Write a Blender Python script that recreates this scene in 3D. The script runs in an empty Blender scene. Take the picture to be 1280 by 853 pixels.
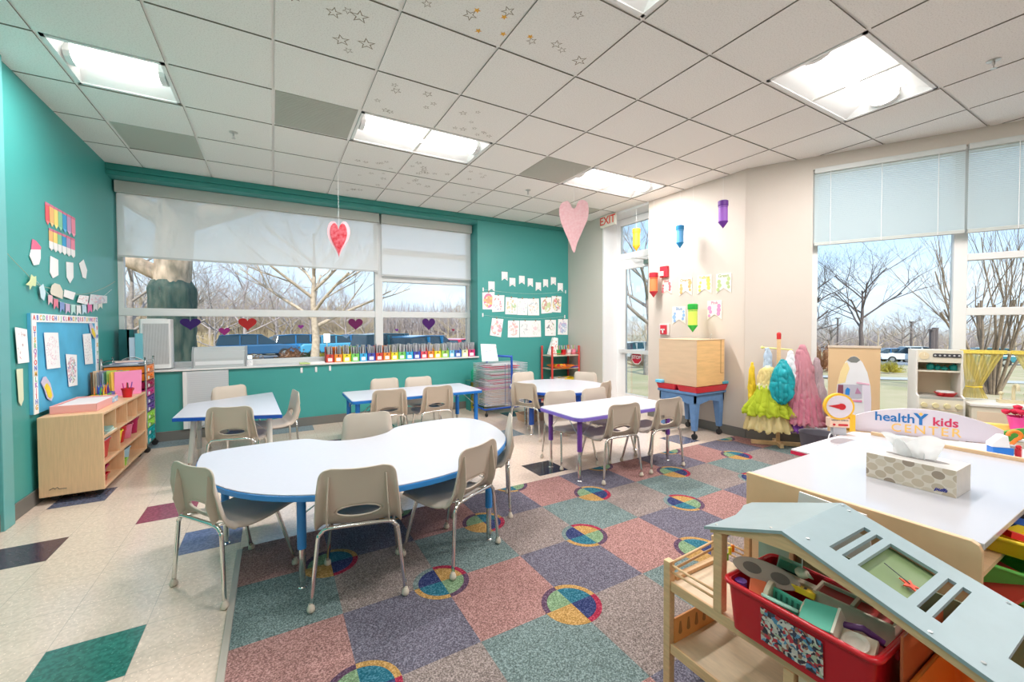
import bpy, bmesh, math, random
from mathutils import Vector, Matrix
random.seed(7)
COL = bpy.context.scene.collection
PI = math.pi

# ------------------------------------------------------------------ materials
MATS = {}
def mat(name, col, rough=.5, metal=0., noise=None, bump=None, emit=0., alpha=1., trans=0., coat=0., spec=.5, col2=None):
    if name in MATS: return MATS[name]
    m = bpy.data.materials.new(name); m.use_nodes = True
    nt = m.node_tree; b = nt.nodes['Principled BSDF']
    b.inputs['Base Color'].default_value = (*col, 1)
    b.inputs['Roughness'].default_value = rough
    b.inputs['Metallic'].default_value = metal
    b.inputs['Specular IOR Level'].default_value = spec
    b.inputs['Alpha'].default_value = alpha
    b.inputs['Transmission Weight'].default_value = trans
    b.inputs['Coat Weight'].default_value = coat
    if emit:
        b.inputs['Emission Color'].default_value = (*col, 1); b.inputs['Emission Strength'].default_value = emit
    if noise or bump:
        tc = nt.nodes.new('ShaderNodeTexCoord')
        mp = nt.nodes.new('ShaderNodeMapping'); nt.links.new(tc.outputs['Object'], mp.inputs[0])
        n = nt.nodes.new('ShaderNodeTexNoise'); nt.links.new(mp.outputs[0], n.inputs['Vector'])
        n.inputs['Detail'].default_value = 4
        sc = (noise or bump)[0]; n.inputs['Scale'].default_value = sc
        if noise:
            c2 = col2 or tuple(max(0, c*(1-noise[1])) for c in col)
            mx = nt.nodes.new('ShaderNodeMix'); mx.data_type = 'RGBA'
            rp = nt.nodes.new('ShaderNodeMapRange'); rp.inputs[1].default_value = .35; rp.inputs[2].default_value = .65
            nt.links.new(n.outputs['Fac'], rp.inputs[0]); nt.links.new(rp.outputs[0], mx.inputs[0])
            mx.inputs[6].default_value = (*col, 1); mx.inputs[7].default_value = (*c2, 1)
            nt.links.new(mx.outputs[2], b.inputs['Base Color'])
            if len(noise) > 2: mp.inputs['Scale'].default_value = noise[2]
        if bump:
            n2 = nt.nodes.new('ShaderNodeTexNoise'); nt.links.new(tc.outputs['Object'], n2.inputs['Vector'])
            n2.inputs['Scale'].default_value = bump[0]; n2.inputs['Detail'].default_value = 3
            bp = nt.nodes.new('ShaderNodeBump'); bp.inputs['Strength'].default_value = bump[1]; bp.inputs['Distance'].default_value = .002
            nt.links.new(n2.outputs['Fac'], bp.inputs['Height']); nt.links.new(bp.outputs[0], b.inputs['Normal'])
    MATS[name] = m; return m

def ramp_node(nt, stops, interp='CONSTANT'):
    r = nt.nodes.new('ShaderNodeValToRGB'); r.color_ramp.interpolation = interp
    el = r.color_ramp.elements
    while len(el) > 1: el.remove(el[-1])
    el[0].position = stops[0][0]; el[0].color = (*stops[0][1], 1)
    for p, c in stops[1:]:
        e = el.new(p); e.color = (*c, 1)
    return r

def drawing_mat(name, cols, scale=7., thresh=.5, seed=0., base=(.93, .93, .93), ring=0.):
    """child's crayon drawing: coloured scribbles on paper"""
    m = bpy.data.materials.new(name); m.use_nodes = True; nt = m.node_tree; b = nt.nodes['Principled BSDF']
    b.inputs['Roughness'].default_value = .8
    L = nt.links.new; N = nt.nodes.new
    tc = N('ShaderNodeTexCoord'); mp = N('ShaderNodeMapping'); L(tc.outputs['Generated'], mp.inputs[0])
    mp.inputs['Location'].default_value = (seed, seed*1.7, seed*.6)
    n1 = N('ShaderNodeTexNoise'); L(mp.outputs[0], n1.inputs['Vector']); n1.inputs['Scale'].default_value = scale; n1.inputs['Detail'].default_value = 5
    n2 = N('ShaderNodeTexNoise'); L(mp.outputs[0], n2.inputs['Vector']); n2.inputs['Scale'].default_value = 3.1; n2.inputs['Detail'].default_value = 1
    rp = ramp_node(nt, [(0, cols[0])] + [(.36 + .26*(i+1)/len(cols), c) for i, c in enumerate(cols[1:])]); L(n2.outputs['Fac'], rp.inputs[0])
    gt = N('ShaderNodeMath'); gt.operation = 'GREATER_THAN'; L(n1.outputs['Fac'], gt.inputs[0]); gt.inputs[1].default_value = thresh
    # stay inside a margin of the sheet
    d = N('ShaderNodeVectorMath'); d.operation = 'DISTANCE'; L(tc.outputs['Generated'], d.inputs[0]); d.inputs[1].default_value = (.5, .5, .5)
    lt = N('ShaderNodeMath'); lt.operation = 'LESS_THAN'; L(d.outputs['Value'], lt.inputs[0]); lt.inputs[1].default_value = .64
    ml = N('ShaderNodeMath'); ml.operation = 'MULTIPLY'; L(gt.outputs[0], ml.inputs[0]); L(lt.outputs[0], ml.inputs[1])
    m2 = N('ShaderNodeMath'); m2.operation = 'MULTIPLY'; L(ml.outputs[0], m2.inputs[0]); m2.inputs[1].default_value = .8
    mx = N('ShaderNodeMix'); mx.data_type = 'RGBA'; L(m2.outputs[0], mx.inputs[0]); mx.inputs[6].default_value = (*base, 1); L(rp.outputs[0], mx.inputs[7])
    L(mx.outputs[2], b.inputs['Base Color'])
    return m

# ------------------------------------------------------------------ mesh builder
class MB:
    def __init__(s): s.v = []; s.f = []; s.m = []
    def add(s, vs, fs, mi=0):
        o = len(s.v); s.v += [tuple(map(float, v)) for v in vs]
        for f in fs: s.f.append(tuple(o+i for i in f)); s.m.append(mi)
        return s
    def box(s, x0, x1, y0, y1, z0, z1, mi=0, M=None, open_top=False):
        if x1 < x0: x0, x1 = x1, x0
        if y1 < y0: y0, y1 = y1, y0
        if z1 < z0: z0, z1 = z1, z0
        vs = [(x0,y0,z0),(x1,y0,z0),(x1,y1,z0),(x0,y1,z0),(x0,y0,z1),(x1,y0,z1),(x1,y1,z1),(x0,y1,z1)]
        if M is not None: vs = [tuple(M @ Vector(v)) for v in vs]
        fs = [(0,3,2,1),(4,5,6,7),(0,1,5,4),(1,2,6,5),(2,3,7,6),(3,0,4,7)]
        if open_top: fs.pop(1)
        return s.add(vs, fs, mi)
    def prism(s, pts, z0, z1, mi=0, M=None, axis='z'):
        """extrude a 2d outline; axis z: (x,y)->z ; axis y: (x,z)->y ; axis x: (y,z)->x"""
        n = len(pts)
        def q(p, h):
            v = (p[0], p[1], h) if axis == 'z' else (p[0], h, p[1]) if axis == 'y' else (h, p[0], p[1])
            return tuple(M @ Vector(v)) if M is not None else v
        vs = [q(p, z0) for p in pts] + [q(p, z1) for p in pts]
        fs = [tuple(range(n-1, -1, -1)), tuple(range(n, 2*n))] + [(i, (i+1) % n, n+(i+1) % n, n+i) for i in range(n)]
        return s.add(vs, fs, mi)
    def tube(s, pts, r, seg=8, mi=0, cap=True):
        pts = [Vector(p) for p in pts]; n = len(pts)
        rs = r if isinstance(r, (list, tuple)) else [r]*n
        vs = []; ref = None
        for i, p in enumerate(pts):
            t = (pts[min(i+1, n-1)] - pts[max(i-1, 0)])
            if t.length < 1e-9: t = Vector((0, 0, 1))
            t.normalize()
            if ref is None: ref = Vector((1, 0, 0)) if abs(t.x) < .8 else Vector((0, 1, 0))
            a = ref - t*ref.dot(t)
            if a.length < 1e-6: a = t.orthogonal()
            a.normalize(); ref = a; b = t.cross(a)
            for k in range(seg):
                an = 2*PI*k/seg; vs.append(p + (a*math.cos(an) + b*math.sin(an))*rs[i])
        fs = [(i*seg+k, i*seg+(k+1) % seg, (i+1)*seg+(k+1) % seg, (i+1)*seg+k) for i in range(n-1) for k in range(seg)]
        if cap: fs += [tuple(range(seg-1, -1, -1)), tuple((n-1)*seg+k for k in range(seg))]
        return s.add(vs, fs, mi)
    def lathe(s, prof, c=(0, 0, 0), seg=16, mi=0, M=None, closed=True):
        vs = []; n = len(prof)
        for r, z in prof:
            for k in range(seg):
                a = 2*PI*k/seg; v = Vector((r*math.cos(a), r*math.sin(a), z))
                if M is not None: v = M @ v
                vs.append((v.x+c[0], v.y+c[1], v.z+c[2]))
        fs = [(i*seg+k, i*seg+(k+1) % seg, (i+1)*seg+(k+1) % seg, (i+1)*seg+k) for i in range(n-1) for k in range(seg)]
        if closed: fs += [tuple(range(seg-1, -1, -1)), tuple((n-1)*seg+k for k in range(seg))]
        return s.add(vs, fs, mi)
    def ball(s, c, r, seg=12, rings=8, mi=0, sc=(1, 1, 1)):
        prof = [(max(1e-4, r*math.sin(PI*i/rings)), -r*math.cos(PI*i/rings)) for i in range(rings+1)]
        M = Matrix.Diagonal((*sc, 1))
        return s.lathe(prof, c, seg, mi, M)
    def build(s, name, mats, parent=None, smooth=False, bevel=0., M=None, loc=None, rot=None, solid=0., sub=0):
        me = bpy.data.meshes.new(name)
        me.from_pydata(s.v, [], s.f)
        if not isinstance(mats, (list, tuple)): mats = [mats]
        for q in mats: me.materials.append(q)
        if len(mats) > 1:
            for p, i in zip(me.polygons, s.m): p.material_index = i
        if smooth:
            for p in me.polygons: p.use_smooth = True
        if smooth == 'auto':
            me.set_sharp_from_angle(angle=math.radians(35))
        me.update()
        o = bpy.data.objects.new(name, me); COL.objects.link(o)
        if parent is not None: o.parent = parent
        if M is not None: o.matrix_local = M
        if loc: o.location = loc
        if rot: o.rotation_euler = rot
        if solid:
            md = o.modifiers.new('s', 'SOLIDIFY'); md.thickness = solid; md.offset = 0
        if bevel:
            md = o.modifiers.new('b', 'BEVEL'); md.width = bevel; md.segments = 2; md.limit_method = 'ANGLE'; md.angle_limit = math.radians(40)
        if sub:
            md = o.modifiers.new('u', 'SUBSURF'); md.levels = sub; md.render_levels = sub
        return o

def tag(o, label=None, cat=None, group=None, kind=None):
    if label: o['label'] = label
    if cat: o['category'] = cat
    if group: o['group'] = group
    if kind: o['kind'] = kind
    return o
def thing(name, label, cat, loc=(0, 0, 0), rz=0., group=None, rot=None):
    o = bpy.data.objects.new(name, None); COL.objects.link(o); o.empty_display_size = .05
    o.location = loc; o.rotation_euler = rot or (0, 0, rz)
    return tag(o, label, cat, group)
def struct(name, mb, m, parent=None, **k):
    o = mb.build(name, m, parent, **k)
    if parent is None: o['kind'] = 'structure'
    return o
def dup(root, loc=None, rz=None, label=None, group=None):
    r = root.copy(); COL.objects.link(r)
    if loc is not None: r.location = loc
    if rz is not None: r.rotation_euler = (0, 0, rz)
    if label: r['label'] = label
    if group: r['group'] = group
    for ch in root.children:
        c = ch.copy(); COL.objects.link(c); c.parent = r
        for g in ch.children:
            d = g.copy(); COL.objects.link(d); d.parent = c
    return r
def text(name, body, size, parent, m, M, align='CENTER', extrude=.0006, bold=0., spacing=1., shear=0., ysc=1.):
    cu = bpy.data.curves.new(name, 'FONT'); cu.body = body; cu.size = size; cu.align_x = align; cu.align_y = 'CENTER'
    cu.extrude = extrude; cu.offset = bold; cu.space_character = spacing; cu.shear = shear; cu.resolution_u = 3
    t = bpy.data.objects.new('tmp', cu); COL.objects.link(t)
    dg = bpy.context.evaluated_depsgraph_get()
    me = bpy.data.meshes.new_from_object(t.evaluated_get(dg)); me.name = name; me.materials.clear(); me.materials.append(m)
    bpy.data.objects.remove(t); bpy.data.curves.remove(cu)
    o = bpy.data.objects.new(name, me); COL.objects.link(o); o.parent = parent; o.matrix_local = M @ Matrix.Diagonal((1, ysc, 1, 1))
    return o
def axes(o, x, y):
    """matrix with local x -> x, local y -> y, z = x cross y, origin o"""
    x = Vector(x).normalized(); y = Vector(y).normalized(); z = x.cross(y)
    M = Matrix((x, y, z)).transposed().to_4x4(); M.translation = Vector(o); return M
def rrect(x0, x1, y0, y1, r, n=5):
    out = []
    for cx, cy, a0 in ((x1-r, y1-r, 0), (x0+r, y1-r, 90), (x0+r, y0+r, 180), (x1-r, y0+r, 270)):
        for i in range(n+1):
            a = math.radians(a0 + 90*i/n); out.append((cx+r*math.cos(a), cy+r*math.sin(a)))
    return out
def ellipse(cx, cy, a, b, n=32): return [(cx+a*math.cos(2*PI*i/n), cy+b*math.sin(2*PI*i/n)) for i in range(n)]
def smooth_closed(pts, n=6):
    """Catmull-Rom through a closed outline"""
    out = []; N = len(pts)
    for i in range(N):
        p0, p1, p2, p3 = (Vector(pts[(i+k-1) % N]) for k in range(4))
        for j in range(n):
            t = j/n
            out.append(tuple(.5*((2*p1) + (-p0+p2)*t + (2*p0-5*p1+4*p2-p3)*t*t + (-p0+3*p1-3*p2+p3)*t*t*t)))
    return out
def smooth_open(pts, n=5):
    out = []; N = len(pts)
    for i in range(N-1):
        p0, p1, p2, p3 = Vector(pts[max(i-1, 0)]), Vector(pts[i]), Vector(pts[i+1]), Vector(pts[min(i+2, N-1)])
        for j in range(n):
            t = j/n
            out.append(tuple(.5*((2*p1) + (-p0+p2)*t + (2*p0-5*p1+4*p2-p3)*t*t + (-p0+3*p1-3*p2+p3)*t*t*t)))
    out.append(tuple(pts[-1])); return out
def heart(w, h, n=40):
    P = []
    for i in range(n):
        t = 2*PI*i/n
        P.append((16*math.sin(t)**3/32*w, (13*math.cos(t)-5*math.cos(2*t)-2*math.cos(3*t)-math.cos(4*t)+2.5)/29*h))
    return P
def clip_poly(poly, clip):
    """Sutherland-Hodgman, clip is convex ccw"""
    out = list(poly)
    for i in range(len(clip)):
        a = clip[i]; b = clip[(i+1) % len(clip)]; inp = out; out = []
        if not inp: break
        side = lambda p: (b[0]-a[0])*(p[1]-a[1]) - (b[1]-a[1])*(p[0]-a[0])
        for j in range(len(inp)):
            p, q = inp[j-1], inp[j]; sp, sq = side(p), side(q)
            if sq >= 0:
                if sp < 0:
                    t = sp/(sp-sq); out.append((p[0]+t*(q[0]-p[0]), p[1]+t*(q[1]-p[1])))
                out.append(q)
            elif sp >= 0:
                t = sp/(sp-sq); out.append((p[0]+t*(q[0]-p[0]), p[1]+t*(q[1]-p[1])))
    cl = []
    for p in out:
        if not cl or (abs(p[0]-cl[-1][0])+abs(p[1]-cl[-1][1]) > 1e-5): cl.append(p)
    if len(cl) > 2 and abs(cl[0][0]-cl[-1][0])+abs(cl[0][1]-cl[-1][1]) < 1e-5: cl.pop()
    return cl if len(cl) >= 3 else []

# common materials
CHROME = mat('chrome', (.78, .77, .74), .14, 1.)
STEEL = mat('steel', (.62, .62, .6), .3, 1.)
WHITE = mat('white_plastic', (.86, .86, .86), .4)
WHITE_LAM = mat('white_laminate', (.56, .57, .63), .28, noise=(40, .02))
MAPLE = mat('maple_wood', (.80, .52, .30), .4, noise=(9, .10, (14, 1, 1)))
MAPLE_V = mat('maple_wood_upright', (.80, .52, .30), .4, noise=(9, .10, (14, 14, .8)))
PINE = mat('pine_wood', (.80, .52, .28), .45, noise=(12, .14, (10, 1, 10)))
BLACK = mat('black_rubber', (.02, .02, .02), .6)
DARK = mat('dark_plastic', (.05, .05, .055), .5)
PAPER = mat('white_paper', (.9, .9, .9), .8)
THREAD = mat('white_thread', (.85, .85, .85), .8)
TEAL = mat('teal_paint', (.062, .36, .335), .42, noise=(1.3, .06), bump=(260, .12))
BEIGE = mat('beige_paint', (.66, .585, .515), .6, noise=(1.1, .03), bump=(260, .1))
GREYWALL = mat('pale_grey_paint', (.58, .56, .50), .6, bump=(260, .1))
FRAMEW = mat('window_frame_paint', (.74, .75, .74), .35)
DOORW = mat('door_white_paint', (.88, .89, .89), .35)
BASE = mat('grey_vinyl_base', (.17, .165, .15), .5)
RED = mat('red_plastic', (.60, .012, .02), .35)
CRIM = mat('crimson_plastic', (.42, .01, .09), .35)
ORANGE = mat('orange_plastic', (.9, .24, .02), .35)
YELLOW = mat('yellow_plastic', (.93, .70, .03), .35)
GREEN = mat('green_plastic', (.06, .45, .10), .35)
LIME = mat('lime_plastic', (.38, .72, .08), .35)
BLUE = mat('blue_plastic', (.02, .14, .55), .35)
TABLEBLUE = mat('table_blue_edge', (.012, .17, .56), .35)
PURPLE = mat('purple_plastic', (.16, .05, .33), .35)
INDIGO = mat('indigo_plastic', (.05, .05, .33), .35)
MAGENTA = mat('magenta_plastic', (.62, .02, .26), .35)
PINK = mat('pink_plastic', (.87, .30, .40), .5)
LTBLUE = mat('light_blue_plastic', (.15, .55, .83), .4)
TEALP = mat('teal_plastic', (.01, .42, .46), .35)
PALEYEL = mat('pale_yellow_plastic', (.85, .83, .45), .4)
MINT = mat('mint_green_paint', (.20, .62, .46), .45)
WOODPALE = mat('pale_wood', (.78, .61, .42), .5, noise=(14, .12, (6, 1, 6)))

# ------------------------------------------------------------------ room measurements
XL, YB, XR, YA = -1.51, 5.97, 4.603, 2.72       # left wall, back wall, right wall, start of the angled wall
H = 3.023
AD = Vector((.478, -.878, 0)); AN = Vector((-.878, -.478, 0)); AO = Vector((XR, YA, 0))   # angled wall: along, inward, origin
LEND = 4.8
AE = AO + AD*LEND
YN = -3.0
ROOM_A = [(XL, YA), (XR, YA), (XR, YB), (XL, YB)]
ROOM_B = [(XL, YN), (AE.x, YN), (AE.x, AE.y), (XR, YA), (XL, YA)]
def apt(t, n, z=0.):   # point in the frame of the angled wall: t along, n into the room
    p = AO + AD*t + AN*n; return (p.x, p.y, z)

# ------------------------------------------------------------------ floor
TA, TB_, TS = -.7956, 2.3156, .305
def floor_mat(name, col, col2):
    m = bpy.data.materials.new(name); m.use_nodes = True; nt = m.node_tree; b = nt.nodes['Principled BSDF']
    L = nt.links.new; N = nt.nodes.new
    tc = N('ShaderNodeTexCoord')
    n = N('ShaderNodeTexNoise'); L(tc.outputs['Object'], n.inputs['Vector']); n.inputs['Scale'].default_value = 55; n.inputs['Detail'].default_value = 5
    v = N('ShaderNodeTexVoronoi'); L(tc.outputs['Object'], v.inputs['Vector']); v.inputs['Scale'].default_value = 60
    rp = ramp_node(nt, [(0, col2), (.42, col2), (.56, col), (1, tuple(min(1, c*1.08) for c in col))], 'LINEAR')
    L(n.outputs['Fac'], rp.inputs[0])
    sp = N('ShaderNodeMath'); sp.operation = 'LESS_THAN'; L(v.outputs['Distance'], sp.inputs[0]); sp.inputs[1].default_value = .16
    mx = N('ShaderNodeMix'); mx.data_type = 'RGBA'; L(sp.outputs[0], mx.inputs[0]); L(rp.outputs[0], mx.inputs[6]); mx.inputs[7].default_value = (*[min(1, c*1.25+.04) for c in col], 1)
    # seams between tiles
    sx = N('ShaderNodeSeparateXYZ'); L(tc.outputs['Object'], sx.inputs[0])
    outs = []
    for ax, off in ((0, TA), (1, TB_)):
        s = N('ShaderNodeMath'); s.operation = 'SUBTRACT'; L(sx.outputs[ax], s.inputs[0]); s.inputs[1].default_value = off + .5*TS - 20*TS
        w = N('ShaderNodeMath'); w.operation = 'MODULO'; L(s.outputs[0], w.inputs[0]); w.inputs[1].default_value = TS
        c = N('ShaderNodeMath'); c.operation = 'SUBTRACT'; L(w.outputs[0], c.inputs[0]); c.inputs[1].default_value = TS/2
        a = N('ShaderNodeMath'); a.operation = 'ABSOLUTE'; L(c.outputs[0], a.inputs[0])
        l = N('ShaderNodeMath'); l.operation = 'LESS_THAN'; L(a.outputs[0], l.inputs[0]); l.inputs[1].default_value = .0013; outs.append(l)
    mxx = N('ShaderNodeMath'); mxx.operation = 'MAXIMUM'; L(outs[0].outputs[0], mxx.inputs[0]); L(outs[1].outputs[0], mxx.inputs[1])
    sc = N('ShaderNodeMath'); sc.operation = 'MULTIPLY'; L(mxx.outputs[0], sc.inputs[0]); sc.inputs[1].default_value = .45
    m2 = N('ShaderNodeMix'); m2.data_type = 'RGBA'; L(sc.outputs[0], m2.inputs[0]); L(mx.outputs[2], m2.inputs[6]); m2.inputs[7].default_value = (.25, .22, .19, 1)
    L(m2.outputs[2], b.inputs['Base Color'])
    n3 = N('ShaderNodeTexNoise'); L(tc.outputs['Object'], n3.inputs['Vector']); n3.inputs['Scale'].default_value = 22
    mr = N('ShaderNodeMapRange'); L(n3.outputs['Fac'], mr.inputs[0]); mr.inputs[3].default_value = .10; mr.inputs[4].default_value = .22; L(mr.outputs[0], b.inputs['Roughness'])
    bp = N('ShaderNodeBump'); bp.inputs['Strength'].default_value = .12; bp.inputs['Distance'].default_value = .002
    n4 = N('ShaderNodeTexNoise'); L(tc.outputs['Object'], n4.inputs['Vector']); n4.inputs['Scale'].default_value = 40
    L(n4.outputs['Fac'], bp.inputs['Height']); L(bp.outputs[0], b.inputs['Normal'])
    b.inputs['Specular IOR Level'].default_value = .85
    return m
FM = [floor_mat('vinyl_cream', (.77, .625, .52), (.69, .555, .455)), floor_mat('vinyl_green', (.025, .20, .16), (.012, .13, .10)),
      floor_mat('vinyl_plum', (.10, .055, .085), (.055, .03, .05)), floor_mat('vinyl_maroon', (.28, .055, .11), (.19, .035, .07)),
      floor_mat('vinyl_blue', (.15, .20, .34), (.10, .14, .26)), floor_mat('vinyl_black', (.04, .045, .055), (.02, .02, .03)),
      floor_mat('vinyl_slate', (.14, .15, .22), (.09, .10, .15)), floor_mat('vinyl_pale_blue', (.30, .38, .42), (.22, .29, .33))]
ACC = {(0, -1): 1, (-2, 3): 2, (0, 4): 3, (1, 2): 4, (9, 2): 5, (15, 2): 6, (-2, 6): 6, (6, 10): 1, (-2, 11): 7, (-1, 11): 7, (2, 11): 7, (3, 11): 7,
       (7, 7): 2, (10, 6): 7, (12, 9): 5, (4, 8): 3, (0, -5): 4, (-2, -1): 2}
fl = MB()
for i in range(-4, 27):
    for j in range(-19, 13):
        c = [(TA+i*TS, TB_+j*TS), (TA+(i+1)*TS, TB_+j*TS), (TA+(i+1)*TS, TB_+(j+1)*TS), (TA+i*TS, TB_+(j+1)*TS)]
        for rm in (ROOM_A, ROOM_B):
            p = clip_poly(c, rm)
            if p: fl.add([(x, y, 0) for x, y in p], [tuple(range(len(p)))], ACC.get((i, j), 0))
# floor slab under the tiles
fl.prism([(XL-.2, YN-.2), (AE.x+.2, YN-.2), (AE.x+.2, AE.y), (XR+.35, YA), (XR+.35, YB+.35), (XL-.2, YB+.35)], -.12, -.001, 0)
struct('floor', fl, FM)

# ------------------------------------------------------------------ carpet laid in squares with round motifs
CT, CA, CB = .4574, .7076, 1.4896
def carpet_mat(name, col, amt=.55):
    m = bpy.data.materials.new(name); m.use_nodes = True; nt = m.node_tree; b = nt.nodes['Principled BSDF']
    L = nt.links.new; N = nt.nodes.new
    tc = N('ShaderNodeTexCoord'); n = N('ShaderNodeTexNoise'); L(tc.outputs['Object'], n.inputs['Vector']); n.inputs['Scale'].default_value = 170; n.inputs['Detail'].default_value = 2
    rp = ramp_node(nt, [(.3, tuple(c*(1-amt) for c in col)), (.5, col), (.68, tuple(min(1, c*1.45+.06) for c in col))], 'LINEAR'); L(n.outputs['Fac'], rp.inputs[0])
    L(rp.outputs[0], b.inputs['Base Color']); b.inputs['Roughness'].default_value = .95; b.inputs['Specular IOR Level'].default_value = .1
    bp = N('ShaderNodeBump'); bp.inputs['Strength'].default_value = .6; bp.inputs['Distance'].default_value = .003; L(n.outputs['Fac'], bp.inputs['Height']); L(bp.outputs[0], b.inputs['Normal'])
    return m
CM = [carpet_mat('carpet_rose', (.31, .165, .15)), carpet_mat('carpet_slate', (.125, .115, .15)), carpet_mat('carpet_teal_grey', (.14, .19, .185)), carpet_mat('carpet_beige_grey', (.23, .185, .17)),
      carpet_mat('motif_navy', (.025, .035, .11), .3), carpet_mat('motif_gold', (.38, .22, .07), .35), carpet_mat('motif_green', (.16, .25, .14), .35), carpet_mat('motif_teal', (.02, .12, .17), .35),
      carpet_mat('motif_red', (.28, .02, .05), .3), carpet_mat('motif_plum', (.085, .045, .08), .3)]
CX0, CY1, CH = -.17, 2.832, .008
CREG = [(CX0, YN), (AE.x, YN), (AE.x, AE.y), apt(.0, 0)[:2], (XR, CY1), (CX0, CY1)]
CREG_B = [(CX0, YN+.02), (AE.x-.03, YN+.02), (AE.x-.03, AE.y+.02), (XR-.014, YA), (CX0, YA)]
CREG_A = [(CX0, YA), (XR-.014, YA), (XR-.014, CY1), (CX0, CY1)]
cp = MB()
for i in range(-2, 14):
    for j in range(-10, 4):
        c = [(CA+i*CT, CB+j*CT), (CA+(i+1)*CT, CB+j*CT), (CA+(i+1)*CT, CB+(j+1)*CT), (CA+i*CT, CB+(j+1)*CT)]
        mi = (0 if i % 2 == 0 else 1) if j % 2 == 0 else (2 if i % 2 == 0 else 3)
        for rg in (CREG_A, CREG_B):
            p = clip_poly(c, rg)
            if p: cp.prism(p, .0005, CH, mi)
def sector(cx, cy, r0, r1, a0, a1, n):
    if r0 == 0: return [(cx, cy)] + [(cx+r1*math.cos(a0+(a1-a0)*k/n), cy+r1*math.sin(a0+(a1-a0)*k/n)) for k in range(n+1)]
    return [(cx+r1*math.cos(a0+(a1-a0)*k/n), cy+r1*math.sin(a0+(a1-a0)*k/n)) for k in range(n+1)] + [(cx+r0*math.cos(a1-(a1-a0)*k/n), cy+r0*math.sin(a1-(a1-a0)*k/n)) for k in range(n+1)]
for i in range(-1, 13):
    for j in range(-9, 4):
        if (i+j) % 2 == 0: continue
        cx, cy = CA+i*CT, CB+j*CT
        # quadrant colours: 0:+u+v 1:-u+v 2:-u-v 3:+u-v
        q, ring = ((7, 6, 5, 4), (5, 9, 5, 8)) if j % 2 == 0 else ((5, 4, 7, 6), (8, 2, 5, 9))
        for k in range(4):
            for pts, mi in ((sector(cx, cy, 0, .112, k*PI/2, (k+1)*PI/2, 8), q[k]),):
                for rg in (CREG_A, CREG_B):
                    p = clip_poly(pts, rg)
                    if p: cp.add([(x, y, CH+.0008) for x, y in p], [tuple(range(len(p)))], mi)
            for s in range(8):
                a0 = k*PI/2 + s*PI/16 + (-PI/4 if 0 else 0)
                pts = sector(cx, cy, .112, .138, a0, a0+PI/16, 1)
                for rg in (CREG_A, CREG_B):
                    p = clip_poly(pts, rg)
                    if p: cp.add([(x, y, CH+.0008) for x, y in p], [tuple(range(len(p)))], ring[int(((a0+PI/4) % (2*PI))/(PI/2)) % 4] if False else ring[k])
tag(cp.build('carpet', CM), 'patchwork carpet of rose, slate, teal and beige squares with round pinwheel motifs', 'carpet')
st = MB(); st.prism([(CX0-.028, YN+.02), (CX0-.0005, YN+.02), (CX0-.0005, CY1-.02), (CX0-.028, CY1-.02)], .0005, .011)
tag(st.build('transition_strip', mat('vinyl_strip', (.42, .38, .33), .3), bevel=.003), 'thin taupe edge strip along the left border of the patchwork carpet', 'floor strip')

# ------------------------------------------------------------------ ceiling
U0, V0, G = .0242, 2.9327, .61
LIGHTS = [(-2, 1, 1, 1), (1, 1, 2, 1), (5, 1, 2, 1), (5, -3, 2, 1), (1, -3, 2, 1), (-2, -3, 1, 1), (1, -7, 2, 1), (5, -7, 2, 1), (8, -6, 2, 1), (-2, -7, 1, 1)]  # those behind the viewpoint are unseen, added for even fill
VENTS = [(0, 1), (-2, 3), (4, 1), (6, 3)]
occ = set()
for a, b_, w, h in LIGHTS:
    for i in range(w):
        for j in range(h): occ.add((a+i, b_+j))
for v in VENTS: occ.add(v)
def ceiling_mat():
    m = bpy.data.materials.new('ceiling_tile'); m.use_nodes = True; nt = m.node_tree; b = nt.nodes['Principled BSDF']
    L = nt.links.new; N = nt.nodes.new
    tc = N('ShaderNodeTexCoord'); n = N('ShaderNodeTexNoise'); L(tc.outputs['Object'], n.inputs['Vector']); n.inputs['Scale'].default_value = 130; n.inputs['Detail'].default_value = 4
    rp = ramp_node(nt, [(.3, (.76, .735, .69)), (.48, (.90, .875, .835)), (.7, (.93, .91, .87))], 'LINEAR'); L(n.outputs['Fac'], rp.inputs[0]); L(rp.outputs[0], b.inputs['Base Color'])
    b.inputs['Roughness'].default_value = .95
    bp = N('ShaderNodeBump'); bp.inputs['Strength'].default_value = .5; bp.inputs['Distance'].default_value = .002; L(n.outputs['Fac'], bp.inputs['Height']); L(bp.outputs[0], b.inputs['Normal'])
    return m
CEIL = ceiling_mat()
CGRID = mat('ceiling_grid_paint', (.92, .90, .86), .5)
SHADOWGAP = mat('tile_edge_shade', (.28, .26, .22), .9)  # dark tile sides carry the shadow line of the reveal in their colour
ce = MB(); gap = .0085
for i in range(-4, 13):
    for j in range(-11, 6):
        if (i, j) in occ: continue
        x0, x1, y0, y1 = U0+i*G+gap, U0+(i+1)*G-gap, V0+j*G+gap, V0+(j+1)*G-gap
        for rm in (ROOM_A, ROOM_B):
            p = clip_poly([(x0, y0), (x1, y0), (x1, y1), (x0, y1)], rm)
            if not p: continue
            n = len(p)
            ce.add([(x, y, H) for x, y in p] + [(x, y, H+.02) for x, y in p], [tuple(range(n-1, -1, -1))], 0)
            ce.add([(x, y, H) for x, y in p] + [(x, y, H+.02) for x, y in p], [(k, (k+1) % n, n+(k+1) % n, n+k) for k in range(n)], 1)
ceil = struct('ceiling', ce, [CEIL, SHADOWGAP])
gr = MB()
for i in range(-3, 13):
    x = U0+i*G
    for rm in (ROOM_A, ROOM_B):
        p = clip_poly([(x-.012, -9), (x+.012, -9), (x+.012, 9), (x-.012, 9)], rm)
        if p: gr.prism(p, H+.0085, H+.02, 0)
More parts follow.
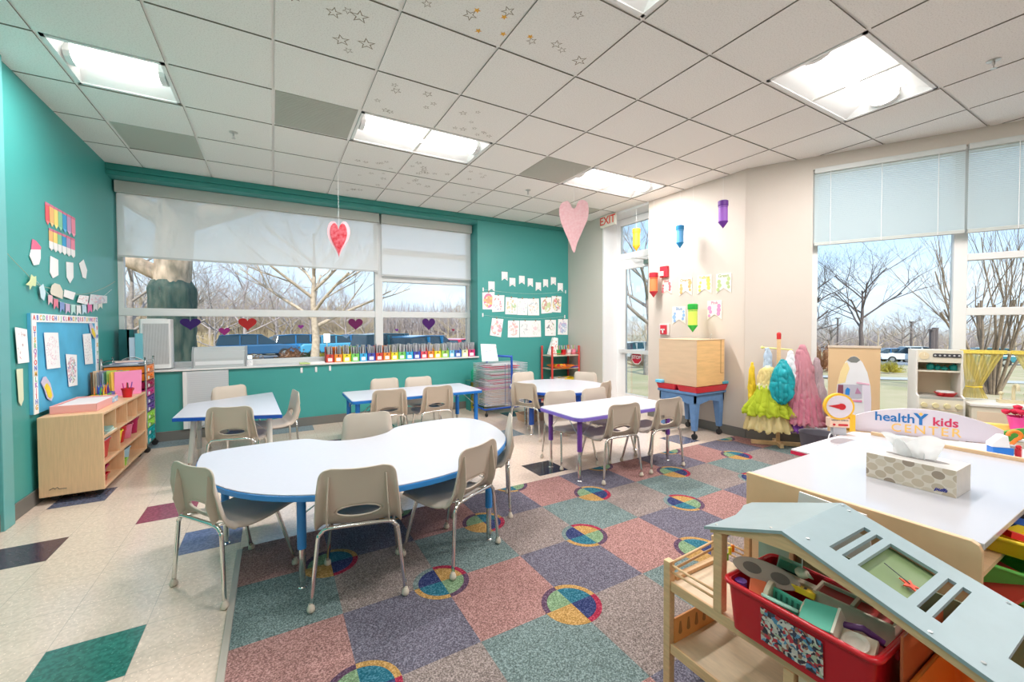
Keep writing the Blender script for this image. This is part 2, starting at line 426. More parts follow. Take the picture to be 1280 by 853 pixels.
for j in range(-11, 6):
    y = V0+j*G
    for rm in (ROOM_A, ROOM_B):
        p = clip_poly([(-9, y-.012), (20, y-.012), (20, y+.012), (-9, y+.012)], rm)
        if p: gr.prism(p, H+.0090, H+.02, 0)
gr.build('ceiling_grid', CGRID, ceil)
top = MB(); top.prism([(XL-.2, YN-.2), (AE.x+.2, YN-.2), (AE.x+.2, AE.y), (XR+.5, YA), (XR+.5, YB+.4), (XL-.2, YB+.4)], H+.12, H+.3)
top.build('ceiling_slab', mat('slab', (.5, .5, .5), .9), ceil)
# stamped star outlines on some tiles
def star_outline(cx, cy, r, rot, w):
    out = []
    P = [(cx+(r if k % 2 == 0 else r*.42)*math.cos(rot+k*PI/5), cy+(r if k % 2 == 0 else r*.42)*math.sin(rot+k*PI/5)) for k in range(10)]
    Q = [(cx+((r-w*1.8) if k % 2 == 0 else (r*.42-w))*math.cos(rot+k*PI/5), cy+((r-w*1.8) if k % 2 == 0 else (r*.42-w))*math.sin(rot+k*PI/5)) for k in range(10)]
    return P, Q
sr = MB(); rs = random.Random(5)
for (i, j), nst, rr in (((0, -1), 7, .05), ((1, 0), 8, .035), ((2, 0), 10, .038), ((1, -2), 4, .05), ((2, -2), 5, .045), ((2, 3-1), 9, .04), ((1, 2), 6, .03), ((3, 2), 5, .035), ((2, 3), 6, .04), ((1, 3), 5, .035), ((1,4),5,.035), ((3,3),4,.03)):
    for k in range(nst):
        cx = U0+(i+.14+.72*rs.random())*G; cy = V0+(j+.14+.72*rs.random())*G; r = rr*(.6+.6*rs.random())
        P, Q = star_outline(cx, cy, r, rs.random()*6, r*.13)
        vs = [(x, y, H-.0006) for x, y in P+Q]
        sr.add(vs, [(a, 10+a, 10+(a+1) % 10, (a+1) % 10) for a in range(10)])
sr.build('star_stencil', mat('star_ink', (.30, .25, .18), .9), ceil)
sg = MB()
for cx, cy in ((1.72, -1.12), (1.6, -1.35), (1.85, -1.4), (2.2, -1.3), (1.95, -1.2)):
    P, Q = star_outline(U0+cx*G, V0+cy*G, .022, 1., .009); sg.add([(x, y, H-.0008) for x, y in P+Q], [(a, 10+a, 10+(a+1) % 10, (a+1) % 10) for a in range(10)])
sg.build('gold_star_stencil', mat('gold_star', (.85, .42, .02), .6), ceil)

# ------------------------------------------------------------------ ceiling fixtures
LAMP = mat('lit_lamp_lens', (1, .985, .96), .5, emit=1.6)
PAN = mat('fixture_pan', (.88, .88, .87), .35)
LE = 8.5
LNAMES = ['lit square ceiling light over the low wooden shelf by the left wall', 'lit long ceiling light over the bean shaped table, middle of the ceiling',
          'lit long ceiling light nearest the exit sign', 'lit ceiling light nearest the window with raised blinds', 'long ceiling light cut by the top edge of the view']
for n_, (a, b_, w, h) in enumerate(LIGHTS):
    W, D = w*G-.03, h*G-.03
    t = thing('ceiling_light', LNAMES[n_] if n_ < 5 else 'unseen ceiling light added behind the viewpoint for even fill', 'ceiling light', (U0+(a+w/2)*G, V0+(b_+h/2)*G, H+.012), 0, 'ceiling lights')
    f = MB(); fw = .022
    for x0, x1, y0, y1 in ((-W/2, W/2, -D/2, -D/2+fw), (-W/2, W/2, D/2-fw, D/2), (-W/2, -W/2+fw, -D/2, D/2), (W/2-fw, W/2, -D/2, D/2)):
        f.box(x0, x1, y0, y1, -.012, .0)
    f.build('frame', PAN, t)
    p = MB(); d = .075
    # sloping pan sides rising to a flat centre
    o = [(-W/2+fw, -D/2+fw), (W/2-fw, -D/2+fw), (W/2-fw, D/2-fw), (-W/2+fw, D/2-fw)]
    i_ = [(-W/2+.05, -.14), (W/2-.05, -.14), (W/2-.05, .14), (-W/2+.05, .14)]
    p.add([(x, y, -.004) for x, y in o] + [(x, y, d) for x, y in i_], [(0, 1, 5, 4), (1, 2, 6, 5), (2, 3, 7, 6), (3, 0, 4, 7), (4, 5, 6, 7)])
    p.build('pan', PAN, t)
    l = MB(); c = [(-.085, .072), (-.085, .028), (-.06, .004), (-.02, -.008), (.02, -.008), (.06, .004), (.085, .028), (.085, .072)]
    l.prism(c, -W/2+.07, W/2-.07, axis='x'); l.build('lamp_lens', LAMP, t)
    al = bpy.data.lights.new('tube_light', 'AREA'); al.shape = 'RECTANGLE'; al.size = W-.16; al.size_y = .15; al.energy = LE*w*(1 if n_ < 4 else .45); al.color = (1, .955, .945)
    ao = bpy.data.objects.new('tube_light', al); COL.objects.link(ao); ao.parent = t; ao.location = (0, 0, -.012)
    for s in (-1, 1):
        e = MB(); e.prism([(a*1.08, b2-.002 if b2 < .05 else b2) for a, b2 in c], s*(W/2-.07), s*(W/2-.035), axis='x'); e.build('end_cap', PAN, t)
VN = ['dark grey square ceiling vent left of the long light over the bean shaped table', 'dark grey ceiling vent closest to the left teal wall', 'dark grey ceiling vent beside the light nearest the exit sign', 'dark ceiling vent partly behind the pink heart']
for n_, (i, j) in enumerate(VENTS):
    t = thing('ceiling_vent', VN[n_], 'vent', (U0+(i+.5)*G, V0+(j+.5)*G, H), 0, 'return air vents in the ceiling')
    v = MB(); v.box(-.293, .293, -.293, .293, .012, .02); v.build('backing', mat('vent_grey', (.60, .60, .55), .7, noise=(4, .2)), t)
    s = MB()
    for k in range(28): s.box(-.29, .29, -.285+k*.0208, -.285+k*.0208+.006, .0, .012)
    s.build('louvre', mat('vent_slat', (.68, .68, .62), .6), t)
for k, (x, y, lab) in enumerate(((*(-0.283,4.488), 'small ceiling sprinkler near the left wall'), (*(2.855,4.536), 'small ceiling sprinkler in front of the back corner'), (*(4.15,0.819), 'ceiling sprinkler at the upper right above the blinds'))):
    t = thing('sprinkler_head', lab, 'sprinkler', (x, y, H), 0, 'ceiling sprinklers')
    a = MB(); a.lathe([(.034, 0), (.034, -.004), (.02, -.008), (.009, -.009)]); a.build('escutcheon', STEEL, t)
    a = MB(); a.lathe([(.008, -.006), (.008, -.03), (.004, -.034), (.004, -.05), (.016, -.052), (.016, -.055)], seg=10)
    a.tube([(.006, 0, -.03), (.011, 0, -.04), (.004, 0, -.05)], .002, 5); a.tube([(-.006, 0, -.03), (-.011, 0, -.04), (-.004, 0, -.05)], .002, 5); a.build('nozzle', STEEL, t)

# ------------------------------------------------------------------ walls
WX1 = 2.812; WV = 6.30; SILL = .805; HEAD = 2.905
w = MB(); w.box(XL-.12, XL, YN-.12, YB+.4, 0, H+.13); struct('wall_left', w, TEAL)
w = MB()
w.box(XL, WX1, YB, YB+.36, 0, SILL-.02); w.box(XL, WX1, YB, YB+.36, HEAD, H+.13); w.box(WX1, XR+.5, YB, YB+.36, 0, H+.13)
struct('wall_back', w, TEAL)
w = MB(); w.box(XL, XR, YB-.03, YB, 2.955, H); w.box(XL, WX1, YB-.018, YB, 2.905, 2.955); struct('trim_1', w, mat('teal_trim', (.03, .25, .22), .35), bevel=.006)
# right wall with door recess
DV0, DV1, DU = 3.72, 5.04, 4.88
w = MB()
w.box(XR, XR+.14, YA, 4.13, 0, H+.13); w.box(XR, XR+.14, DV1+.03, YB, 0, H+.13)
struct('wall_right', w, [BEIGE])
w = MB(); w.box(XR-.003, XR, DV1+.029, YB-.001, 0, H); struct('trim_2', w, GREYWALL)
w = MB()
w.box(XR+.14, DU+.06, 3.6, 3.72, 0, H+.13); w.box(XR+.0, DU+.1, 4.13, DV1, 2.99, H+.13)
w.box(XR-.004, DU+.12, DV1, DV1+.028, 0, H); w.box(DU+.05, DU+.10, 3.6, DV1+.05, 2.98, H+.13)
w.box(XR+.14, DU+.06, 3.72, 4.13, 2.99, H+.13)
struct('trim_3', w, DOORW)
# angled wall
TW0, TW1, ZB, ZT = .59, 4.25, .12, 2.89
Mang = axes(AO, AD, (0, 0, 1))   # local x along wall, y up, z = outward?
def abox(mb, t0, t1, n0, n1, z0, z1, mi=0):
    vs = [apt(t, n, z) for z in (z0, z1) for t, n in ((t0, n0), (t1, n0), (t1, n1), (t0, n1))]
    mb.add(vs, [(0, 3, 2, 1), (4, 5, 6, 7), (0, 1, 5, 4), (1, 2, 6, 5), (2, 3, 7, 6), (3, 0, 4, 7)], mi); return mb
w = MB(); abox(w, -.02, TW0, -.2, 0, 0, H+.13); abox(w, TW0, TW1, -.2, 0, 0, ZB); abox(w, TW0, TW1, -.2, 0, ZT, H+.13); abox(w, TW1, LEND, -.2, 0, 0, H+.13)
struct('wall_angled', w, BEIGE)
w = MB(); w.box(AE.x-.01, AE.x+.15, YN, AE.y+.1, 0, H+.13); struct('wall_far_right', w, BEIGE)
w = MB(); w.box(XL-.12, AE.x+.15, YN-.12, YN, 0, H+.13); struct('wall_front', w, BEIGE)
# baseboards
w = MB(); w.box(XL, XR, YB-.012, YB, 0, .11); struct('baseboard_back', w, BASE, bevel=.003)
w = MB(); w.box(XL, XL+.012, YN, YB, 0, .11); struct('baseboard_left', w, BASE, bevel=.003)
w = MB(); w.box(XR-.012, XR, YA, 4.13, 0, .11); w.box(XR-.015, XR-.003, DV1, YB, 0, .11); struct('baseboard_right', w, BASE, bevel=.003)
w = MB(); abox(w, 0, LEND, 0, .012, 0, .12); struct('baseboard_angled', w, BASE)
# door casing at the near end of the left wall
w = MB(); w.box(XL, XL+.03, 3.83, 3.955, 0, H); struct('trim_4', w, mat('pale_teal_casing', (.14, .42, .42), .4), bevel=.004)

# ------------------------------------------------------------------ window 1 (back wall)
GLASS = bpy.data.materials.new('window_glass'); GLASS.use_nodes = True
nt = GLASS.node_tree; nt.nodes.clear()
o_ = nt.nodes.new('ShaderNodeOutputMaterial'); tr = nt.nodes.new('ShaderNodeBsdfTransparent'); gl = nt.nodes.new('ShaderNodeBsdfGlossy'); mx = nt.nodes.new('ShaderNodeMixShader')
tr.inputs[0].default_value = (.93, .97, .96, 1); gl.inputs['Roughness'].default_value = .02; fr = nt.nodes.new('ShaderNodeFresnel'); fr.inputs[0].default_value = 1.35
nt.links.new(fr.outputs[0], mx.inputs[0]); nt.links.new(tr.outputs[0], mx.inputs[1]); nt.links.new(gl.outputs[0], mx.inputs[2]); nt.links.new(mx.outputs[0], o_.inputs[0])
def shade_mat(name, col, see, share=.6):
    m = bpy.data.materials.new(name); m.use_nodes = True; nt = m.node_tree; nt.nodes.clear()
    o = nt.nodes.new('ShaderNodeOutputMaterial'); d = nt.nodes.new('ShaderNodeBsdfDiffuse'); t = nt.nodes.new('ShaderNodeBsdfTranslucent'); p = nt.nodes.new('ShaderNodeBsdfTransparent')
    d.inputs[0].default_value = (*col, 1); t.inputs[0].default_value = (*col, 1)
    a = nt.nodes.new('ShaderNodeMixShader'); a.inputs[0].default_value = share; b = nt.nodes.new('ShaderNodeMixShader'); b.inputs[0].default_value = see
    nt.links.new(d.outputs[0], a.inputs[1]); nt.links.new(t.outputs[0], a.inputs[2]); nt.links.new(a.outputs[0], b.inputs[1]); nt.links.new(p.outputs[0], b.inputs[2]); nt.links.new(b.outputs[0], o.inputs[0])
    return m
SHADE = shade_mat('sheer_shade_cloth', (.94, .955, .96), .13, .32)
MU = 1.309; MU2 = MU+.11
win = bpy.data.objects.new('window_1', None); COL.objects.link(win); win['kind'] = 'structure'
f = MB(); V1, V2 = WV-.03, WV+.05
f.box(XL, XL+.05, V1, V2, SILL, HEAD); f.box(WX1-.05, WX1, V1, V2, SILL, HEAD); f.box(MU-.015, MU2-.015, V1-.02, V2, SILL, HEAD)
f.box(XL+.002, WX1-.002, V1+.003, V2-.003, SILL-.02, SILL+.06); f.box(XL+.002, WX1-.002, V1+.003, V2-.003, HEAD-.05, HEAD-.001)
f.box(XL+.002, WX1-.002, V1-.01, V2-.004, 1.415, 1.505); f.box(MU2-.015, WX1, V1-.01, V2, 1.944, 2.044); f.box(MU2-.015, WX1, V1-.01, V2, 2.36, 2.44)
f.build('window_frame', FRAMEW, win, bevel=.004)
g = MB(); g.box(XL+.04, MU, WV+.005, WV+.011, SILL+.05, HEAD-.04); g.box(MU2-.03, WX1-.04, WV+.005, WV+.011, SILL+.05, HEAD-.04); g.build('pane', GLASS, win)
s = MB(); s.box(XL, WX1, YB-.035, WV-.03, SILL-.022, SILL); s.build('window_sill', mat('sill_laminate', (.80, .80, .79), .35), win, bevel=.004)
# window jambs painted like the wall
# roller shades
def shade(label, x0, x1, zb, grp):
    t = thing('roller_shade', label, 'window shade', ((x0+x1)/2, 6.18, HEAD), 0, grp); w = (x1-x0)/2
    a = MB(); a.box(-w, w, -.05, .06, -.13, -.002); a.build('valance', mat('shade_valance', (.50, .50, .46), .5), t, bevel=.004)
    a = MB(); a.add([(-w+.01, .0, -.13), (w-.01, .0, -.13), (w-.01, .0, zb-HEAD), (-w+.01, .0, zb-HEAD)], [(0, 1, 2, 3)]); a.build('shade_cloth', SHADE, t)
    a = MB(); a.box(-w+.01, w-.01, -.006, .006, zb-HEAD-.022, zb-HEAD); a.build('hem_bar', mat('hem_bar_grey', (.55, .57, .57), .4), t)
    a = MB(); a.tube([(w-.02, -.03, -.13), (w-.02, -.03, zb-HEAD-.5)], .0018, 5); a.build('pull_chain', THREAD, t)
shade('wide sheer roller shade on the left of the back window', XL+.02, MU+.03, 2.09, 'roller shades on the back window')
shade('narrow sheer roller shade on the right of the back window', MU+.06, WX1-.02, 2.045, 'roller shades on the back window')
# ------------------------------------------------------------------ door 1 (glass, right wall)
dr = bpy.data.objects.new('door_1', None); COL.objects.link(dr); dr['kind'] = 'structure'
f = MB(); F0, F1 = DU, DU+.06
TR0 = 2.333; TR1 = TR0+.1
f.box(F0, F1, DV1-.08, DV1, 0, 2.99); f.box(F0, F1, 3.72, 3.80, 0, 2.99); f.box(F0+.003, F1-.003, 3.80, DV1-.08, 2.88, 2.985); f.box(F0+.003, F1-.003, 3.80, DV1-.08, TR0, TR1)
f.build('door_frame', DOORW, dr, bevel=.004)
f = MB(); LV1, LV0 = DV1-.085, 3.81
f.box(F0-.01, F1-.02, LV1-.11, LV1, .01, TR0-.005); f.box(F0-.01, F1-.02, LV0, LV0+.11, .01, TR0-.005); f.box(F0-.008, F1-.022, LV0+.11, LV1-.11, .012, .2); f.box(F0-.008, F1-.022, LV0+.11, LV1-.11, TR0-.16, TR0-.007)
f.build('door_leaf', DOORW, dr, bevel=.004)
g = MB(); g.box(F0+.015, F0+.02, LV0+.1, LV1-.1, .19, TR0-.15); g.box(F0+.015, F0+.02, 3.79, DV1-.07, TR1-.01, 2.89); g.build('door_glass', GLASS, dr)
g = MB(); z = 0.875; g.box(F0-.07, F0-.04, LV0+.05, LV1-.03, z-.03, z+.03); g.box(F0-.05, F0, LV1-.1, LV1-.03, z-.04, z+.04); g.box(F0-.05, F0, LV0+.05, LV0+.1, z-.04, z+.04)
g.build('push_bar', mat('bar_white', (.8, .8, .8), .3, .2), dr, bevel=.004)
g = MB(); g.box(F0-.06, F0-.005, 4.15, 4.42, TR0-.13, TR0-.07); g.tube([(F0-.04, 4.4, TR0-.06), (F0-.1, 4.55, TR0-.03), (F0-.02, 4.7, TR0+.0)], .008, 6); g.build('door_closer', STEEL, dr)
# stop sign sticker on the glass
so = thing('stop_sign', 'small red octagonal STOP sign on the glass door', 'sign', (4.86,4.594,0.788))
a = MB(); a.prism([(.10*math.cos(PI/8+k*PI/4), .10*math.sin(PI/8+k*PI/4)) for k in range(8)], 0, .003, 0, Matrix.Rotation(0, 4, 'Z'), 'x'); a.build('sign_face', mat('sign_red', (.5, .01, .04), .5), so)
a = MB(); a.prism([(.111*math.cos(PI/8+k*PI/4), .111*math.sin(PI/8+k*PI/4)) for k in range(8)], .0031, .005, 0, None, 'x'); a.build('sign_border', PAPER, so)
text('lettering', 'STOP', .072, so, PAPER, axes((-.001, 0, 0), (0, -1, 0), (0, 0, 1)), bold=.0015)
# exit sign
c = (4.62,4.895,2.985)
ex = thing('exit_sign', 'white EXIT sign with red letters above the glass door', 'sign', (4.56, c[1], 2.922))
a = MB(); a.box(-.02, .02, -.165, .165, -.09, .09); a.build('sign_box', mat('exit_face', (.80, .78, .68), .4), ex, bevel=.006)
a = MB(); a.box(-.01, .01, -.02, .02, .09, H-2.922-.001); a.build('hanger', WHITE, ex)
text('lettering', 'EXIT', .175, ex, mat('exit_red', (.8, .06, .03), .4, emit=0), axes((-.0215, 0, 0), (0, -1, 0), (0, 0, 1)), bold=.002, spacing=.95)

# ------------------------------------------------------------------ window 2 (angled wall)
win2 = bpy.data.objects.new('window_2', None); COL.objects.link(win2); win2['kind'] = 'structure'
f = MB(); tm = 1.653; tm2 = tm+.09
for t0, t1, z0, z1 in ((TW0, TW0+.05, ZB, ZT), (tm, tm2, ZB, ZT), (tm+1.45, tm2+1.45, ZB, ZT), (TW1-.05, TW1, ZB, ZT), (TW0, TW1, ZB, ZB+.07), (TW0, TW1, ZT-.05, ZT), (tm2, TW1, 1.36, 1.43), (tm2, TW1, 1.86, 1.92)):
    dd_ = .003*(z0 > .5 or z1 < 1); abox(f, t0, t1, -.13+dd_, -.05-dd_, z0, z1)
f.build('window_frame', mat('frame_white', (.82, .82, .80), .35), win2, bevel=.004)
g = MB(); abox(g, TW0+.04, tm+.01, -.095, -.089, ZB+.05, ZT-.04); abox(g, tm2-.01, TW1-.04, -.095, -.089, ZB+.05, ZT-.04); g.build('pane', GLASS, win2)
g = MB(); abox(g, TW0, TW1, -.05, .01, ZB-.02, ZB); g.build('window_sill', DOORW, win2)
# venetian blind
BL = mat('blind_slat', (.78, .84, .84), .45)
def slat_mat():
    m = shade_mat('blind_slat_cloth', (.76, .84, .86), .0, .45); return m
BLT = slat_mat()
for lab, t0, t1 in (('raised pale blue venetian blind on the left pane of the angled window', TW0+.01, tm+.04), ('raised pale blue venetian blind right of the mullion at the frame edge', tm+.06, TW1-.02)):
    bl = thing('venetian_blind', lab, 'window blind', (AO+AD*t0), 0, 'venetian blinds on the angled window')
    bl.rotation_euler = (0, 0, math.atan2(AD.y, AD.x)); W = t1-t0
    a = MB(); a.box(0, W, -.05, -.01, ZT-.055, ZT-.005); a.build('headrail', mat('headrail_grey', (.58, .60, .58), .4), bl, bevel=.003)
    a = MB(); z = ZT-.07
    ZS = 2.10
    while z > ZS+.03:
        a.add([(0, -.040, z-.011), (W, -.040, z-.011), (W, -.022, z+.011), (0, -.022, z+.011)], [(0, 1, 2, 3)]); z -= .0185
    a.build('slats', BLT, bl)
    a = MB(); a.box(0, W, -.045, -.015, ZS-.005, ZS+.028); a.build('bottom_rail', mat('rail_grey', (.50, .53, .50), .5), bl, bevel=.003)
    for k in range(3): a = MB(); x = W*(.12+.36*k); a.tube([(x, -.047, ZT-.05), (x, -.047, ZS)], .0025, 5); a.build('ladder_cord', THREAD, bl)

# ------------------------------------------------------------------ camera
cam = bpy.data.cameras.new('camera'); co = bpy.data.objects.new('camera', cam); COL.objects.link(co)
yaw, pitch, roll = .5220, -.0215, -.0041
fw = Vector((math.sin(yaw), math.cos(yaw), 0)); rg = Vector((math.cos(yaw), -math.sin(yaw), 0)); up = Vector((0, 0, 1))
f2 = fw*math.cos(pitch)+up*math.sin(pitch); u2 = -fw*math.sin(pitch)+up*math.cos(pitch)
r3 = rg*math.cos(roll)+u2*math.sin(roll); u3 = -rg*math.sin(roll)+u2*math.cos(roll)
Mx = Matrix((r3, u3, -f2)).transposed().to_4x4(); Mx.translation = Vector((0, 0, 1.279)); co.matrix_world = Mx
cam.sensor_width = 36; cam.lens = 518.64/1280*36; cam.shift_y = (419.1-426.5)/1280; cam.clip_start = .02; cam.clip_end = 600
bpy.context.scene.camera = co

# ------------------------------------------------------------------ chairs
SHELLM = mat('chair_shell_greige', (.57, .49, .405), .42, bump=(500, .06), col2=None)
CAPM = mat('foot_cap_beige', (.62, .55, .46), .5)
CSEAM = mat('chair_back_recess', (.50, .455, .39), .5)
def make_chair():
    """seat front faces +y, seat height .355, back top .64"""
    t = thing('school_chair', 'x', 'chair')
    # profile along s: front lip -> seat -> bend -> back top  (y, z, half width)
    prof = [(.205, .318, .150), (.213, .338, .160), (.205, .352, .168), (.17, .358, .175), (.10, .352, .183), (.03, .346, .188), (-.04, .345, .190), (-.09, .352, .190), (-.125, .370, .189),
            (-.146, .398, .187), (-.158, .435, .184), (-.168, .48, .180), (-.178, .53, .175), (-.188, .58, .170), (-.194, .605, .166), (-.199, .622, .157), (-.203, .634, .140), (-.206, .640, .112)]
    P = [(y, z, w) for y, z, w in smooth_open(prof, 5)]
    nx = 28; rows = []
    for k, (y, z, w) in enumerate(P):
        y0, z0, _ = P[max(k-1, 0)]; y1, z1, _ = P[min(k+1, len(P)-1)]
        ty, tz = y1-y0, z1-z0; l = math.hypot(ty, tz); ny, nz = -tz/l, ty/l     # back side normal (down / behind)
        if True: ny, nz = tz/l, -ty/l
        # choose the sense that points down for the seat and backwards for the back
        if (nz > 0 and abs(nz) > abs(ny)) or (abs(ny) >= abs(nz) and ny > 0): ny, nz = -ny, -nz
        row = []
        for i in range(nx+1):
            u = -1+2*i/nx; a = abs(u)
            fl_ = max(0, (a-.80)/.20)**1.6*(.030*(1-max(0, min(1, (z-.54)/.09))*.85) if y < -.11 else .020)
            cup = -.010*(1-a*a) if y < -.11 else .006*(1-a*a)   # back curves around the sitter; seat dishes
            off = fl_ - (cup if y >= -.11 else cup)
            if y >= -.11: off = fl_ + .006*(1-a*a)
            else: off = fl_ + .012*(1-a*a)
            row.append((u*w, y+ny*off, z+nz*off))
        rows.append(row)
    # hole in the lower back
    hx, hz, ha, hb = 0., .425, .098, .028
    mb = MB(); idx = {}
    vs = []
    for r_, row in enumerate(rows):
        for i, v in enumerate(row): idx[(r_, i)] = len(vs); vs.append(list(v))
    inside = lambda v: v[1] < -.12 and ((v[0]-hx)/ha)**2+((v[2]-hz)/hb)**2 < 1
    faces = []
    hole_cells = set()
    for r_ in range(len(rows)-1):
        for i in range(nx):
            q = [idx[(r_, i)], idx[(r_, i+1)], idx[(r_+1, i+1)], idx[(r_+1, i)]]
            if sum(inside(vs[a]) for a in q) >= 2: hole_cells.add((r_, i)); continue
            faces.append(tuple(q))
    cells = {(r_, i) for r_ in range(len(rows)-1) for i in range(nx)}
    used = {a for f_ in faces for a in f_}; rim = set()
    for (r_, i) in hole_cells:
        for a in (idx[(r_, i)], idx[(r_, i+1)], idx[(r_+1, i+1)], idx[(r_+1, i)]):
            if a in used: rim.add(a)
    for a in rim:
        x, y, z = vs[a]; d = math.hypot((x-hx)/ha, (z-hz)/hb)
        nzv = hz+(z-hz)/d; vs[a] = [hx+(x-hx)/d, y-(nzv-z)*.22, nzv]
    mb.add(vs, faces)
    sh = mb.build('seat_shell', SHELLM, t, smooth=True, solid=.007)
    # rolled rim around the hand hole
    rm = MB(); pts = []
    for k in range(33):
        a = 2*PI*k/32; z = hz+hb*math.sin(a); y = -.158-(z-.435)*.22-.013
        pts.append((ha*math.cos(a), y, z))
    rm.tube(pts, .0045, 6, cap=False); rm.build('hole_rim', SHELLM, t, smooth=True)
    # stiffening ribs behind the back
    for s in (-1, 1):
        rb = MB(); rb.add([(s*.132, -.168, .385), (s*.132, -.195, .37), (s*.128, -.222, .46), (s*.120, -.208, .60), (s*.120, -.198, .60), (s*.137, -.168, .385), (s*.137, -.195, .37), (s*.133, -.222, .46), (s*.125, -.208, .60), (s*.125, -.198, .60)],
                          [(0, 1, 2, 3, 4), (9, 8, 7, 6, 5), (0, 5, 6, 1), (1, 6, 7, 2), (2, 7, 8, 3), (3, 8, 9, 4), (4, 9, 5, 0)])
        rb.build('rib', SHELLM, t)
    # chrome frame
    cb = MB(); cb.tube(smooth_open([(-.158, -.178, .345), (-.13, -.182, .362), (0, -.182, .364), (.13, -.182, .362), (.158, -.178, .345)], 4), .0095, 8)
    for s in (-1, 1): cb.tube([(s*.12, -.18, .362), (s*.125, -.05, .335), (s*.125, .10, .335)], .008, 6)
    cb.tube([(-.125, .1, .335), (.125, .1, .335)], .008, 6)
    cb.build('seat_frame', CHROME, t, smooth=True)
    for s in (-1, 1):
        for pts, foot in (([(s*.150, -.18, .352), (s*.166, -.179, .335), (s*.175, -.180, .30), (s*.204, -.190, .018)], (s*.204, -.190)),
                          ([(s*.125, .06, .335), (s*.14, .095, .328), (s*.150, .115, .30), (s*.182, .185, .018)], (s*.182, .185))):
            lg = MB(); lg.tube(smooth_open(pts, 4), .0098, 8); l_ = lg.build('leg', CHROME, t, smooth=True)
            cpb = MB(); cpb.lathe([(.001, -.001), (.010, 0), (.0165, .006), (.0175, .014), (.0155, .024), (.0115, .031), (.0105, .038)], (*foot, 0), 12); cpb.build('foot_cap', CAPM, l_, smooth=True)
    return t
CHAIRS = [
 # x, y of the mid between the rear feet, heading vector, z, label, group
 ((-.327, 2.427), (.816, .578), 0, 'greige school chair at the left end of the bean shaped table, nearest the left edge', None),
 ((.326, 1.98), (.226, .974), CH, 'greige school chair seen squarely from behind at the front of the bean shaped table', None),
 ((.943, 2.028), (-.473, .881), CH, 'greige school chair at the front right of the bean shaped table, seat in profile', None),
 ((1.44, 2.56), (-.895, .445), 0, 'greige school chair edge-on at the right end of the bean shaped table', None),
 ((.60, 3.20), (-.12, -.99), 0, 'school chair on the far hollow side of the bean shaped table, only its back showing', None),
 ((-.31, 4.05), (.30, .954), 0, 'greige school chair in front of the trapezoid table on pale legs', None),
 ((-.42, 5.47), (.45, -.89), 0, 'school chair behind the trapezoid table, before the white panel', None),
 ((.17, 4.70), (-.985, -.15), 0, 'school chair edge-on at the right side of the trapezoid table', None),
 ((1.02, 4.30), (.03, 1), 0, 'left front school chair at the long blue-edged rectangular table', None),
 ((1.53, 4.28), (-.05, 1), 0, 'right front school chair at the long blue-edged rectangular table', None),
 ((1.19, 5.23), (.02, -1), 0, 'left rear school chair against the teal wall side of the long rectangular table', None),
 ((1.60, 5.17), (-.02, -1), 0, 'right rear school chair against the teal wall side of the long rectangular table', None),
 ((2.46, 4.0), (.90, .43), 0, 'school chair seen from behind at the left of the round table, beside the drying rack', None),
 ((3.02, 4.93), (-.05, -1), 0, 'rear left school chair at the round table, in front of the teal wall', None),
 ((3.74, 4.48), (-.9, -.43), 0, 'rear right school chair at the round table, below the red shelf', None),
 ((3.30, 3.60), (-.45, .89), 0, 'darker school chair between the round table and the purple-edged table', None),
 ((2.44, 3.285), (-.17, -.985), 0, 'rear left school chair tucked under the purple-edged table', None),
 ((2.86, 3.265), (.06, -1), 0, 'rear right school chair tucked under the purple-edged table', None),
 ((2.469, 2.474), (.04, 1), CH, 'front left school chair at the purple-edged table, standing on the carpet', None),
 ((2.99, 2.461), (.015, 1), CH, 'front right school chair at the purple-edged table, marked TB on its back', None),
]
ch0 = make_chair(); lastc = None
for k, (p, h, z, lab, g_) in enumerate(CHAIRS):
    h = Vector((h[0], h[1], 0)).normalized(); rz = math.atan2(h.y, h.x)-PI/2
    loc = (p[0]+h.x*.19, p[1]+h.y*.19, z+.0005)
    if k == 0: ch0.location = loc; ch0.rotation_euler = (0, 0, rz); ch0['label'] = lab; ch0['group'] = 'small school chairs around the tables'; lastc = ch0
    else: lastc = dup(ch0, loc, rz, lab)
text('marking', 'TB', .035, lastc, DARK, axes((-.06, -.188, .475), (1, 0, 0), (0, -.2, 1)))

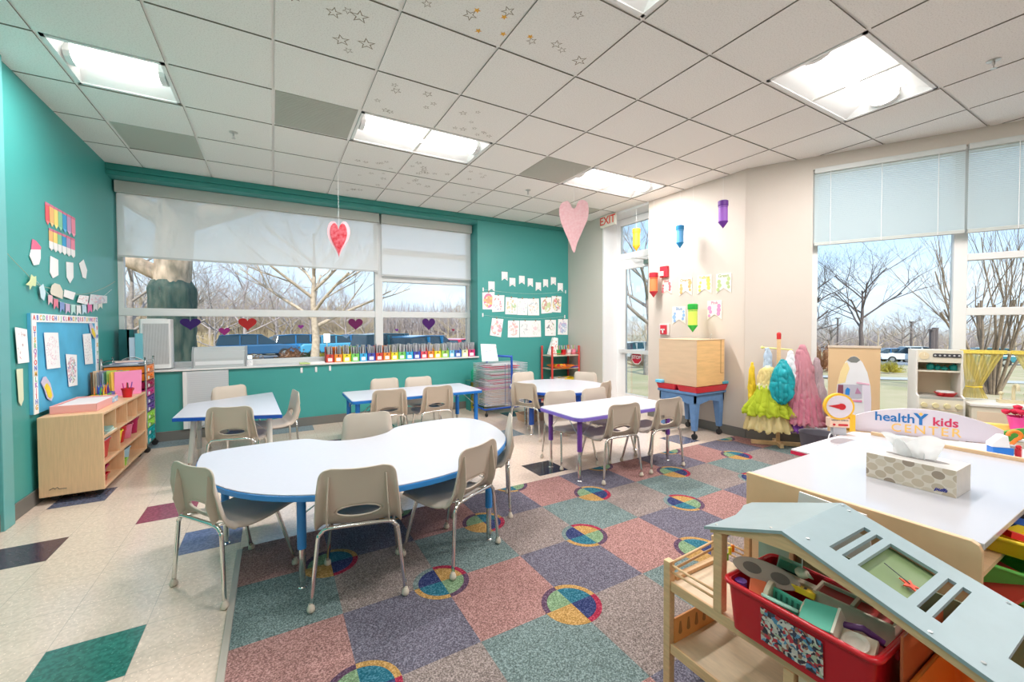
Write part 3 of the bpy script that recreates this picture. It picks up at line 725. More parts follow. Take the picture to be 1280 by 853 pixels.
# ------------------------------------------------------------------ tables
TH = .54
def table_leg(t, x, y, dx, dy, colm, top, split=.30, r=.021, lower=CHROME):
    l = MB(); l.tube([(x, y, top), (x+dx*.6, y+dy*.6, split)], r, 12); lo = l.build('leg', colm, t, smooth='auto')
    i = MB(); i.tube([(x+dx*.55, y+dy*.55, split+.01), (x+dx, y+dy, .012)], r*.72, 10); i.lathe([(.021, 0), (.023, .004), (.016, .012), (.010, .016)], (x+dx, y+dy, 0), 12); i.build('leg_insert', lower, lo, smooth='auto')
def brace(t, a, b, m=STEEL):
    q = MB(); q.tube([a, b], .0035, 6); q.build('brace', m, t)
def table(name, label, cat, outline, legs, edge, legm, loc=(0, 0, 0), split=.25, centre=None, lower=CHROME, legr=.021, TH=.54):
    """outline and legs in room coordinates"""
    cx = sum(p[0] for p in outline)/len(outline); cy = sum(p[1] for p in outline)/len(outline)
    t = thing(name, label, cat, (cx, cy, loc[2]), 0, 'low classroom tables'); z = loc[2]
    loc_ = [(x-cx, y-cy) for x, y in outline]
    top = MB(); top.prism(loc_, TH-.006-z, TH-z); top.build('tabletop', WHITE_LAM, t, bevel=.002)
    # edge band: slightly larger outline
    n = len(loc_); out = []
    area = sum(loc_[i][0]*loc_[(i+1) % n][1]-loc_[(i+1) % n][0]*loc_[i][1] for i in range(n)); sg = 1 if area > 0 else -1
    for i in range(n):
        a, b, c = Vector(loc_[i-1]), Vector(loc_[i]), Vector(loc_[(i+1) % n]); d = (c-a).normalized(); nn = Vector((d.y, -d.x))*sg
        out.append((b.x+nn.x*.005, b.y+nn.y*.005))
    e = MB(); e.prism(out, TH-.034-z, TH-.0065-z); e.build('edge_band', edge, t, bevel=.003)
    for (lx, ly, dx, dy) in legs:
        zz = z if not (lx > CX0 and ly < CY1) else z
        table_leg(t, lx-cx, ly-cy, dx, dy, legm, TH-.034-z, split, legr, lower)
        for bx, by in ((.16, 0), (0, .16)):
            sx = -1 if lx > cx else 1; sy = -1 if ly > cy else 1
            brace(t, (lx-cx+bx*sx, ly-cy+by*sy, TH-.036-z), (lx-cx+dx*.4, ly-cy+dy*.4, .36-z))
    return t
kid = [(-.373, 2.911), (-.362, 3.0), (-.28, 3.04), (-.112, 3.06), (.09, 3.06), (.2, 3.03), (.30, 2.92), (.42, 2.87), (.56, 2.875), (.68, 2.94), (.76, 3.05), (.87, 3.10), (1.05, 3.125), (1.22, 3.13), (1.33, 3.08), (1.40, 2.95), (1.41, 2.746),
       (1.36, 2.48), (1.252, 2.283), (1.048, 2.089), (.792, 1.965), (.581, 1.93), (.40, 1.94), (.182, 1.995), (-.035, 2.12), (-.20, 2.30), (-.32, 2.55), (-.365, 2.75)]
kid = smooth_closed([(x*1.054, y*1.054) for x, y in kid[::-1]], 3)
B2 = mat('table_blue_soft', (.03, .24, .62), .35)
table('bean_table', 'large bean shaped white table with blue edge, nearest of the tables', 'table', kid, [(.106, 2.25, 0, 0), (-.26, 2.95, 0, 0), (1.10, 2.20, 0, 0), (1.27, 2.98, 0, 0), (.50, 2.78, 0, 0)][:4], B2, B2, (0, 0, .0), .20, TH=.50)
trap = [(-0.726,4.321), (0.052,4.015), (-0.02,5.453), (-0.726,5.037)]
PALELEG = mat('table_leg_pale', (.72, .72, .68), .4)
DKB = mat('table_blue_dark', (.012, .09, .48), .35)
table('trapezoid_table', 'white trapezoid table with dark blue edge and pale legs, left of the room', 'table', trap, [(-.60, 4.44, -.05, -.02), (-.04, 4.20, .0, 0), (-.63, 4.92, 0, 0), (-.05, 5.3, 0, 0)], DKB, PALELEG, split=.12)
rect = [(0.668,5.08), (0.66,4.399), (2.089,4.288), (2.134,5.02)]
x0, x1 = .668, 2.10; y0, y1 = 4.34, 5.03
table('rectangular_table', 'long white rectangular table with blue edge and blue legs by the teal wall', 'table', rrect(x0, x1, y0, y1, .03), [(x0+.06, y0+.06, 0, 0), (x1-.06, y0+.06, 0, 0), (x0+.06, y1-.06, 0, 0), (x1-.06, y1-.06, 0, 0)], TABLEBLUE, TABLEBLUE, split=.15, legr=.024)
table('round_table', 'round white table with dark blue edge in front of the red shelf', 'table', ellipse(3.07, 4.19, .60, .60, 48), [(2.98, 3.68, 0, 0), (2.62, 4.10, 0, 0), (3.50, 4.45, 0, 0), (3.10, 4.66, 0, 0)], DKB, DKB, split=.12, legr=.03)
x0, x1 = 2.095, 3.27; y0, y1 = 2.59, 3.17
LAV = mat('table_lavender_edge', (.22, .15, .60), .35)
table('purple_edged_table', 'white rectangular table with lavender edge and purple legs between four chairs', 'table', rrect(x0, x1, y0, y1, .07), [(2.16, 2.652, 0, 0), (2.16, 3.06, 0, 0), (3.22, 2.652, 0, 0), (3.22, 3.06, 0, 0)], LAV, PURPLE, split=.25)

# ================================================================== left wall
WU = XL
def sheet(name, label, cat, pts, m, wall='L', group=None, th=.002, off=.003, curl=.0):
    """paper shape on a wall. L: pts are (v, z) on the left wall, B: (u, z) on the back wall, R: (v, z) on the right wall, origin at the centre"""
    c = (sum(p[0] for p in pts)/len(pts), sum(p[1] for p in pts)/len(pts)); q = [(a-c[0], b-c[1]) for a, b in pts]
    mb = MB()
    if wall == 'L': mb.prism(q, off, off+th, axis='x'); loc = (WU, c[0], c[1])
    elif wall == 'B': mb.prism(q, -off-th, -off, axis='y'); loc = (c[0], YB, c[1])
    else: mb.prism(q, -off-th, -off, axis='x'); loc = (XR-.001, c[0], c[1])
    o = mb.build(name, m, None, loc=loc)
    return tag(o, label, cat, group)
PENC = [('red', (.75, .12, .14)), ('orange', (.90, .48, .20)), ('yellow', (.88, .72, .22)), ('green', (.25, .60, .38)), ('blue', (.06, .36, .66)), ('lilac', (.50, .34, .55)), ('pink', (.80, .28, .38))]
def pencil_cut(lab, x0, x1, z0, z1, col, tip, grp, tipm, sk):
    """paper pencil: eraser cap on top, coloured body, pointed bottom. sk: drop along the row"""
    c = ((x0+x1)/2, (z0+z1)/2); w = (x1-x0)/2; h = (z1-z0)/2
    t = thing('paper_pencil', lab, 'wall decoration', (WU, c[0], c[1]), 0, grp)
    a = MB(); a.prism([(-w, -h+tip*h*2), (w, -h+tip*h*2), (w, h*.78), (-w, h*.78)], .003, .005, axis='x'); a.build('body', mat('pp_'+str(col), col, .8), t)
    a = MB(); a.prism([(-w, h*.78), (w, h*.78), (w, h), (-w, h)], .003, .0055, axis='x'); a.build('eraser', mat('pp_eraser', (.66, .20, .30), .8), t)
    a = MB(); a.prism([(-w, -h+tip*h*2), (w, -h+tip*h*2), (.0, -h)], .003, .005, axis='x') if not tipm else a.prism([(-w, -h+tip*h*2), (-w, -h+.12*h*2), (0, -h), (w, -h+.12*h*2), (w, -h+tip*h*2)], .003, .005, axis='x')
    a.build('point', mat('pp_point'+('w' if tipm else str(col)), (.86, .86, .86) if tipm else tuple(min(1, c_*1.1+.1) for c_ in col), .8), t)
k0 = 150/1280
up = [(55.5,60.4,252.5,280.5),(61.0,65.9,255.6,283.1),(66.5,71.4,258.7,285.7),(72.0,76.9,261.8,288.3),(77.5,82.4,264.9,290.9),(83.0,87.9,268.0,293.5),(88.5,93.4,271.1,296.1)]
R1 = [(4.57,4.633,2.08,2.252),(4.642,4.707,2.08,2.252),(4.716,4.784,2.079,2.251),(4.794,4.864,2.078,2.251),(4.874,4.947,2.078,2.25),(4.958,5.035,2.077,2.25),(5.046,5.125,2.076,2.25)]
R2 = [(4.62,4.685,1.888,2.062),(4.695,4.762,1.888,2.062),(4.773,4.842,1.889,2.062),(4.854,4.926,1.889,2.062),(4.938,5.014,1.89,2.063),(5.026,5.105,1.891,2.063)]
for (n_, c), r in zip(PENC, R1): pencil_cut(f'{n_} paper pencil in the upper pencil row on the left teal wall', *r, c, .18, 'paper pencils, upper row', False, 0)
for (n_, c), r in zip(PENC[1:], R2): pencil_cut(f'{n_} and white paper pencil in the lower pencil row on the left wall', *r, c, .42, 'paper pencils, lower row', True, 0)
a = thing('paper_crayon', 'big white paper crayon with a pink top on the left wall', 'wall decoration', (-1.51,4.386,1.832))
q = [(-0.05600000000000005,0.014000000000000012),(0.08099999999999952,0.038999999999999924),(0.07699999999999996,-0.030000000000000027),(0.04899999999999949,-0.07900000000000018),(-0.02800000000000047,-0.09499999999999997),(-0.08199999999999985,-0.03600000000000003)]
m_ = MB(); m_.prism(q, .004, .008, axis='x'); m_.build('body', PAPER, a)
q = [(-0.05400000000000027,0.014999999999999902),(-0.03500000000000014,0.09199999999999986),(0.011999999999999567,0.08899999999999997),(0.08800000000000008,0.05499999999999994),(0.08000000000000007,0.03600000000000003)]
m_ = MB(); m_.prism(q, .004, .009, axis='x'); m_.build('top', mat('crayon_pink', (.74, .16, .28), .8), a)
for lab, q in (('largest blank white paper pencil on the left wall, nearest the pink-topped one', [(4.632,1.845),(4.763,1.832),(4.76,1.709),(4.662,1.673),(4.617,1.712)]),
               ('middle one of the three blank white paper pencils on the left wall', [(4.92,1.837),(5.058,1.849),(5.054,1.72),(4.98,1.661),(4.92,1.706)]),
               ('tilted blank white paper pencil nearest the window on the left wall', [(5.187,1.859),(5.29,1.909),(5.368,1.82),(5.334,1.738),(5.26,1.741)])):
    sheet('paper_pencil', lab, 'wall decoration', q, PAPER, 'L', 'blank paper pencils', th=.003)
# string of bunting
gst = [(-1.51,3.896,1.811),(-1.51,3.975,1.778),(-1.51,4.086,1.726),(-1.51,4.236,1.663),(-1.51,4.367,1.602),(-1.51,4.564,1.589),(-1.51,4.755,1.585),(-1.51,5.065,1.574),(-1.51,5.433,1.615),(-1.51,5.779,1.689),(-1.51,5.999,1.749),(-1.51,6.13,1.788)]
a = MB(); a.tube(smooth_open([(WU+.012, p[1], p[2]) for p in gst], 4), .0015, 5)
tag(a.build('bunting_string', mat('twine', (.62, .52, .34), .9)), 'thin twine string sagging across the left teal wall', 'string')
BUN = [('yellow paper star pegged to the twine on the left wall', [(4.291,1.663),(4.324,1.65),(4.359,1.659),(4.357,1.619),(4.343,1.583),(4.298,1.584),(4.263,1.553),(4.259,1.581),(4.21,1.582),(4.266,1.616)], mat('star_paper', (.66, .74, .42), .8), 'paper star'),
       ('pale blue paper strip hanging on the twine beside the star', [(4.402,1.582),(4.464,1.611),(4.497,1.541),(4.469,1.485),(4.421,1.506)], mat('pb', (.60, .78, .84), .8), 'paper flag'),
       ('cream paper apple pegged on the twine', [(4.575,1.559),(4.604,1.611),(4.653,1.634),(4.743,1.63),(4.798,1.582),(4.787,1.516),(4.587,1.541)], mat('cream_p', (.76, .72, .60), .8), 'paper note'),
       ('white note card pegged on the twine right of the cream apple', [(4.829,1.598),(5.049,1.587),(4.996,1.521),(4.81,1.537)], PAPER, 'paper note'),
       ('white drawing with a pink heart on the twine', [(5.133,1.572),(5.352,1.579),(5.309,1.495),(5.077,1.505)], drawing_mat('d_heart', [(.85, .35, .40), (.9, .5, .5)], 6, .56, .3), 'paper note'),
       ('grey and pink drawing at the window end of the twine', [(5.392,1.597),(5.844,1.611),(5.838,1.536),(5.347,1.497)], drawing_mat('d_grey', [(.55, .5, .6), (.8, .5, .55)], 8, .5, 1.3, (.72, .76, .78)), 'paper note')]
for lab, q, m, c in BUN: sheet('pegged_paper', lab, c, q, m, 'L', None, off=.016)
cc = [('pink', (.80, .50, .56)), ('red pink', (.75, .22, .30)), ('blue', (.25, .36, .66)), ('lilac', (.62, .48, .66)), ('mint', (.55, .80, .74)), ('white', (.86, .86, .86)), ('pale blue', (.55, .74, .86)), ('magenta', (.78, .2, .42)), ('grey', (.7, .74, .74)), ('cream', (.82, .8, .7))]
BX = [(4.55,4.619,1.454,1.535),(4.641,4.714,1.427,1.51),(4.752,4.829,1.405,1.49),(4.855,4.936,1.395,1.482),(4.964,5.05,1.391,1.481),(5.079,5.17,1.387,1.479),(5.202,5.298,1.397,1.492),(5.333,5.435,1.415,1.514),(5.472,5.58,1.435,1.536),(5.599,5.713,1.463,1.567)]
for (n_, c), (a0, a1, z0, z1) in zip(cc, BX):
    sheet('paper_flag', f'{n_} paper flag in the small flag chain above the bulletin board', 'paper flag', [(a0, z1), (a1, z1), (a1, z0+.01), ((a0+a1)/2, z0+.03), (a0, z0)], mat('flag_'+n_, c, .8), 'L', 'small flags above the bulletin board', off=.012)
a = MB(); a.tube(smooth_open([(WU+.01, p[1], p[2]) for p in [(-1.51,4.392,1.622),(-1.51,4.587,1.535),(-1.51,4.793,1.49),(-1.51,5.127,1.479),(-1.51,5.387,1.514),(-1.51,5.659,1.567),(-1.51,6.02,1.691)]], 4), .0015, 5)
tag(a.build('flag_string', THREAD), 'white string holding the small flags above the bulletin board', 'string')
# papers left of the board
sheet('paper_notice', 'curled white notice with a red flower drawing left of the bulletin board', 'notice', [(4.061,1.287),(4.214,1.27),(4.234,1.039),(4.087,1.039)], drawing_mat('d_notice', [(.7, .15, .2), (.5, .3, .3)], 5, .6, 2.1), 'L', off=.012)
sheet('growth_chart', 'narrow pale yellow paper pencil chart with a pointed end, lower left wall', 'wall chart', [(4.075,1.003),(4.157,1.001),(4.155,0.786),(4.122,0.747),(4.093,0.779)], mat('chart_y', (.74, .77, .55), .8), 'L', off=.008)
# bulletin board
BV0, BV1, BZ0, BZ1 = 4.255, 5.53, .66, 1.385
bb = thing('bulletin_board', 'bulletin board covered in bright blue paper with a white alphabet border', 'bulletin board', (WU, (BV0+BV1)/2, (BZ0+BZ1)/2))
bw, bh = (BV1-BV0)/2, (BZ1-BZ0)/2
a = MB(); a.box(.001, .02, -bw, bw, -bh, bh); a.build('backing_paper', mat('bulletin_blue', (.10, .50, .78), .7, noise=(3, .22), bump=(6, .6)), bb)
a = MB(); bd = .062
for y0_, y1_, z0_, z1_ in ((-bw, bw, bh-bd, bh), (-bw, -bw+bd, -bh, bh-bd), (bw-bd, bw, -bh, bh-bd)): a.box(.02, .026, y0_, y1_, z0_, z1_)
a.build('border', PAPER, bb)
LC = [(.70, .12, .12), (.15, .2, .55), (.75, .45, .1), (.2, .5, .3), (.45, .2, .5), (.75, .3, .4)]
def letters(s, p0, d, size, flat):
    for i, ch in enumerate(s):
        if ch == ' ': continue
        p = Vector(p0)+Vector(d)*i
        text('letter', ch, size, bb, mat('letter_ink%d' % (i % 6), LC[i % 6], .7), axes(p, (0, 1, 0), (0, 0, 1)), bold=.0015)
letters('UTSRQPONMLKJIHG', (.0268, -bw+bd/2, bh-bd-.05), (0, 0, -.0405), .05, 0)
letters('ABCDEFGHIJKLMNOPQRSTUVWXYZ', (.0268, -bw+.03, bh-bd/2), (0, .0485, 0), .05, 0)
letters('VWXYZ', (.0268, bw-bd/2, bh-bd-.05), (0, 0, -.08), .05, 0)
def on_board(name, label, cat, pts, m, off=.022): return sheet(name, label, cat, pts, m, 'L', None, off=off+.006)
on_board('calendar_sheet', 'white calendar sheet with a grid on the upper left of the bulletin board', 'chart', [(4.418,1.246),(4.65,1.243),(4.674,0.962),(4.451,0.969)], drawing_mat('d_cal', [(.6, .5, .6), (.8, .5, .6)], 22, .57, .2))
on_board('word_chart', 'white chart with rows of coloured words in the middle of the bulletin board', 'chart', [(4.781,1.065),(4.998,1.046),(4.997,0.782),(4.824,0.79)], drawing_mat('d_words', [(.6, .15, .2), (.2, .5, .3), (.2, .2, .5), (.7, .3, .4)], 14, .48, 2.2))
on_board('number_chart', 'white number chart at the right side of the bulletin board', 'chart', [(5.145,1.223),(5.329,1.228),(5.367,0.941),(5.181,0.948)], drawing_mat('d_nums', [(.4, .4, .5), (.6, .4, .5)], 20, .58, 4.2))
for lab, q in (('paper pencil character with yellow body at the lower left of the bulletin board', [(4.387,0.916),(4.423,0.918),(4.494,0.856),(4.54,0.752),(4.499,0.721),(4.438,0.749),(4.393,0.826),(4.349,0.879)]), ('white and yellow paper pencil at the top right corner of the bulletin board', [(5.297,1.317),(5.354,1.325),(5.429,1.265),(5.465,1.203),(5.423,1.173),(5.329,1.235)])):
    c0 = (sum(p[0] for p in q)/len(q), sum(p[1] for p in q)/len(q))
    t = thing('paper_pencil', lab, 'wall decoration', (WU+.022, *c0)); a = MB(); a.prism([(p[0]-c0[0], p[1]-c0[1]) for p in q], .006, .009, axis='x'); a.build('cut_out', mat('lilac_paper', (.62, .56, .70), .8), t)
    a = MB(); a.prism([((p[0]-c0[0])*.62+.01, (p[1]-c0[1])*.62-.02) for p in q], .009, .011, axis='x'); a.build('yellow_body', YELLOW, t)

# ------------------------------------------------------------------ low maple shelf on casters
SX0, SX1, SY0, SY1, SZ0, SZ1 = -1.475, -1.125, 4.25, 5.47, .055, .635
sh = thing('maple_shelf', 'low maple storage shelf on casters against the left teal wall', 'shelf', ((SX0+SX1)/2, (SY0+SY1)/2, 0)); hx, hy = (SX1-SX0)/2, (SY1-SY0)/2; tk = .018
for y in (-hy, hy-tk): a = MB(); a.box(-hx, hx, y, y+tk, SZ0, SZ1); a.build('side_panel', MAPLE_V, sh, bevel=.004)
a = MB(); a.box(-hx, hx, -hy+tk, hy-tk, SZ1-tk, SZ1); a.build('top', MAPLE, sh, bevel=.003)
a = MB(); a.box(-hx, -hx+.006, -hy+tk, hy-tk, SZ0, SZ1-tk); a.build('back_panel', MAPLE, sh)
zs = [SZ0, .235, .435]
for z in zs: a = MB(); a.box(-hx+.006, hx-.003, -hy+tk, hy-tk, z, z+.014); a.build('shelf', MAPLE, sh)
dv = lambda y, z0, z1: MB().box(-hx+.006, hx-.004, y-.006, y+.006, z0, z1).build('divider', MAPLE_V, sh)
W4 = 2*hy/4
for k in (1, 2, 3): dv(-hy+W4*k, .449, SZ1-tk)
dv(-hy+.40, .249, .435); dv(-hy+.50, SZ0+.014, .235)
for x in (-hx+.06, hx-.05):
    for y in (-hy+.09, hy-.09):
        a = MB(); a.tube([(x, y-.012, .026), (x, y+.012, .026)], .025, 14); a.box(x-.012, x+.012, y-.018, y+.018, .04, .055); a.build('caster', BLACK, sh)
a = MB(); a.tube([(-.12, -hy-.001, .105), (-.10, -hy-.001, .118), (-.09, -hy-.001, .108), (-.08, -hy-.001, .12), (-.07, -hy-.001, .106), (-.03, -hy-.001, .104)], .0022, 5); a.build('maker_mark', DARK, sh)
def bucket(label, x, y, z, r, h, m, grp=None, handle=True, name='bucket'):
    t = thing(name, label, 'bucket', (x, y, z), random.random()*6, grp)
    a = MB(); a.lathe([(r*.74, 0), (r*.76, .002), (r*.98, h*.93), (r*1.08, h*.94), (r*1.08, h), (r*.98, h), (r*.72, .004), (.001, .004)], seg=20, closed=False); a.lathe([(r*.74, 0), (.001, 0)], seg=20, closed=False); a.build('body', m, t, smooth='auto')
    if handle:
        q = MB(); q.tube([(r*1.06*math.cos(PI*k/10), -.01-.5*r*math.sin(PI*k/10)-.0, h*.95-.9*r*math.sin(PI*k/10)) for k in range(11)], .003, 6); q.build('handle', m, t)
    return t
def tub(name, label, cat, x, y, z, l, w, h, m, grp=None, rz=0, lid=None, th=.003, taper=.86, bev=.006):
    """open tapered tub, l along y, w along x"""
    t = thing(name, label, cat, (x, y, z), rz, grp)
    o = rrect(-w/2, w/2, -l/2, l/2, .012, 3); n = len(o); b = [(p[0]*taper, p[1]*taper) for p in o]; oi = [(p[0]*(1-2*th/w), p[1]*(1-2*th/l)) for p in o]; bi = [(p[0]*.97, p[1]*.97) for p in b]
    vs = [(x_, y_, 0) for x_, y_ in b]+[(x_, y_, h) for x_, y_ in o]+[(x_, y_, h) for x_, y_ in oi]+[(x_, y_, th) for x_, y_ in bi]
    a = MB(); fs = [tuple(range(n-1, -1, -1)), tuple(3*n+i for i in range(n))]
    for k in range(3): fs += [(k*n+i, k*n+(i+1) % n, (k+1)*n+(i+1) % n, (k+1)*n+i) for i in range(n)]
    a.add(vs, fs); a.build('body', m, t, smooth='auto')
    rm = MB(); rm.tube([(p[0]*1.02, p[1]*1.02, h-.004) for p in o+[o[0]]], .0055, 6, cap=False); rm.build('rim', m, t, smooth=True)
    if lid:
        q = MB(); q.prism([(p[0]*1.05, p[1]*1.05) for p in o], h+.002, h+.012); q.build('lid', lid, t, bevel=.003)
    return t
cx = (SX0+SX1)/2
tub('lidded_bin', 'red bin with grey lid in the middle row of the maple shelf', 'bin', SX1-.14, 4.42, .2495, .20, .22, .145, RED, lid=mat('lid_grey', (.35, .33, .36), .5))
bucket('yellow bucket on the middle row of the maple shelf', SX1-.10, 4.76, .2495, .085, .15, YELLOW)
bucket('red bucket between the yellow and pink buckets on the maple shelf', SX1-.12, 4.98, .2495, .08, .15, RED)
bucket('pink bucket on the middle row of the maple shelf', SX1-.10, 5.15, .2495, .065, .13, mat('bucket_pink', (.75, .20, .32), .4))
bucket('tall crimson bucket at the far end of the maple shelf', SX1-.09, 5.36, .2495, .05, .165, CRIM)
for k in range(2): tub('stacked_basket', ('upper', 'lower')[1-k]+' of two stacked red baskets on the bottom row of the maple shelf', 'basket', SX1-.12, 4.40, .070+.062*k, .16, .18, .058, CRIM if k else RED, 'red baskets', rz=.1*k)
tub('tub', 'pale blue tub on the bottom row of the maple shelf', 'bin', SX1-.12, 4.98, .0695, .18, .17, .12, mat('tub_pale_blue', (.45, .68, .82), .5))
tub('tub', 'small green tub beside the pale blue tub', 'bin', SX1-.05, 4.85, .0695, .06, .08, .06, LIME)
for k, (c, n_) in enumerate((((.82, .80, .68), 'cream'), ((.3, .55, .5), 'teal'), ((.75, .74, .7), 'grey'), ((.25, .45, .42), 'dark green'))):
    a = MB(); a.box(-.11, .11, -.085-.02*k, .15, 0, .008); o = a.build('picture_book', mat('book_'+n_, c, .5), loc=(SX1-.12, 4.43+.012*k, .4495+.0085*k), rot=(0, 0, .06*k-.05)); tag(o, f'{n_} flat picture book in the nearest top cubby of the maple shelf', 'book', 'flat books in the nearest cubby')
# ------------------------------------------------------------------ on the shelf
TZ = SZ1+.0005
pt = thing('paper_tray', 'long pink paper tray on the near end of the maple shelf', 'tray', (-1.32, 4.62, TZ), 0)
a = MB(); a.box(-.13, .13, -.25, .25, 0, .008); a.box(-.13, -.124, -.25, .25, .008, .06); a.box(.124, .13, -.25, .25, .008, .06); a.box(-.13, .13, .244, .25, .008, .06); a.box(-.13, .13, -.25, -.244, .008, .06)
a.build('tray_body', mat('tray_pink', (.84, .42, .40), .5), pt, bevel=.003)
a = MB(); a.box(-.115, .115, -.235, .235, .0085, .05); a.build('paper_stack', mat('stack_paper', (.82, .74, .72), .7), pt)
a = MB(); a.box(.1302, .132, .10, .24, .010, .052); a.build('tray_label', mat('label_blue', (.06, .35, .65), .5, noise=(30, .6), col2=(.8, .85, .9)), pt)
pc = thing('pencil_caddy', 'yellow, green and blue cardboard pencil caddy on the maple shelf', 'caddy', (-1.33, 5.02, TZ), 0)
for k, (y0_, y1_, m) in enumerate(((-.13, -.07, YELLOW), (-.07, .05, GREEN), (.05, .14, BLUE))):
    a = MB(); a.box(-.05, .05, y0_, y1_, 0, .004)
    for b in ((-.05, -.047, y0_, y1_), (.047, .05, y0_, y1_), (-.047, .047, y0_, y0_+.003), (-.047, .047, y1_-.003, y1_)): a.box(*b, .004, .058)
    a.build('compartment', m, pc)
a = MB(); a.box(.0502, .051, -.05, .03, .015, .045); a.build('word_label', mat('ink_dk', (.02, .12, .05), .6, noise=(60, .9), col2=(.06, .45, .10)), pc)
PCOL = [RED, ORANGE, YELLOW, GREEN, BLUE, PURPLE, mat('pencil_brown', (.35, .18, .08), .5), mat('pencil_ochre', (.80, .50, .10), .5)]
rp_ = random.Random(3); pcl = {}
for k in range(34):
    y = -.12+.25*k/33; x = rp_.uniform(-.035, .035); lx, ly = rp_.uniform(-.02, .02), rp_.uniform(-.03, .03)
    ln = .12+.03*rp_.random(); ci = rp_.randrange(8)
    a = MB(); a.tube([(x, y, .006), (x+lx, y+ly, ln-.02)], .0038, 6); a.tube([(x+lx, y+ly, ln-.02), (x+lx*1.12, y+ly*1.12, ln)], [.0038, .0006], 6)
    o = a.build('pencil', PCOL[ci], loc=(-1.33, 5.02, TZ)); tag(o, f'{["red","orange","yellow","green","blue","purple","brown","ochre"][ci]} pencil standing in the pencil caddy on the maple shelf', 'pencil', 'pencils in the caddy, ' + ["red","orange","yellow","green","blue","purple","brown","ochre"][ci])
bucket('small red bucket with a white handle on top of the maple shelf', -1.18, 5.10, TZ, .042, .085, RED)
for k in range(4):
    a = MB(); x, y = -1.18+.02*(k % 2)-.01, 5.10+.012*k-.018; a.tube([(x, y, TZ+.004), (x+.01*(k-1.5), y+.012*(k-1), TZ+.135)], .004, 6); tag(a.build('marker', [MAGENTA, DARK, RED, PURPLE][k]), f'{["magenta","black","red","purple"][k]} marker in the small red bucket on the shelf', 'pen', 'markers in the red bucket')
# wire file sorter with folders
FOL = [('dark brown', (.25, .14, .08)), ('tan', (.72, .52, .34)), ('manila', (.80, .62, .42)), ('grey', (.42, .40, .44)), ('slate', (.25, .26, .34)), ('pale blue', (.55, .68, .74)), ('dark green', (.10, .25, .16)), ('lime green', (.40, .58, .12)), ('golden yellow', (.85, .58, .08)), ('mustard', (.78, .50, .08))]
for k, (n_, c) in enumerate(FOL):
    a = MB(); h = .22+.012*math.sin(k*2.1); y = 5.10+.025*k
    a.box(-.105, .105, -.003, .003, 0, h); a.box(-.105, -.02, -.0032, .0032, h, h+.012); a.box(-.10, .10, .0032, .0055, 0, h-.015)
    o = a.build('file_folder', mat('folder_'+n_, c, .7), loc=(-1.405+.0175*k, 5.335-.0085*k, TZ+.001), rot=(-.03+.02*(k % 3), 0, .98)); tag(o, f'{n_} file folder standing in the row on the far half of the maple shelf', 'folder', 'file folders on the shelf')
a = MB(); a.box(-.11, .11, -.003, .003, 0, .23); tag(a.build('file_folder', mat('folder_pink', (.86, .28, .50), .7), loc=(-1.215, 5.27, TZ+.001), rot=(.05, 0, .75)), 'bright pink folder with a drawn face at the end of the folder row', 'folder')
a = MB(); a.box(-.12, .12, -.003, .003, 0, .225); tag(a.build('file_folder', mat('folder_pgreen', (.62, .80, .48), .7), loc=(-1.228, 5.285, TZ+.001), rot=(.03, 0, .85)), 'pale green folder just behind the bright pink folder', 'folder')
# ------------------------------------------------------------------ drawer cart
cz = thing('drawer_cart', 'rolling cart of ten rainbow drawers in a chrome frame beside the maple shelf', 'drawer cart', (-1.30, 5.685, 0)); cw, cd = .165, .165
fz0, fz1 = .06, .93
for x in (-cw, cw):
    a = MB(); a.tube(smooth_open([(x, -cd, .05), (x, -cd, .90), (x, -cd+.035, .935), (x, cd-.035, .935), (x, cd, .90), (x, cd, .05)], 3), .0085, 8); a.build('upright', CHROME, cz, smooth=True)
a = MB(); a.box(-cw, cw, -cd, cd, .895, .905); a.build('top_shelf', mat('cart_top', (.30, .33, .36), .3), cz)
DC = [('orange', ORANGE), ('orange', ORANGE), ('crimson', CRIM), ('crimson', MAGENTA), ('purple', PURPLE), ('purple', PURPLE), ('lime', LIME), ('lime', LIME), ('teal', TEALP), ('teal', TEALP)]
for k, (n_, m) in enumerate(DC):
    z = .90-(k+1)*.082; a = MB(); a.box(-cw+.012, cw-.012, -cd+.012, cd-.012, z, z+.068); a.box(cw-.012, cw+.006, -cd+.008, cd-.008, z-.001, z+.07)
    d = a.build('drawer', m, cz, bevel=.004)
    d['label'] = n_+' plastic drawer'
    a = MB(); a.tube(smooth_open([(cw+.007, -.05, z+.05), (cw+.018, -.02, z+.035), (cw+.018, .02, z+.035), (cw+.007, .05, z+.05)], 3), .006, 6); a.build('drawer_pull', m, d, smooth=True)
    a = MB(); a.box(cw+.0062, cw+.0072, -.10, -.05, z+.012, z+.042); a.build('drawer_label', PAPER, d)
for x in (-cw, cw):
    for y in (-cd, cd): a = MB(); a.tube([(x, y-.014, .027), (x, y+.014, .027)], .0265, 14); a.box(x-.010, x+.010, y-.016, y+.016, .03, .055); a.build('caster', BLACK, cz)
for k, (c, n_) in enumerate((((.75, .8, .85), 'pale'), ((.35, .38, .5), 'slate'), ((.80, .60, .55), 'pink'))):
    a = MB(); a.box(-.11, .11, -.09, .09, 0, .01); tag(a.build('workbook', mat('wb_'+n_, c, .5), loc=(-1.32+.01*k, 5.70, .9055+.0105*k), rot=(0, 0, .15*k)), f'{n_} workbook lying on top of the drawer cart', 'book', 'workbooks on the drawer cart')

# ================================================================== on the window sill
SZ = SILL+.0005
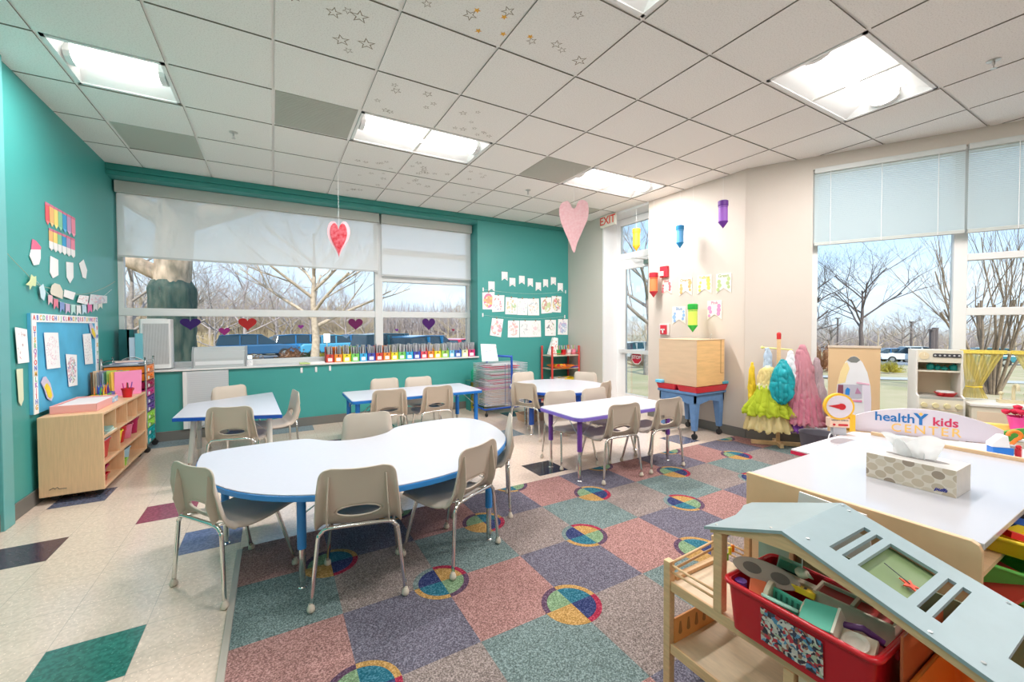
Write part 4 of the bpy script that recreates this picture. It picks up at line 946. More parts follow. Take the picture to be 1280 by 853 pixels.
# air purifier
c = (-1.07,6.1,0.799)
ap = thing('air_purifier', 'white tower air purifier with perforated grille on the left of the sill', 'air purifier', (-1.148, 6.10, SZ)); aw = 0.138; ah = 0.57
a = MB(); a.prism(rrect(-aw, aw, -.10, .10, .03), .01, ah); a.build('housing', mat('purifier_white', (.80, .81, .80), .35), ap, smooth='auto', bevel=.006)
a = MB(); a.prism(rrect(-aw*.78, aw*.9, -.05, .05, .01), .06, ah-.05, 0, Matrix.Translation((0, -.052, 0)))
GR = bpy.data.materials.new('perforated_grille'); GR.use_nodes = True; nt = GR.node_tree; b = nt.nodes['Principled BSDF']; tc = nt.nodes.new('ShaderNodeTexCoord'); v = nt.nodes.new('ShaderNodeTexVoronoi'); v.inputs['Randomness'].default_value = 0; v.inputs['Scale'].default_value = 105
nt.links.new(tc.outputs['Object'], v.inputs['Vector']); r = ramp_node(nt, [(0, (.05, .05, .06)), (.40, (.62, .63, .63))], 'CONSTANT'); nt.links.new(v.outputs['Distance'], r.inputs[0]); nt.links.new(r.outputs[0], b.inputs['Base Color'])
a.build('grille', GR, ap)
a = MB(); a.box(-aw*.6, aw*.6, -.06, .06, ah, ah+.006); a.build('top_vent', mat('vent_top', (.60, .62, .62), .4), ap)
a = MB(); a.prism(rrect(-aw*.9, aw*.9, -.09, .09, .03), 0, .01); a.build('base', DARK, ap)
# binders left of it
def at_sill(x): return 0
BK = [('dark green binder at the left end of the window sill', (-1.469,-1.377,0.934,1.261), (.01, .12, .13), 'binder'), ('dark green binder second from the left end of the sill', (-1.403,-1.343,0.932,1.26), (.015, .14, .15), 'binder'),
      ('pale blue folder leaning in front of the dark binders', (-1.359,-1.306,0.935,1.173), (.55, .68, .82), 'folder'), ('teal blue box file against the air purifier', (-1.308,-1.248,0.934,1.216), (.18, .52, .60), 'box file')]
for k, (lab, (a0, a1, z0, z1), c, cat) in enumerate(BK):
    a = MB(); h = z1-SZ; y = (6.15, 6.15, 6.04, 6.03)[k]; a.box(-(a1-a0)/2, (a1-a0)/2, -.07, .07, 0, h); a.box(-(a1-a0)/2+.004, (a1-a0)/2-.004, -.0705, -.066, h*.3, h*.5)
    tag(a.build(cat.replace(' ', '_'), mat('bk%d' % k, c, .5), loc=((a0+a1)/2, y, SZ), bevel=.003), lab, cat)
for k, (lab, x, rz) in enumerate((('open picture magazine fanned at the left end of the sill', -1.40, .2), ('curled white booklet fanned at the left end of the sill', -1.33, -.15))):
    a = MB(); pts = [( -.09+.018*i, .03*math.sin(PI*i/10)+.012) for i in range(11)]
    for i in range(10): a.add([(pts[i][0], -.03, pts[i][1]+.06), (pts[i+1][0], -.03, pts[i+1][1]+.06), (pts[i+1][0], .05, pts[i+1][1]), (pts[i][0], .05, pts[i][1])], [(0, 1, 2, 3)])
    tag(a.build('magazine', drawing_mat('mag%d' % k, [(.5, .3, .3), (.3, .4, .6)], 6, .5, k*2.), loc=(x, 5.99+.0*k, SZ+.004+.05*k), rot=(0, 0, rz), solid=.004), lab, 'magazine')
# silver laminator / bread-bin shaped box
q = (-0.805,-0.297,0.798,1.046)
lm = thing('laminator', 'silver grey laminating machine with a rounded front on the sill', 'laminator', ((q[0]+q[1])/2, 6.06, SZ)); lw = (q[1]-q[0])/2; lh = q[3]-SZ
a = MB(); a.prism([(-.10, 0), (.11, 0), (.11, lh), (-.04, lh), (-.085, lh*.8), (-.10, lh*.45)], -lw, lw, axis='x'); a.build('body', mat('laminator_grey', (.52, .55, .56), .35), lm, bevel=.006)
a = MB(); a.box(-lw+.02, lw-.02, -.105, -.095, lh*.14, lh*.32); a.build('front_slot', mat('lam_light', (.8, .82, .84), .3), lm)
for s in (-1, 1): a = MB(); a.prism([(-.11, 0), (.115, 0), (.115, lh*1.02), (-.045, lh*1.03), (-.092, lh*.82), (-.11, lh*.45)], s*lw, s*(lw+.012), axis='x'); a.build('end_plate', mat('lam_dark', (.35, .38, .40), .4), lm)
a = MB(); a.box(-.055, .055, -.003, .003, 0, .07); tag(a.build('instruction_card', drawing_mat('d_card', [(.2, .2, .25), (.4, .4, .45)], 12, .55, 6), loc=(-0.278, 6.02, SZ), rot=(-.15, 0, 0)), 'small white printed card leaning beside the laminator', 'card')
a = MB(); a.box(-.06, .06, -.08, .08, 0, .012); tag(a.build('note_pad', mat('pad_lime', (.66, .80, .30), .6), loc=(0.348, 6.0, SZ)), 'lime green note pad lying on the sill near the book bins', 'note pad')
a = MB(); a.box(-.10, .10, -.08, .08, 0, .018); tag(a.build('paper_stack', PAPER, loc=(0.464, 6.04, SZ), rot=(0, 0, .3)), 'loose stack of white papers on the sill beside the book bins', 'paper')
# coloured book bins with booklets
BXP = [47, 108, 175, 238, 302, 362, 425, 483, 542, 597, 655, 712, 768, 822, 872, 925, 985, 1028, 1080, 1130, 1183]
BINX = [0.601,0.7,0.809,0.915,1.024,1.128,1.239,1.344,1.452,1.555,1.665,1.775,1.886,1.994,2.096,2.206,2.333,2.425,2.539,2.65,2.77]
BC = [('red', (.66, .06, .04)), ('orange', (.87, .26, .03)), ('yellow', (.88, .72, .03)), ('green', (.18, .60, .12)), ('sky blue', (.04, .44, .78)), ('indigo', (.05, .07, .42)), ('red', (.66, .06, .04)), ('orange', (.87, .26, .03)), ('yellow', (.88, .70, .03)), ('green', (.18, .58, .12)), ('sky blue', (.04, .44, .78)), ('indigo', (.05, .07, .42)),
      ('coral red', (.76, .08, .12)), ('orange', (.88, .28, .03)), ('yellow', (.85, .62, .10)), ('lime green', (.32, .62, .10)), ('pale blue', (.20, .58, .82)), ('blue', (.04, .14, .50)), ('pale yellow', (.80, .80, .48)), ('magenta', (.64, .03, .18))]
ORD = ['first', 'second', 'third', 'fourth', 'fifth', 'sixth', 'seventh', 'eighth', 'ninth', 'tenth', 'eleventh', 'twelfth', 'thirteenth', 'fourteenth', 'fifteenth', 'sixteenth', 'seventeenth', 'eighteenth', 'nineteenth', 'last']
rb_ = random.Random(11); HOLE = mat('bin_hole', (.05, .03, .03), .7)
bmats = [drawing_mat('booklet%d' % k, c, 5, .5, k*1.7, (.62, .62, .64)) for k, c in enumerate(([(.5, .4, .45), (.4, .3, .4)], [(.55, .6, .66), (.3, .35, .4)], [(.7, .5, .55), (.45, .45, .55)], [(.35, .35, .4), (.6, .6, .6)]))]
for k, (n_, c) in enumerate(BC):
    x0, x1 = BINX[k], BINX[k+1]; w = (x1-x0)/2-.002
    t = thing('book_bin', f'{n_} cardboard book bin on the sill, {ORD[k]} from the left', 'book bin', ((x0+x1)/2, 6.09, SZ), 0, 'rainbow book bins on the sill')
    m = mat('bin_'+n_, c, .6); a = MB(); h = .105
    a.box(-w, w, -.10, -.097, 0, h); a.box(-w, w, -.097, .10, 0, .003)
    a.prism([(-.10, 0), (.10, 0), (.10, .20), (.06, .20), (-.10, h)], -w, -w+.0025, axis='x'); a.prism([(-.10, 0), (.10, 0), (.10, .20), (.06, .20), (-.10, h)], w-.0025, w, axis='x'); a.box(-w+.0025, w-.0025, .097, .10, 0, .20)
    a.build('bin_body', m, t)
    a = MB(); a.box(-w*.55, w*.55, -.1015, -.1002, .012, .058); a.build('bin_label', PAPER, t)
    a = MB(); a.prism(ellipse(0, .084, w*.2, w*.2, 12), -.1012, -.1002, axis='y'); a.build('finger_hole', HOLE, t)
    nb = 5 if k != 18 else 3
    for j in range(nb):
        hh = .185+.04*rb_.random(); xx = -w+.010+(2*w-.02)*j/(nb-1); ln = rb_.uniform(-.14, .14)*(1-.0)
        q = MB(); q.box(-.0028, .0028, -.08, .07, 0, hh)
        M_ = Matrix.Translation(((x0+x1)/2+xx*.8, 6.09, SZ+.005)) @ Matrix.Rotation(ln*.6, 4, 'Y') @ Matrix.Rotation(rb_.uniform(-.1, .1), 4, 'Z')
        o = q.build('booklet', bmats[rb_.randrange(4)], M=M_); tag(o, f'thin printed booklet standing in the {ORD[k]} book bin from the left', 'booklet', f'booklets in the {ORD[k]} book bin')
# felt hearts hanging in the window
def hang_heart(label, x, z, y, w, h, m, grp, ztop):
    t = thing('paper_heart', label, 'heart', (x, y, z), 0, grp)
    a = MB(); a.prism(heart(w, h), -.002, .002, axis='y'); a.build('heart_shape', m, t)
    if ztop:
        a = MB(); a.tube([(0, 0, h*.2), (0, 0, ztop-z)], .0012, 5); a.build('thread', THREAD, t)
HW = [('dark purple felt heart hanging in front of the ivy covered trunk', 238, 406, 25, 19, (.05, .008, .20)), ('bright red felt heart hanging in the left part of the window', 309.5, 406, 22, 19, (.72, .02, .02)),
      ('plum felt heart hanging left of the window mullion', 444.5, 406, 18, 16, (.26, .008, .15)), ('indigo purple felt heart hanging in the right pane of the window', 536, 406, 16, 15.5, (.11, .01, .24))]
for (lab, px, py, pw, ph, c), (x, _, z), sc_ in zip(HW, [(-0.861,6.24,1.314),(-0.282,6.24,1.313),(1.018,6.24,1.31),(2.097,6.24,1.309)], [0.00806,0.009,0.011,0.013]):
    hang_heart(lab, x, z, 6.24, pw*sc_, ph*sc_*.95, mat('felt'+lab[:6], tuple(v_*.5 for v_ in c), .8), 'large felt hearts in the window', 1.42)
HS = [('small magenta heart on the glass between the dark purple and red hearts', (.42, .01, .25)), ('small purple heart on the glass right of the red heart', (.35, .02, .35)), ('tiny violet heart on the glass above the book bins', (.25, .03, .4)), ('tiny crimson heart on the glass at the right pane', (.5, .02, .12))]
for (lab, c), (x, _, z), w in zip(HS, [(-0.53,6.29,1.223),(0.323,6.29,1.279),(1.614,6.29,1.225),(2.522,6.29,1.218)], (.12, .07, .05, .05)):
    hang_heart(lab, x, z, 6.29, w, w*.85, mat('gel'+lab[:11], tuple(v_*.6 for v_ in c), .6), 'small hearts stuck on the glass', None)
# hooks below the sill
for k, (x, _, z) in enumerate([(0.308,5.97,0.723),(0.477,5.97,0.724),(0.645,5.97,0.731)]):
    a = MB(); a.box(-.013, .013, -.006, 0, -.035, .035); a.box(-.004, .004, -.016, -.006, -.03, -.02)
    tag(a.build('adhesive_hook', WHITE, loc=(x, YB-.0005, z), bevel=.003), f'{("left","middle","right")[k]} of three white adhesive hooks on the teal wall below the sill', 'hook', 'hooks below the sill')
# white lined panel below the sill
q = (-0.899,-0.47,0.25,0.781)
t = thing('ribbed_screen', 'white ribbed panel against the teal wall below the sill, behind the trapezoid table', 'panel', ((q[0]+q[1])/2, YB-.02, 0)); w = (q[1]-q[0])/2
a = MB(); a.box(-w, w, -.012, .012, .12, .775); a.build('sheet', mat('panel_white', (.62, .65, .67), .5), t)
a = MB()
for k in range(26): a.box(-w+.05, w-.004, -.0135, -.012, .14+k*.024, .146+k*.024)
a.build('ribs', mat('panel_rib', (.56, .58, .62), .5), t)
a = MB(); a.box(-w, -w+.035, -.02, -.0122, .12, .775); a.build('edge_strip', mat('edge_wh', (.8, .82, .82), .4), t)

# ================================================================== back wall display
def SC(L_): return L_
PEN = [(3.241,3.352,2.024,2.17),(3.387,3.5,1.931,2.078),(3.571,3.681,1.978,2.123),(3.742,3.846,1.942,2.089),(3.903,4.013,1.881,2.029),(4.058,4.16,1.949,2.09),(4.22,4.329,1.992,2.135),(4.367,4.48,1.888,2.04),(2.998,3.111,1.843,2.0)]
PL = ['highest white swallowtail flag on the teal back wall, left part', 'second white swallowtail flag in the zigzag row on the back wall', 'third white swallowtail flag in the zigzag row on the back wall', 'fourth white swallowtail flag in the zigzag row on the back wall', 'lowest white swallowtail flag of the zigzag row',
      'sixth white swallowtail flag in the zigzag row on the back wall', 'seventh white swallowtail flag of the zigzag row, high near the corner', 'last white swallowtail flag of the zigzag row, nearest the corner', 'white swallowtail flag just above the orange pink drawing']
pm = drawing_mat('flag_print', [(.8, .4, .45), (.5, .5, .6)], 4, .62, 3.3)
for lab, (a0, a1, z0, z1) in zip(PL, PEN):
    sheet('paper_flag', lab, 'paper flag', [(a0, z1), (a0, z0), ((a0+a1)/2, z0+(z1-z0)*.25), (a1, z0), (a1, z1)], pm, 'B', 'swallowtail flags on the back wall', off=.004)
DR = [[(2.889,1.818),(3.11,1.833),(3.105,1.549),(2.895,1.55)],[(3.069,1.779),(3.288,1.786),(3.282,1.521),(3.063,1.507)],[(3.315,1.757),(3.538,1.753),(3.524,1.471),(3.304,1.475)],[(3.538,1.74),(3.736,1.749),(3.731,1.464),(3.528,1.467)],[(3.736,1.743),(3.969,1.753),(3.974,1.463),(3.746,1.461)],[(4.004,1.767),(4.225,1.78),(4.239,1.511),(4.017,1.492)],[(4.239,1.805),(4.449,1.804),(4.434,1.517),(4.235,1.523)],[(3.062,1.412),(3.269,1.395),(3.22,1.101),(3.018,1.134)],[(3.357,1.372),(3.573,1.373),(3.57,1.09),(3.35,1.094)],[(3.582,1.373),(3.787,1.374),(3.786,1.091),(3.581,1.095)],[(3.787,1.374),(4.003,1.374),(4.01,1.094),(3.786,1.091)],[(4.091,1.386),(4.325,1.387),(4.321,1.106),(4.09,1.109)],[(4.376,1.4),(4.588,1.401),(4.583,1.12),(4.365,1.126)]]
DL = [('crayon drawing of an orange and pink flower, upper left of the display', [(.9, .3, .1), (.95, .6, .1), (.85, .1, .3)], 5, .40), ('drawing of a grey circle face with a pink nose beside the orange flower', [(.5, .5, .62), (.8, .25, .3)], 7, .57), ('drawing with a green scribbled ring and yellow dabs in the upper row', [(.4, .65, .3), (.85, .6, .3)], 8, .5), ('pale green scribble drawing in the middle of the upper row', [(.5, .7, .6), (.65, .6, .75)], 12, .58),
      ('drawing with small orange and grey figures, upper row left of the gap', [(.8, .6, .4), (.5, .6, .65)], 8, .57), ('drawing of a brown hedgehog on yellow green grass', [(.65, .3, .2), (.6, .7, .3)], 5, .46), ('brightly spotted ladybird drawing at the right end of the upper row', [(.8, .15, .1), (.2, .2, .2), (.85, .7, .2)], 9, .47),
      ('tilted pink drawing at the left end of the lower row', [(.8, .3, .4), (.8, .5, .4)], 6, .52), ('pink spiral drawing in the lower row below the green ring', [(.85, .4, .4), (.85, .6, .55)], 6, .5), ('drawing with two small grey faces in the lower row', [(.5, .5, .55), (.5, .6, .6)], 9, .6), ('faint pink scribble drawing joined to the grey faces', [(.85, .55, .6), (.7, .8, .7)], 12, .55),
      ('drawing of a black and orange bird in the lower row', [(.15, .15, .2), (.85, .4, .2), (.3, .5, .3)], 6, .56), ('lilac and blue scribble drawing in the lower right corner of the display', [(.55, .35, .65), (.4, .5, .75)], 10, .47)]
for k, ((lab, cols, sc_, th_), q) in enumerate(zip(DL, DR)):
    o = sheet('crayon_drawing', lab, 'drawing', q[::-1], drawing_mat('draw%d' % k, cols, sc_, th_, 1.9*k), 'B', 'drawings pinned on the back wall', off=.004+.003*(k % 2))
    p = o.location; zt = max(b[1] for b in q)
    a = MB(); a.box(-.008, .008, -.016, -.006, -.014, .014); c_ = a.build('clothes_peg', mat('peg_wood', (.30, .22, .14), .7), o, loc=(0, 0, zt-p.z))
for k, (x, _, z) in enumerate([(2.906,5.965,1.866),(4.541,5.965,1.889),(2.896,5.965,1.459),(4.522,5.965,1.446)]):
    a = MB(); a.box(-.012, .012, -.006, 0, -.03, .03); a.box(-.005, .005, -.016, -.006, -.03, -.018); tag(a.build('adhesive_hook', WHITE, loc=(x, YB-.0005, z), bevel=.003), ('white hook at the upper left of the drawings', 'white hook at the upper right of the drawings', 'white hook at the left between the drawing rows', 'white hook at the right between the drawing rows')[k], 'hook', 'hooks holding the drawing lines')
hk = [(2.906,5.965,1.866),(4.541,5.965,1.889),(2.896,5.965,1.459),(4.522,5.965,1.446)]
for k, (a0, a1, lab) in enumerate(((hk[0], hk[1], 'thin white line carrying the upper row of drawings'), (hk[2], hk[3], 'thin white line carrying the lower row of drawings'))):
    a = MB(); n = 10; a.tube([(a0[0]+(a1[0]-a0[0])*i/n, YB-.009, a0[2]+(a1[2]-a0[2])*i/n-.05*math.sin(PI*i/n)) for i in range(n+1)], .0012, 5); tag(a.build('display_line', THREAD), lab, 'string', 'lines for drawings')
# ------------------------------------------------------------------ art drying rack
dk = thing('drying_rack', 'blue framed art drying rack with many wire shelves left of the round table', 'drying rack', (2.98, 5.43, 0)); 
rx0, rx1 = 2.568-2.98, 3.272-2.98
RW, RD = (rx1-rx0)/2, .20; rc = (rx0+rx1)/2
BF = mat('rack_blue', (.01, .08, .42), .35); WIRE = mat('rack_wire', (.70, .73, .78), .3, .6)
a = MB(); a.tube([(rc-RW, -RD, .10), (rc+RW, -RD, .10), (rc+RW, RD, .10), (rc-RW, RD, .10), (rc-RW, -RD, .10)], .014, 8); a.build('base_frame', BF, dk, smooth=True)
ztop = 0.834
a = MB(); a.tube(smooth_open([(rc+.08, -RD, .10), (rc+.08, -RD, ztop-.06), (rc+.06, -RD, ztop), (rc-.06, -RD+.05, ztop+.01), (rc-.12, RD, ztop+.005), (rc-.12, RD, ztop-.05), (rc-.12, RD, .10)], 4), .016, 8); a.build('hoop', BF, dk, smooth=True)
NS = 25
for k in range(NS):
    z = .15+k*(ztop-.10-.15)/(NS-1); a = MB()
    a.tube([(rc-RW, -RD, z), (rc+RW, -RD, z), (rc+RW, RD, z), (rc-RW, RD, z), (rc-RW, -RD, z)], .0032, 4)
    for j in range(1, 6): y = -RD+2*RD*j/6; a.tube([(rc-RW, y, z), (rc+RW, y, z)], .0018, 4)
    a.build('wire_shelf', WIRE, dk)
for x in (rc-.03, rc+.03): a = MB(); a.tube([(x, -RD-.004, .12), (x, -RD-.004, ztop-.1)], .004, 6); a.build('spring_upright', mat('spring', (.20, .25, .45), .4), dk)
for x in (rc-RW+.02, rc+RW-.02):
    for y in (-RD, RD): a = MB(); a.tube([(x, y, .086), (x, y, .05)], .006, 6); a.tube([(x-.012, y, .026), (x+.012, y, .026)], .0255, 12); a.build('caster', BLACK, dk)
rk = random.Random(8); PCL = [('red', (.70, .05, .12)), ('magenta', (.75, .08, .3)), ('peach', (.85, .62, .48)), ('pale', (.85, .82, .82)), ('green', (.25, .55, .35)), ('orange', (.88, .55, .35))]
SEQ = [2, 5, 2, 2, 5, 2, 2, 5, 2, 1, 2, 3, 0, 3, 0, 4, 3, 0, 3, 4, 3, 0, 0, 3]
for k, ci in enumerate(SEQ):
    z = .15+k*(ztop-.10-.15)/(NS-1)+.005; n_, c = PCL[ci]
    a = MB(); w = RW*(.55+.4*rk.random()); a.box(-w, w, -.15, .15, 0, .003+.004*rk.random()); 
    tag(a.build('painted_sheet', mat('sheet_'+n_, c, .7), loc=(2.98+rc+rk.uniform(-.03, .03), 5.43, z), rot=(0, 0, rk.uniform(-.06, .06))), f'{n_} painted sheet drying on a wire shelf of the drying rack, shelf {k+1} from below', 'painting', 'sheets on the drying rack')
a = MB(); zz = 0.798
a.add([(-.13, 0, 0), (.13, 0, 0), (.12, .03, .12), (.10, .02, .24), (-.14, .03, .25), (-.13, .03, .12)], [(0, 1, 2, 5), (5, 2, 3, 4)]); tag(a.build('drying_picture', drawing_mat('dpic', [(.85, .5, .5), (.6, .7, .8)], 7, .6, 7), loc=(2.69, 5.30, zz-.02), solid=.003), 'white picture curling upright on top of the drying rack', 'drawing')
q = (2.554,2.812,0.003,0.463)
a = MB(); a.box(-.17, .17, -.01, .01, 0, q[3]-.02); tag(a.build('yellow_board', mat('board_yellow', (.90, .76, .08), .6, noise=(8, .15)), loc=((q[0]+q[1])/2+.07, 5.92, .001), rot=(0, 0, 0)), 'yellow board leaning on the teal wall behind the drying rack', 'board')
a = MB(); a.lathe([(.06, 0), (.065, .01), (.065, .14), (.03, .19), (.02, .20), (.02, .23), (.028, .235), (.028, .25)], seg=16); 
gb = thing('ledge', 'x', 'x'); bpy.data.objects.remove(gb)
tag(a.build('paint_bottle', mat('paint_green', (.01, .36, .20), .3), loc=(2.677, 5.80, q[3]-.015), smooth='auto'), 'green paint bottle standing behind the drying rack by the sill end', 'bottle')
a = MB(); a.box(-.12, .12, -.08, .09, 0, .012)
for x in (-.11, .11): a.box(x-.008, x+.008, -.07, .08, -(q[3]-.028), 0)
tag(a.build('small_stand', mat('stand_teal', (.03, .22, .2), .5), loc=(2.677, 5.80, q[3]-.028)), 'small dark stand carrying the green bottle beside the yellow board', 'stand')
# ------------------------------------------------------------------ red book shelf in the corner
r0, r1 = 3.972, 4.783
r1 = min(r1, XR-.03)
rs_ = thing('red_shelf', 'red metal shelf unit in the back corner behind the round table', 'shelf', ((r0+r1)/2, 5.76, 0)); w = (r1-r0)/2; rt = 0.925
RP = mat('shelf_red', (.62, .06, .05), .4)
for x in (-w+.02, w-.02):
    for y in (-.15, .15): a = MB(); a.tube([(x, y, 0), (x, y, rt)], .018, 10); a.lathe([(.022, rt), (.02, rt+.015), (.001, rt+.02)], (x, y, 0), 10); a.build('post', RP, rs_, smooth='auto')
szs = [0.643, 0.532, 0.411]
sl = [.22, 0.169, 0.399-.03, 0.642-.05]
SW = mat('shelf_board_pale', (.72, .62, .50), .5)
sl = [.16, rt-.62, rt-.36, rt-.14]
for z in sl: a = MB(); a.box(-w+.02, w-.02, -.16, .16, z-.012, z); a.build('shelf_board', SW, rs_); 
for z in sl[1:]: a = MB(); a.tube([(-w+.02, -.16, z+.03), (w-.02, -.16, z+.03)], .006, 6); a.build('front_rail', RP, rs_)
X0 = (r0+r1)/2
o = MB(); o.prism([(-.09, 0), (.09, 0), (.05, .30), (-.03, .30)], -.03, .03, axis='y'); tag(o.build('paper_bag', drawing_mat('bag', [(.75, .25, .2), (.3, .5, .3)], 7, .55, 9), loc=(X0-w*.62, 5.74, sl[3]+.001), rot=(0, .16, 0)), 'tall printed white carton leaning on the top of the red shelf', 'carton')
for k, (m, n_) in enumerate(((GREEN, 'green'), (RED, 'red'), (WHITE, 'white'), (PINK, 'pink'))):
    x = X0-w*.25+k*w*.36
    bucket(f'{n_} toy cup on the top shelf of the red shelf unit', x, 5.72, sl[3]+.001, .05, .09, m, 'toy cups on the red shelf', False, 'toy_cup')
    for j in range(3): a = MB(); a.tube([(x+.01*j-.01, 5.72, sl[3]+.01), (x+.05*j-.05, 5.71+.02*j, sl[3]+.16)], .005, 6); tag(a.build('toy_stick', [WHITE, LIME, PINK][j]), f'{("white","lime","pink")[j]} stick in the {n_} toy cup on the red shelf', 'stick', f'sticks in the {n_} toy cup')
t = thing('toy_tray', 'round orange tray heaped with toy food on the middle of the red shelf', 'tray', (X0-.06, 5.68, sl[2]+.001)); a = MB(); a.lathe([(.14, 0), (.23, .045), (.235, .05), (.22, .048), (.13, .008), (.001, .008)], seg=24, closed=False); a.build('tray_dish', ORANGE, t, smooth='auto')
for k in range(9):
    a = MB(); a.ball((0, 0, 0), .032, 8, 6, sc=(1.2, .8, .8)); tag(a.build('toy_food', [RED, ORANGE, YELLOW, mat('toy_brown', (.4, .15, .06), .5)][k % 4], loc=(X0-.06+.12*math.cos(k*2.4)*(k/9), 5.68+.12*math.sin(k*2.4)*(k/9), sl[2]+.035+.004*(k % 3)), smooth=True), f'{("red","orange","yellow","brown")[k%4]} toy food piece on the orange tray', 'toy food', f'{("red","orange","yellow","brown")[k%4]} toy food on the orange tray')
a = MB(); a.box(-.08, .08, -.10, .10, 0, .03); tag(a.build('blue_book', INDIGO, loc=(X0+w*.55, 5.70, sl[2]+.001)), 'thin blue book lying at the right of the orange tray', 'book')
tub('yellow_basket', 'yellow basket on the lower level of the red shelf', 'basket', X0+w*.35, 5.70, sl[1]+.001, .24, .26, .09, YELLOW)
tub('white_basket', 'small white basket on the lower level of the red shelf', 'basket', X0-w*.3, 5.70, sl[1]+.001, .2, .22, .10, WHITE)
# toys under the round table
tub('shoe_bin', 'shallow tan bin on the floor under the round table', 'bin', 3.02, 4.75, .001, .25, .34, .10, mat('tan_bin', (.62, .42, .28), .6))
# ------------------------------------------------------------------ hanging things
c = (0.602,4.638,2.181)
hh = thing('hanging_heart', 'long red patterned paper heart hanging from the ceiling before the back window', 'heart', (c[0], c[1], c[2]), -.35); s_ = 4.3/518.6
a = MB(); a.prism([(x*(1 if abs(z) > 0 else 1), z) for x, z in heart(27*s_, 46*s_)], -.004, .0, axis='y'); a.build('lace_edge', mat('lace_pink', (.70, .42, .46), .8), hh)
a = MB(); a.prism(heart(20*s_, 41*s_), -.009, -.004, axis='y'); a.build('heart_front', mat('heart_red_pattern', (.45, .006, .02), .5, noise=(30, .3), col2=(.55, .12, .15)), hh)
a = MB(); a.tube([(0, 0, 14*s_), (0, 0, H-c[2])], .0012, 5); a.build('thread', THREAD, hh)
c = (2.906,3.664,2.375)
hh = thing('hanging_heart', 'large pink speckled paper heart hanging by the exit sign', 'heart', (c[0], c[1], c[2]), -.75); s_ = 4.6/518.6
q = [(-9, 33), (-16, 30), (-18.5, 22), (-17, 10), (-12, -4), (-6, -18), (0, -32), (4, -20), (12, -2), (17, 10), (18, 22), (16, 30), (10, 33), (5, 31), (2, 24), (-2, 24), (-5, 30)]
a = MB(); a.prism([(x*s_, z*s_) for x, z in smooth_closed(q[::-1], 3)], -.003, .003, axis='y'); a.build('heart_shape', mat('heart_pink_speckle', (.74, .40, .43), .7, noise=(38, .3), col2=(.78, .50, .52)), hh)
a = MB(); a.tube([(0, 0, 26*s_), (0, 0, H-c[2])], .0012, 5); a.build('thread', THREAD, hh)
# crayon shaped lanterns
CR = [('yellow', 795.5, 286, 314, 4.45, (.95, .62, .03), (.85, .42, .02), 9), ('blue', 850, 282, 310.5, 4.35, (.12, .42, .78), (.01, .22, .48), 10), ('purple', 904, 251, 285.5, 4.30, (.30, .10, .50), (.12, .02, .25), 11.5), ('orange red', 817, 341, 372, 4.48, (.92, .24, .08), (.55, .02, .04), 9.5), ('lime green', 866, 380, 415.5, 4.42, (.62, .78, .12), (.02, .42, .05), 12)]
CP = [((4.45,4.212,2.645),(4.45,4.211,2.33),0.009),((4.35,3.411,2.508),(4.35,3.41,2.229),0.00894),((4.3,2.815,2.647),(4.3,2.813,2.345),0.00806),((4.48,3.931,1.997),(4.48,3.93,1.661),0.00894),((4.42,3.278,1.541),(4.42,3.276,1.197),0.00894)]
for (n_, px, y0_, y1_, u_, c1, c2, pw), (pa, pb, _) in zip(CR, CP):
    hgt = pa[2]-pb[2]; r = hgt*.155
    t = thing('crayon_lantern', f'{n_} crayon shaped paper lantern hanging in front of the beige wall', 'lantern', (pa[0], pa[1], pb[2]), .4, 'crayon lanterns')
    m1 = mat('cr_'+n_, c1, .5); m2 = mat('crd_'+n_, c2, .5)
    a = MB(); a.lathe([(r, hgt*.24), (r, hgt*.80)], seg=20, closed=False); a.build('barrel', m1, t, smooth='auto')
    a = MB(); a.lathe([(.002, 0), (r*1.08, hgt*.23), (r*1.08, hgt*.245), (r*.9, hgt*.25)], seg=20); a.build('tip', m2, t, smooth='auto')
    a = MB(); a.lathe([(r*1.1, hgt*.80), (r*1.12, hgt*.81), (r*1.12, hgt*.98), (r*.9, hgt)], seg=20); a.build('cap', m2, t, smooth='auto')
    a = MB(); a.lathe([(r*1.01, hgt*.74), (r*1.02, hgt*.745), (r*1.02, hgt*.755), (r*1.01, hgt*.76)], seg=20, closed=False); a.build('stripe', m2, t)
    a = MB(); a.tube([(0, 0, hgt), (0, 0, H-pb[2])], .001, 5); a.build('thread', THREAD, t)
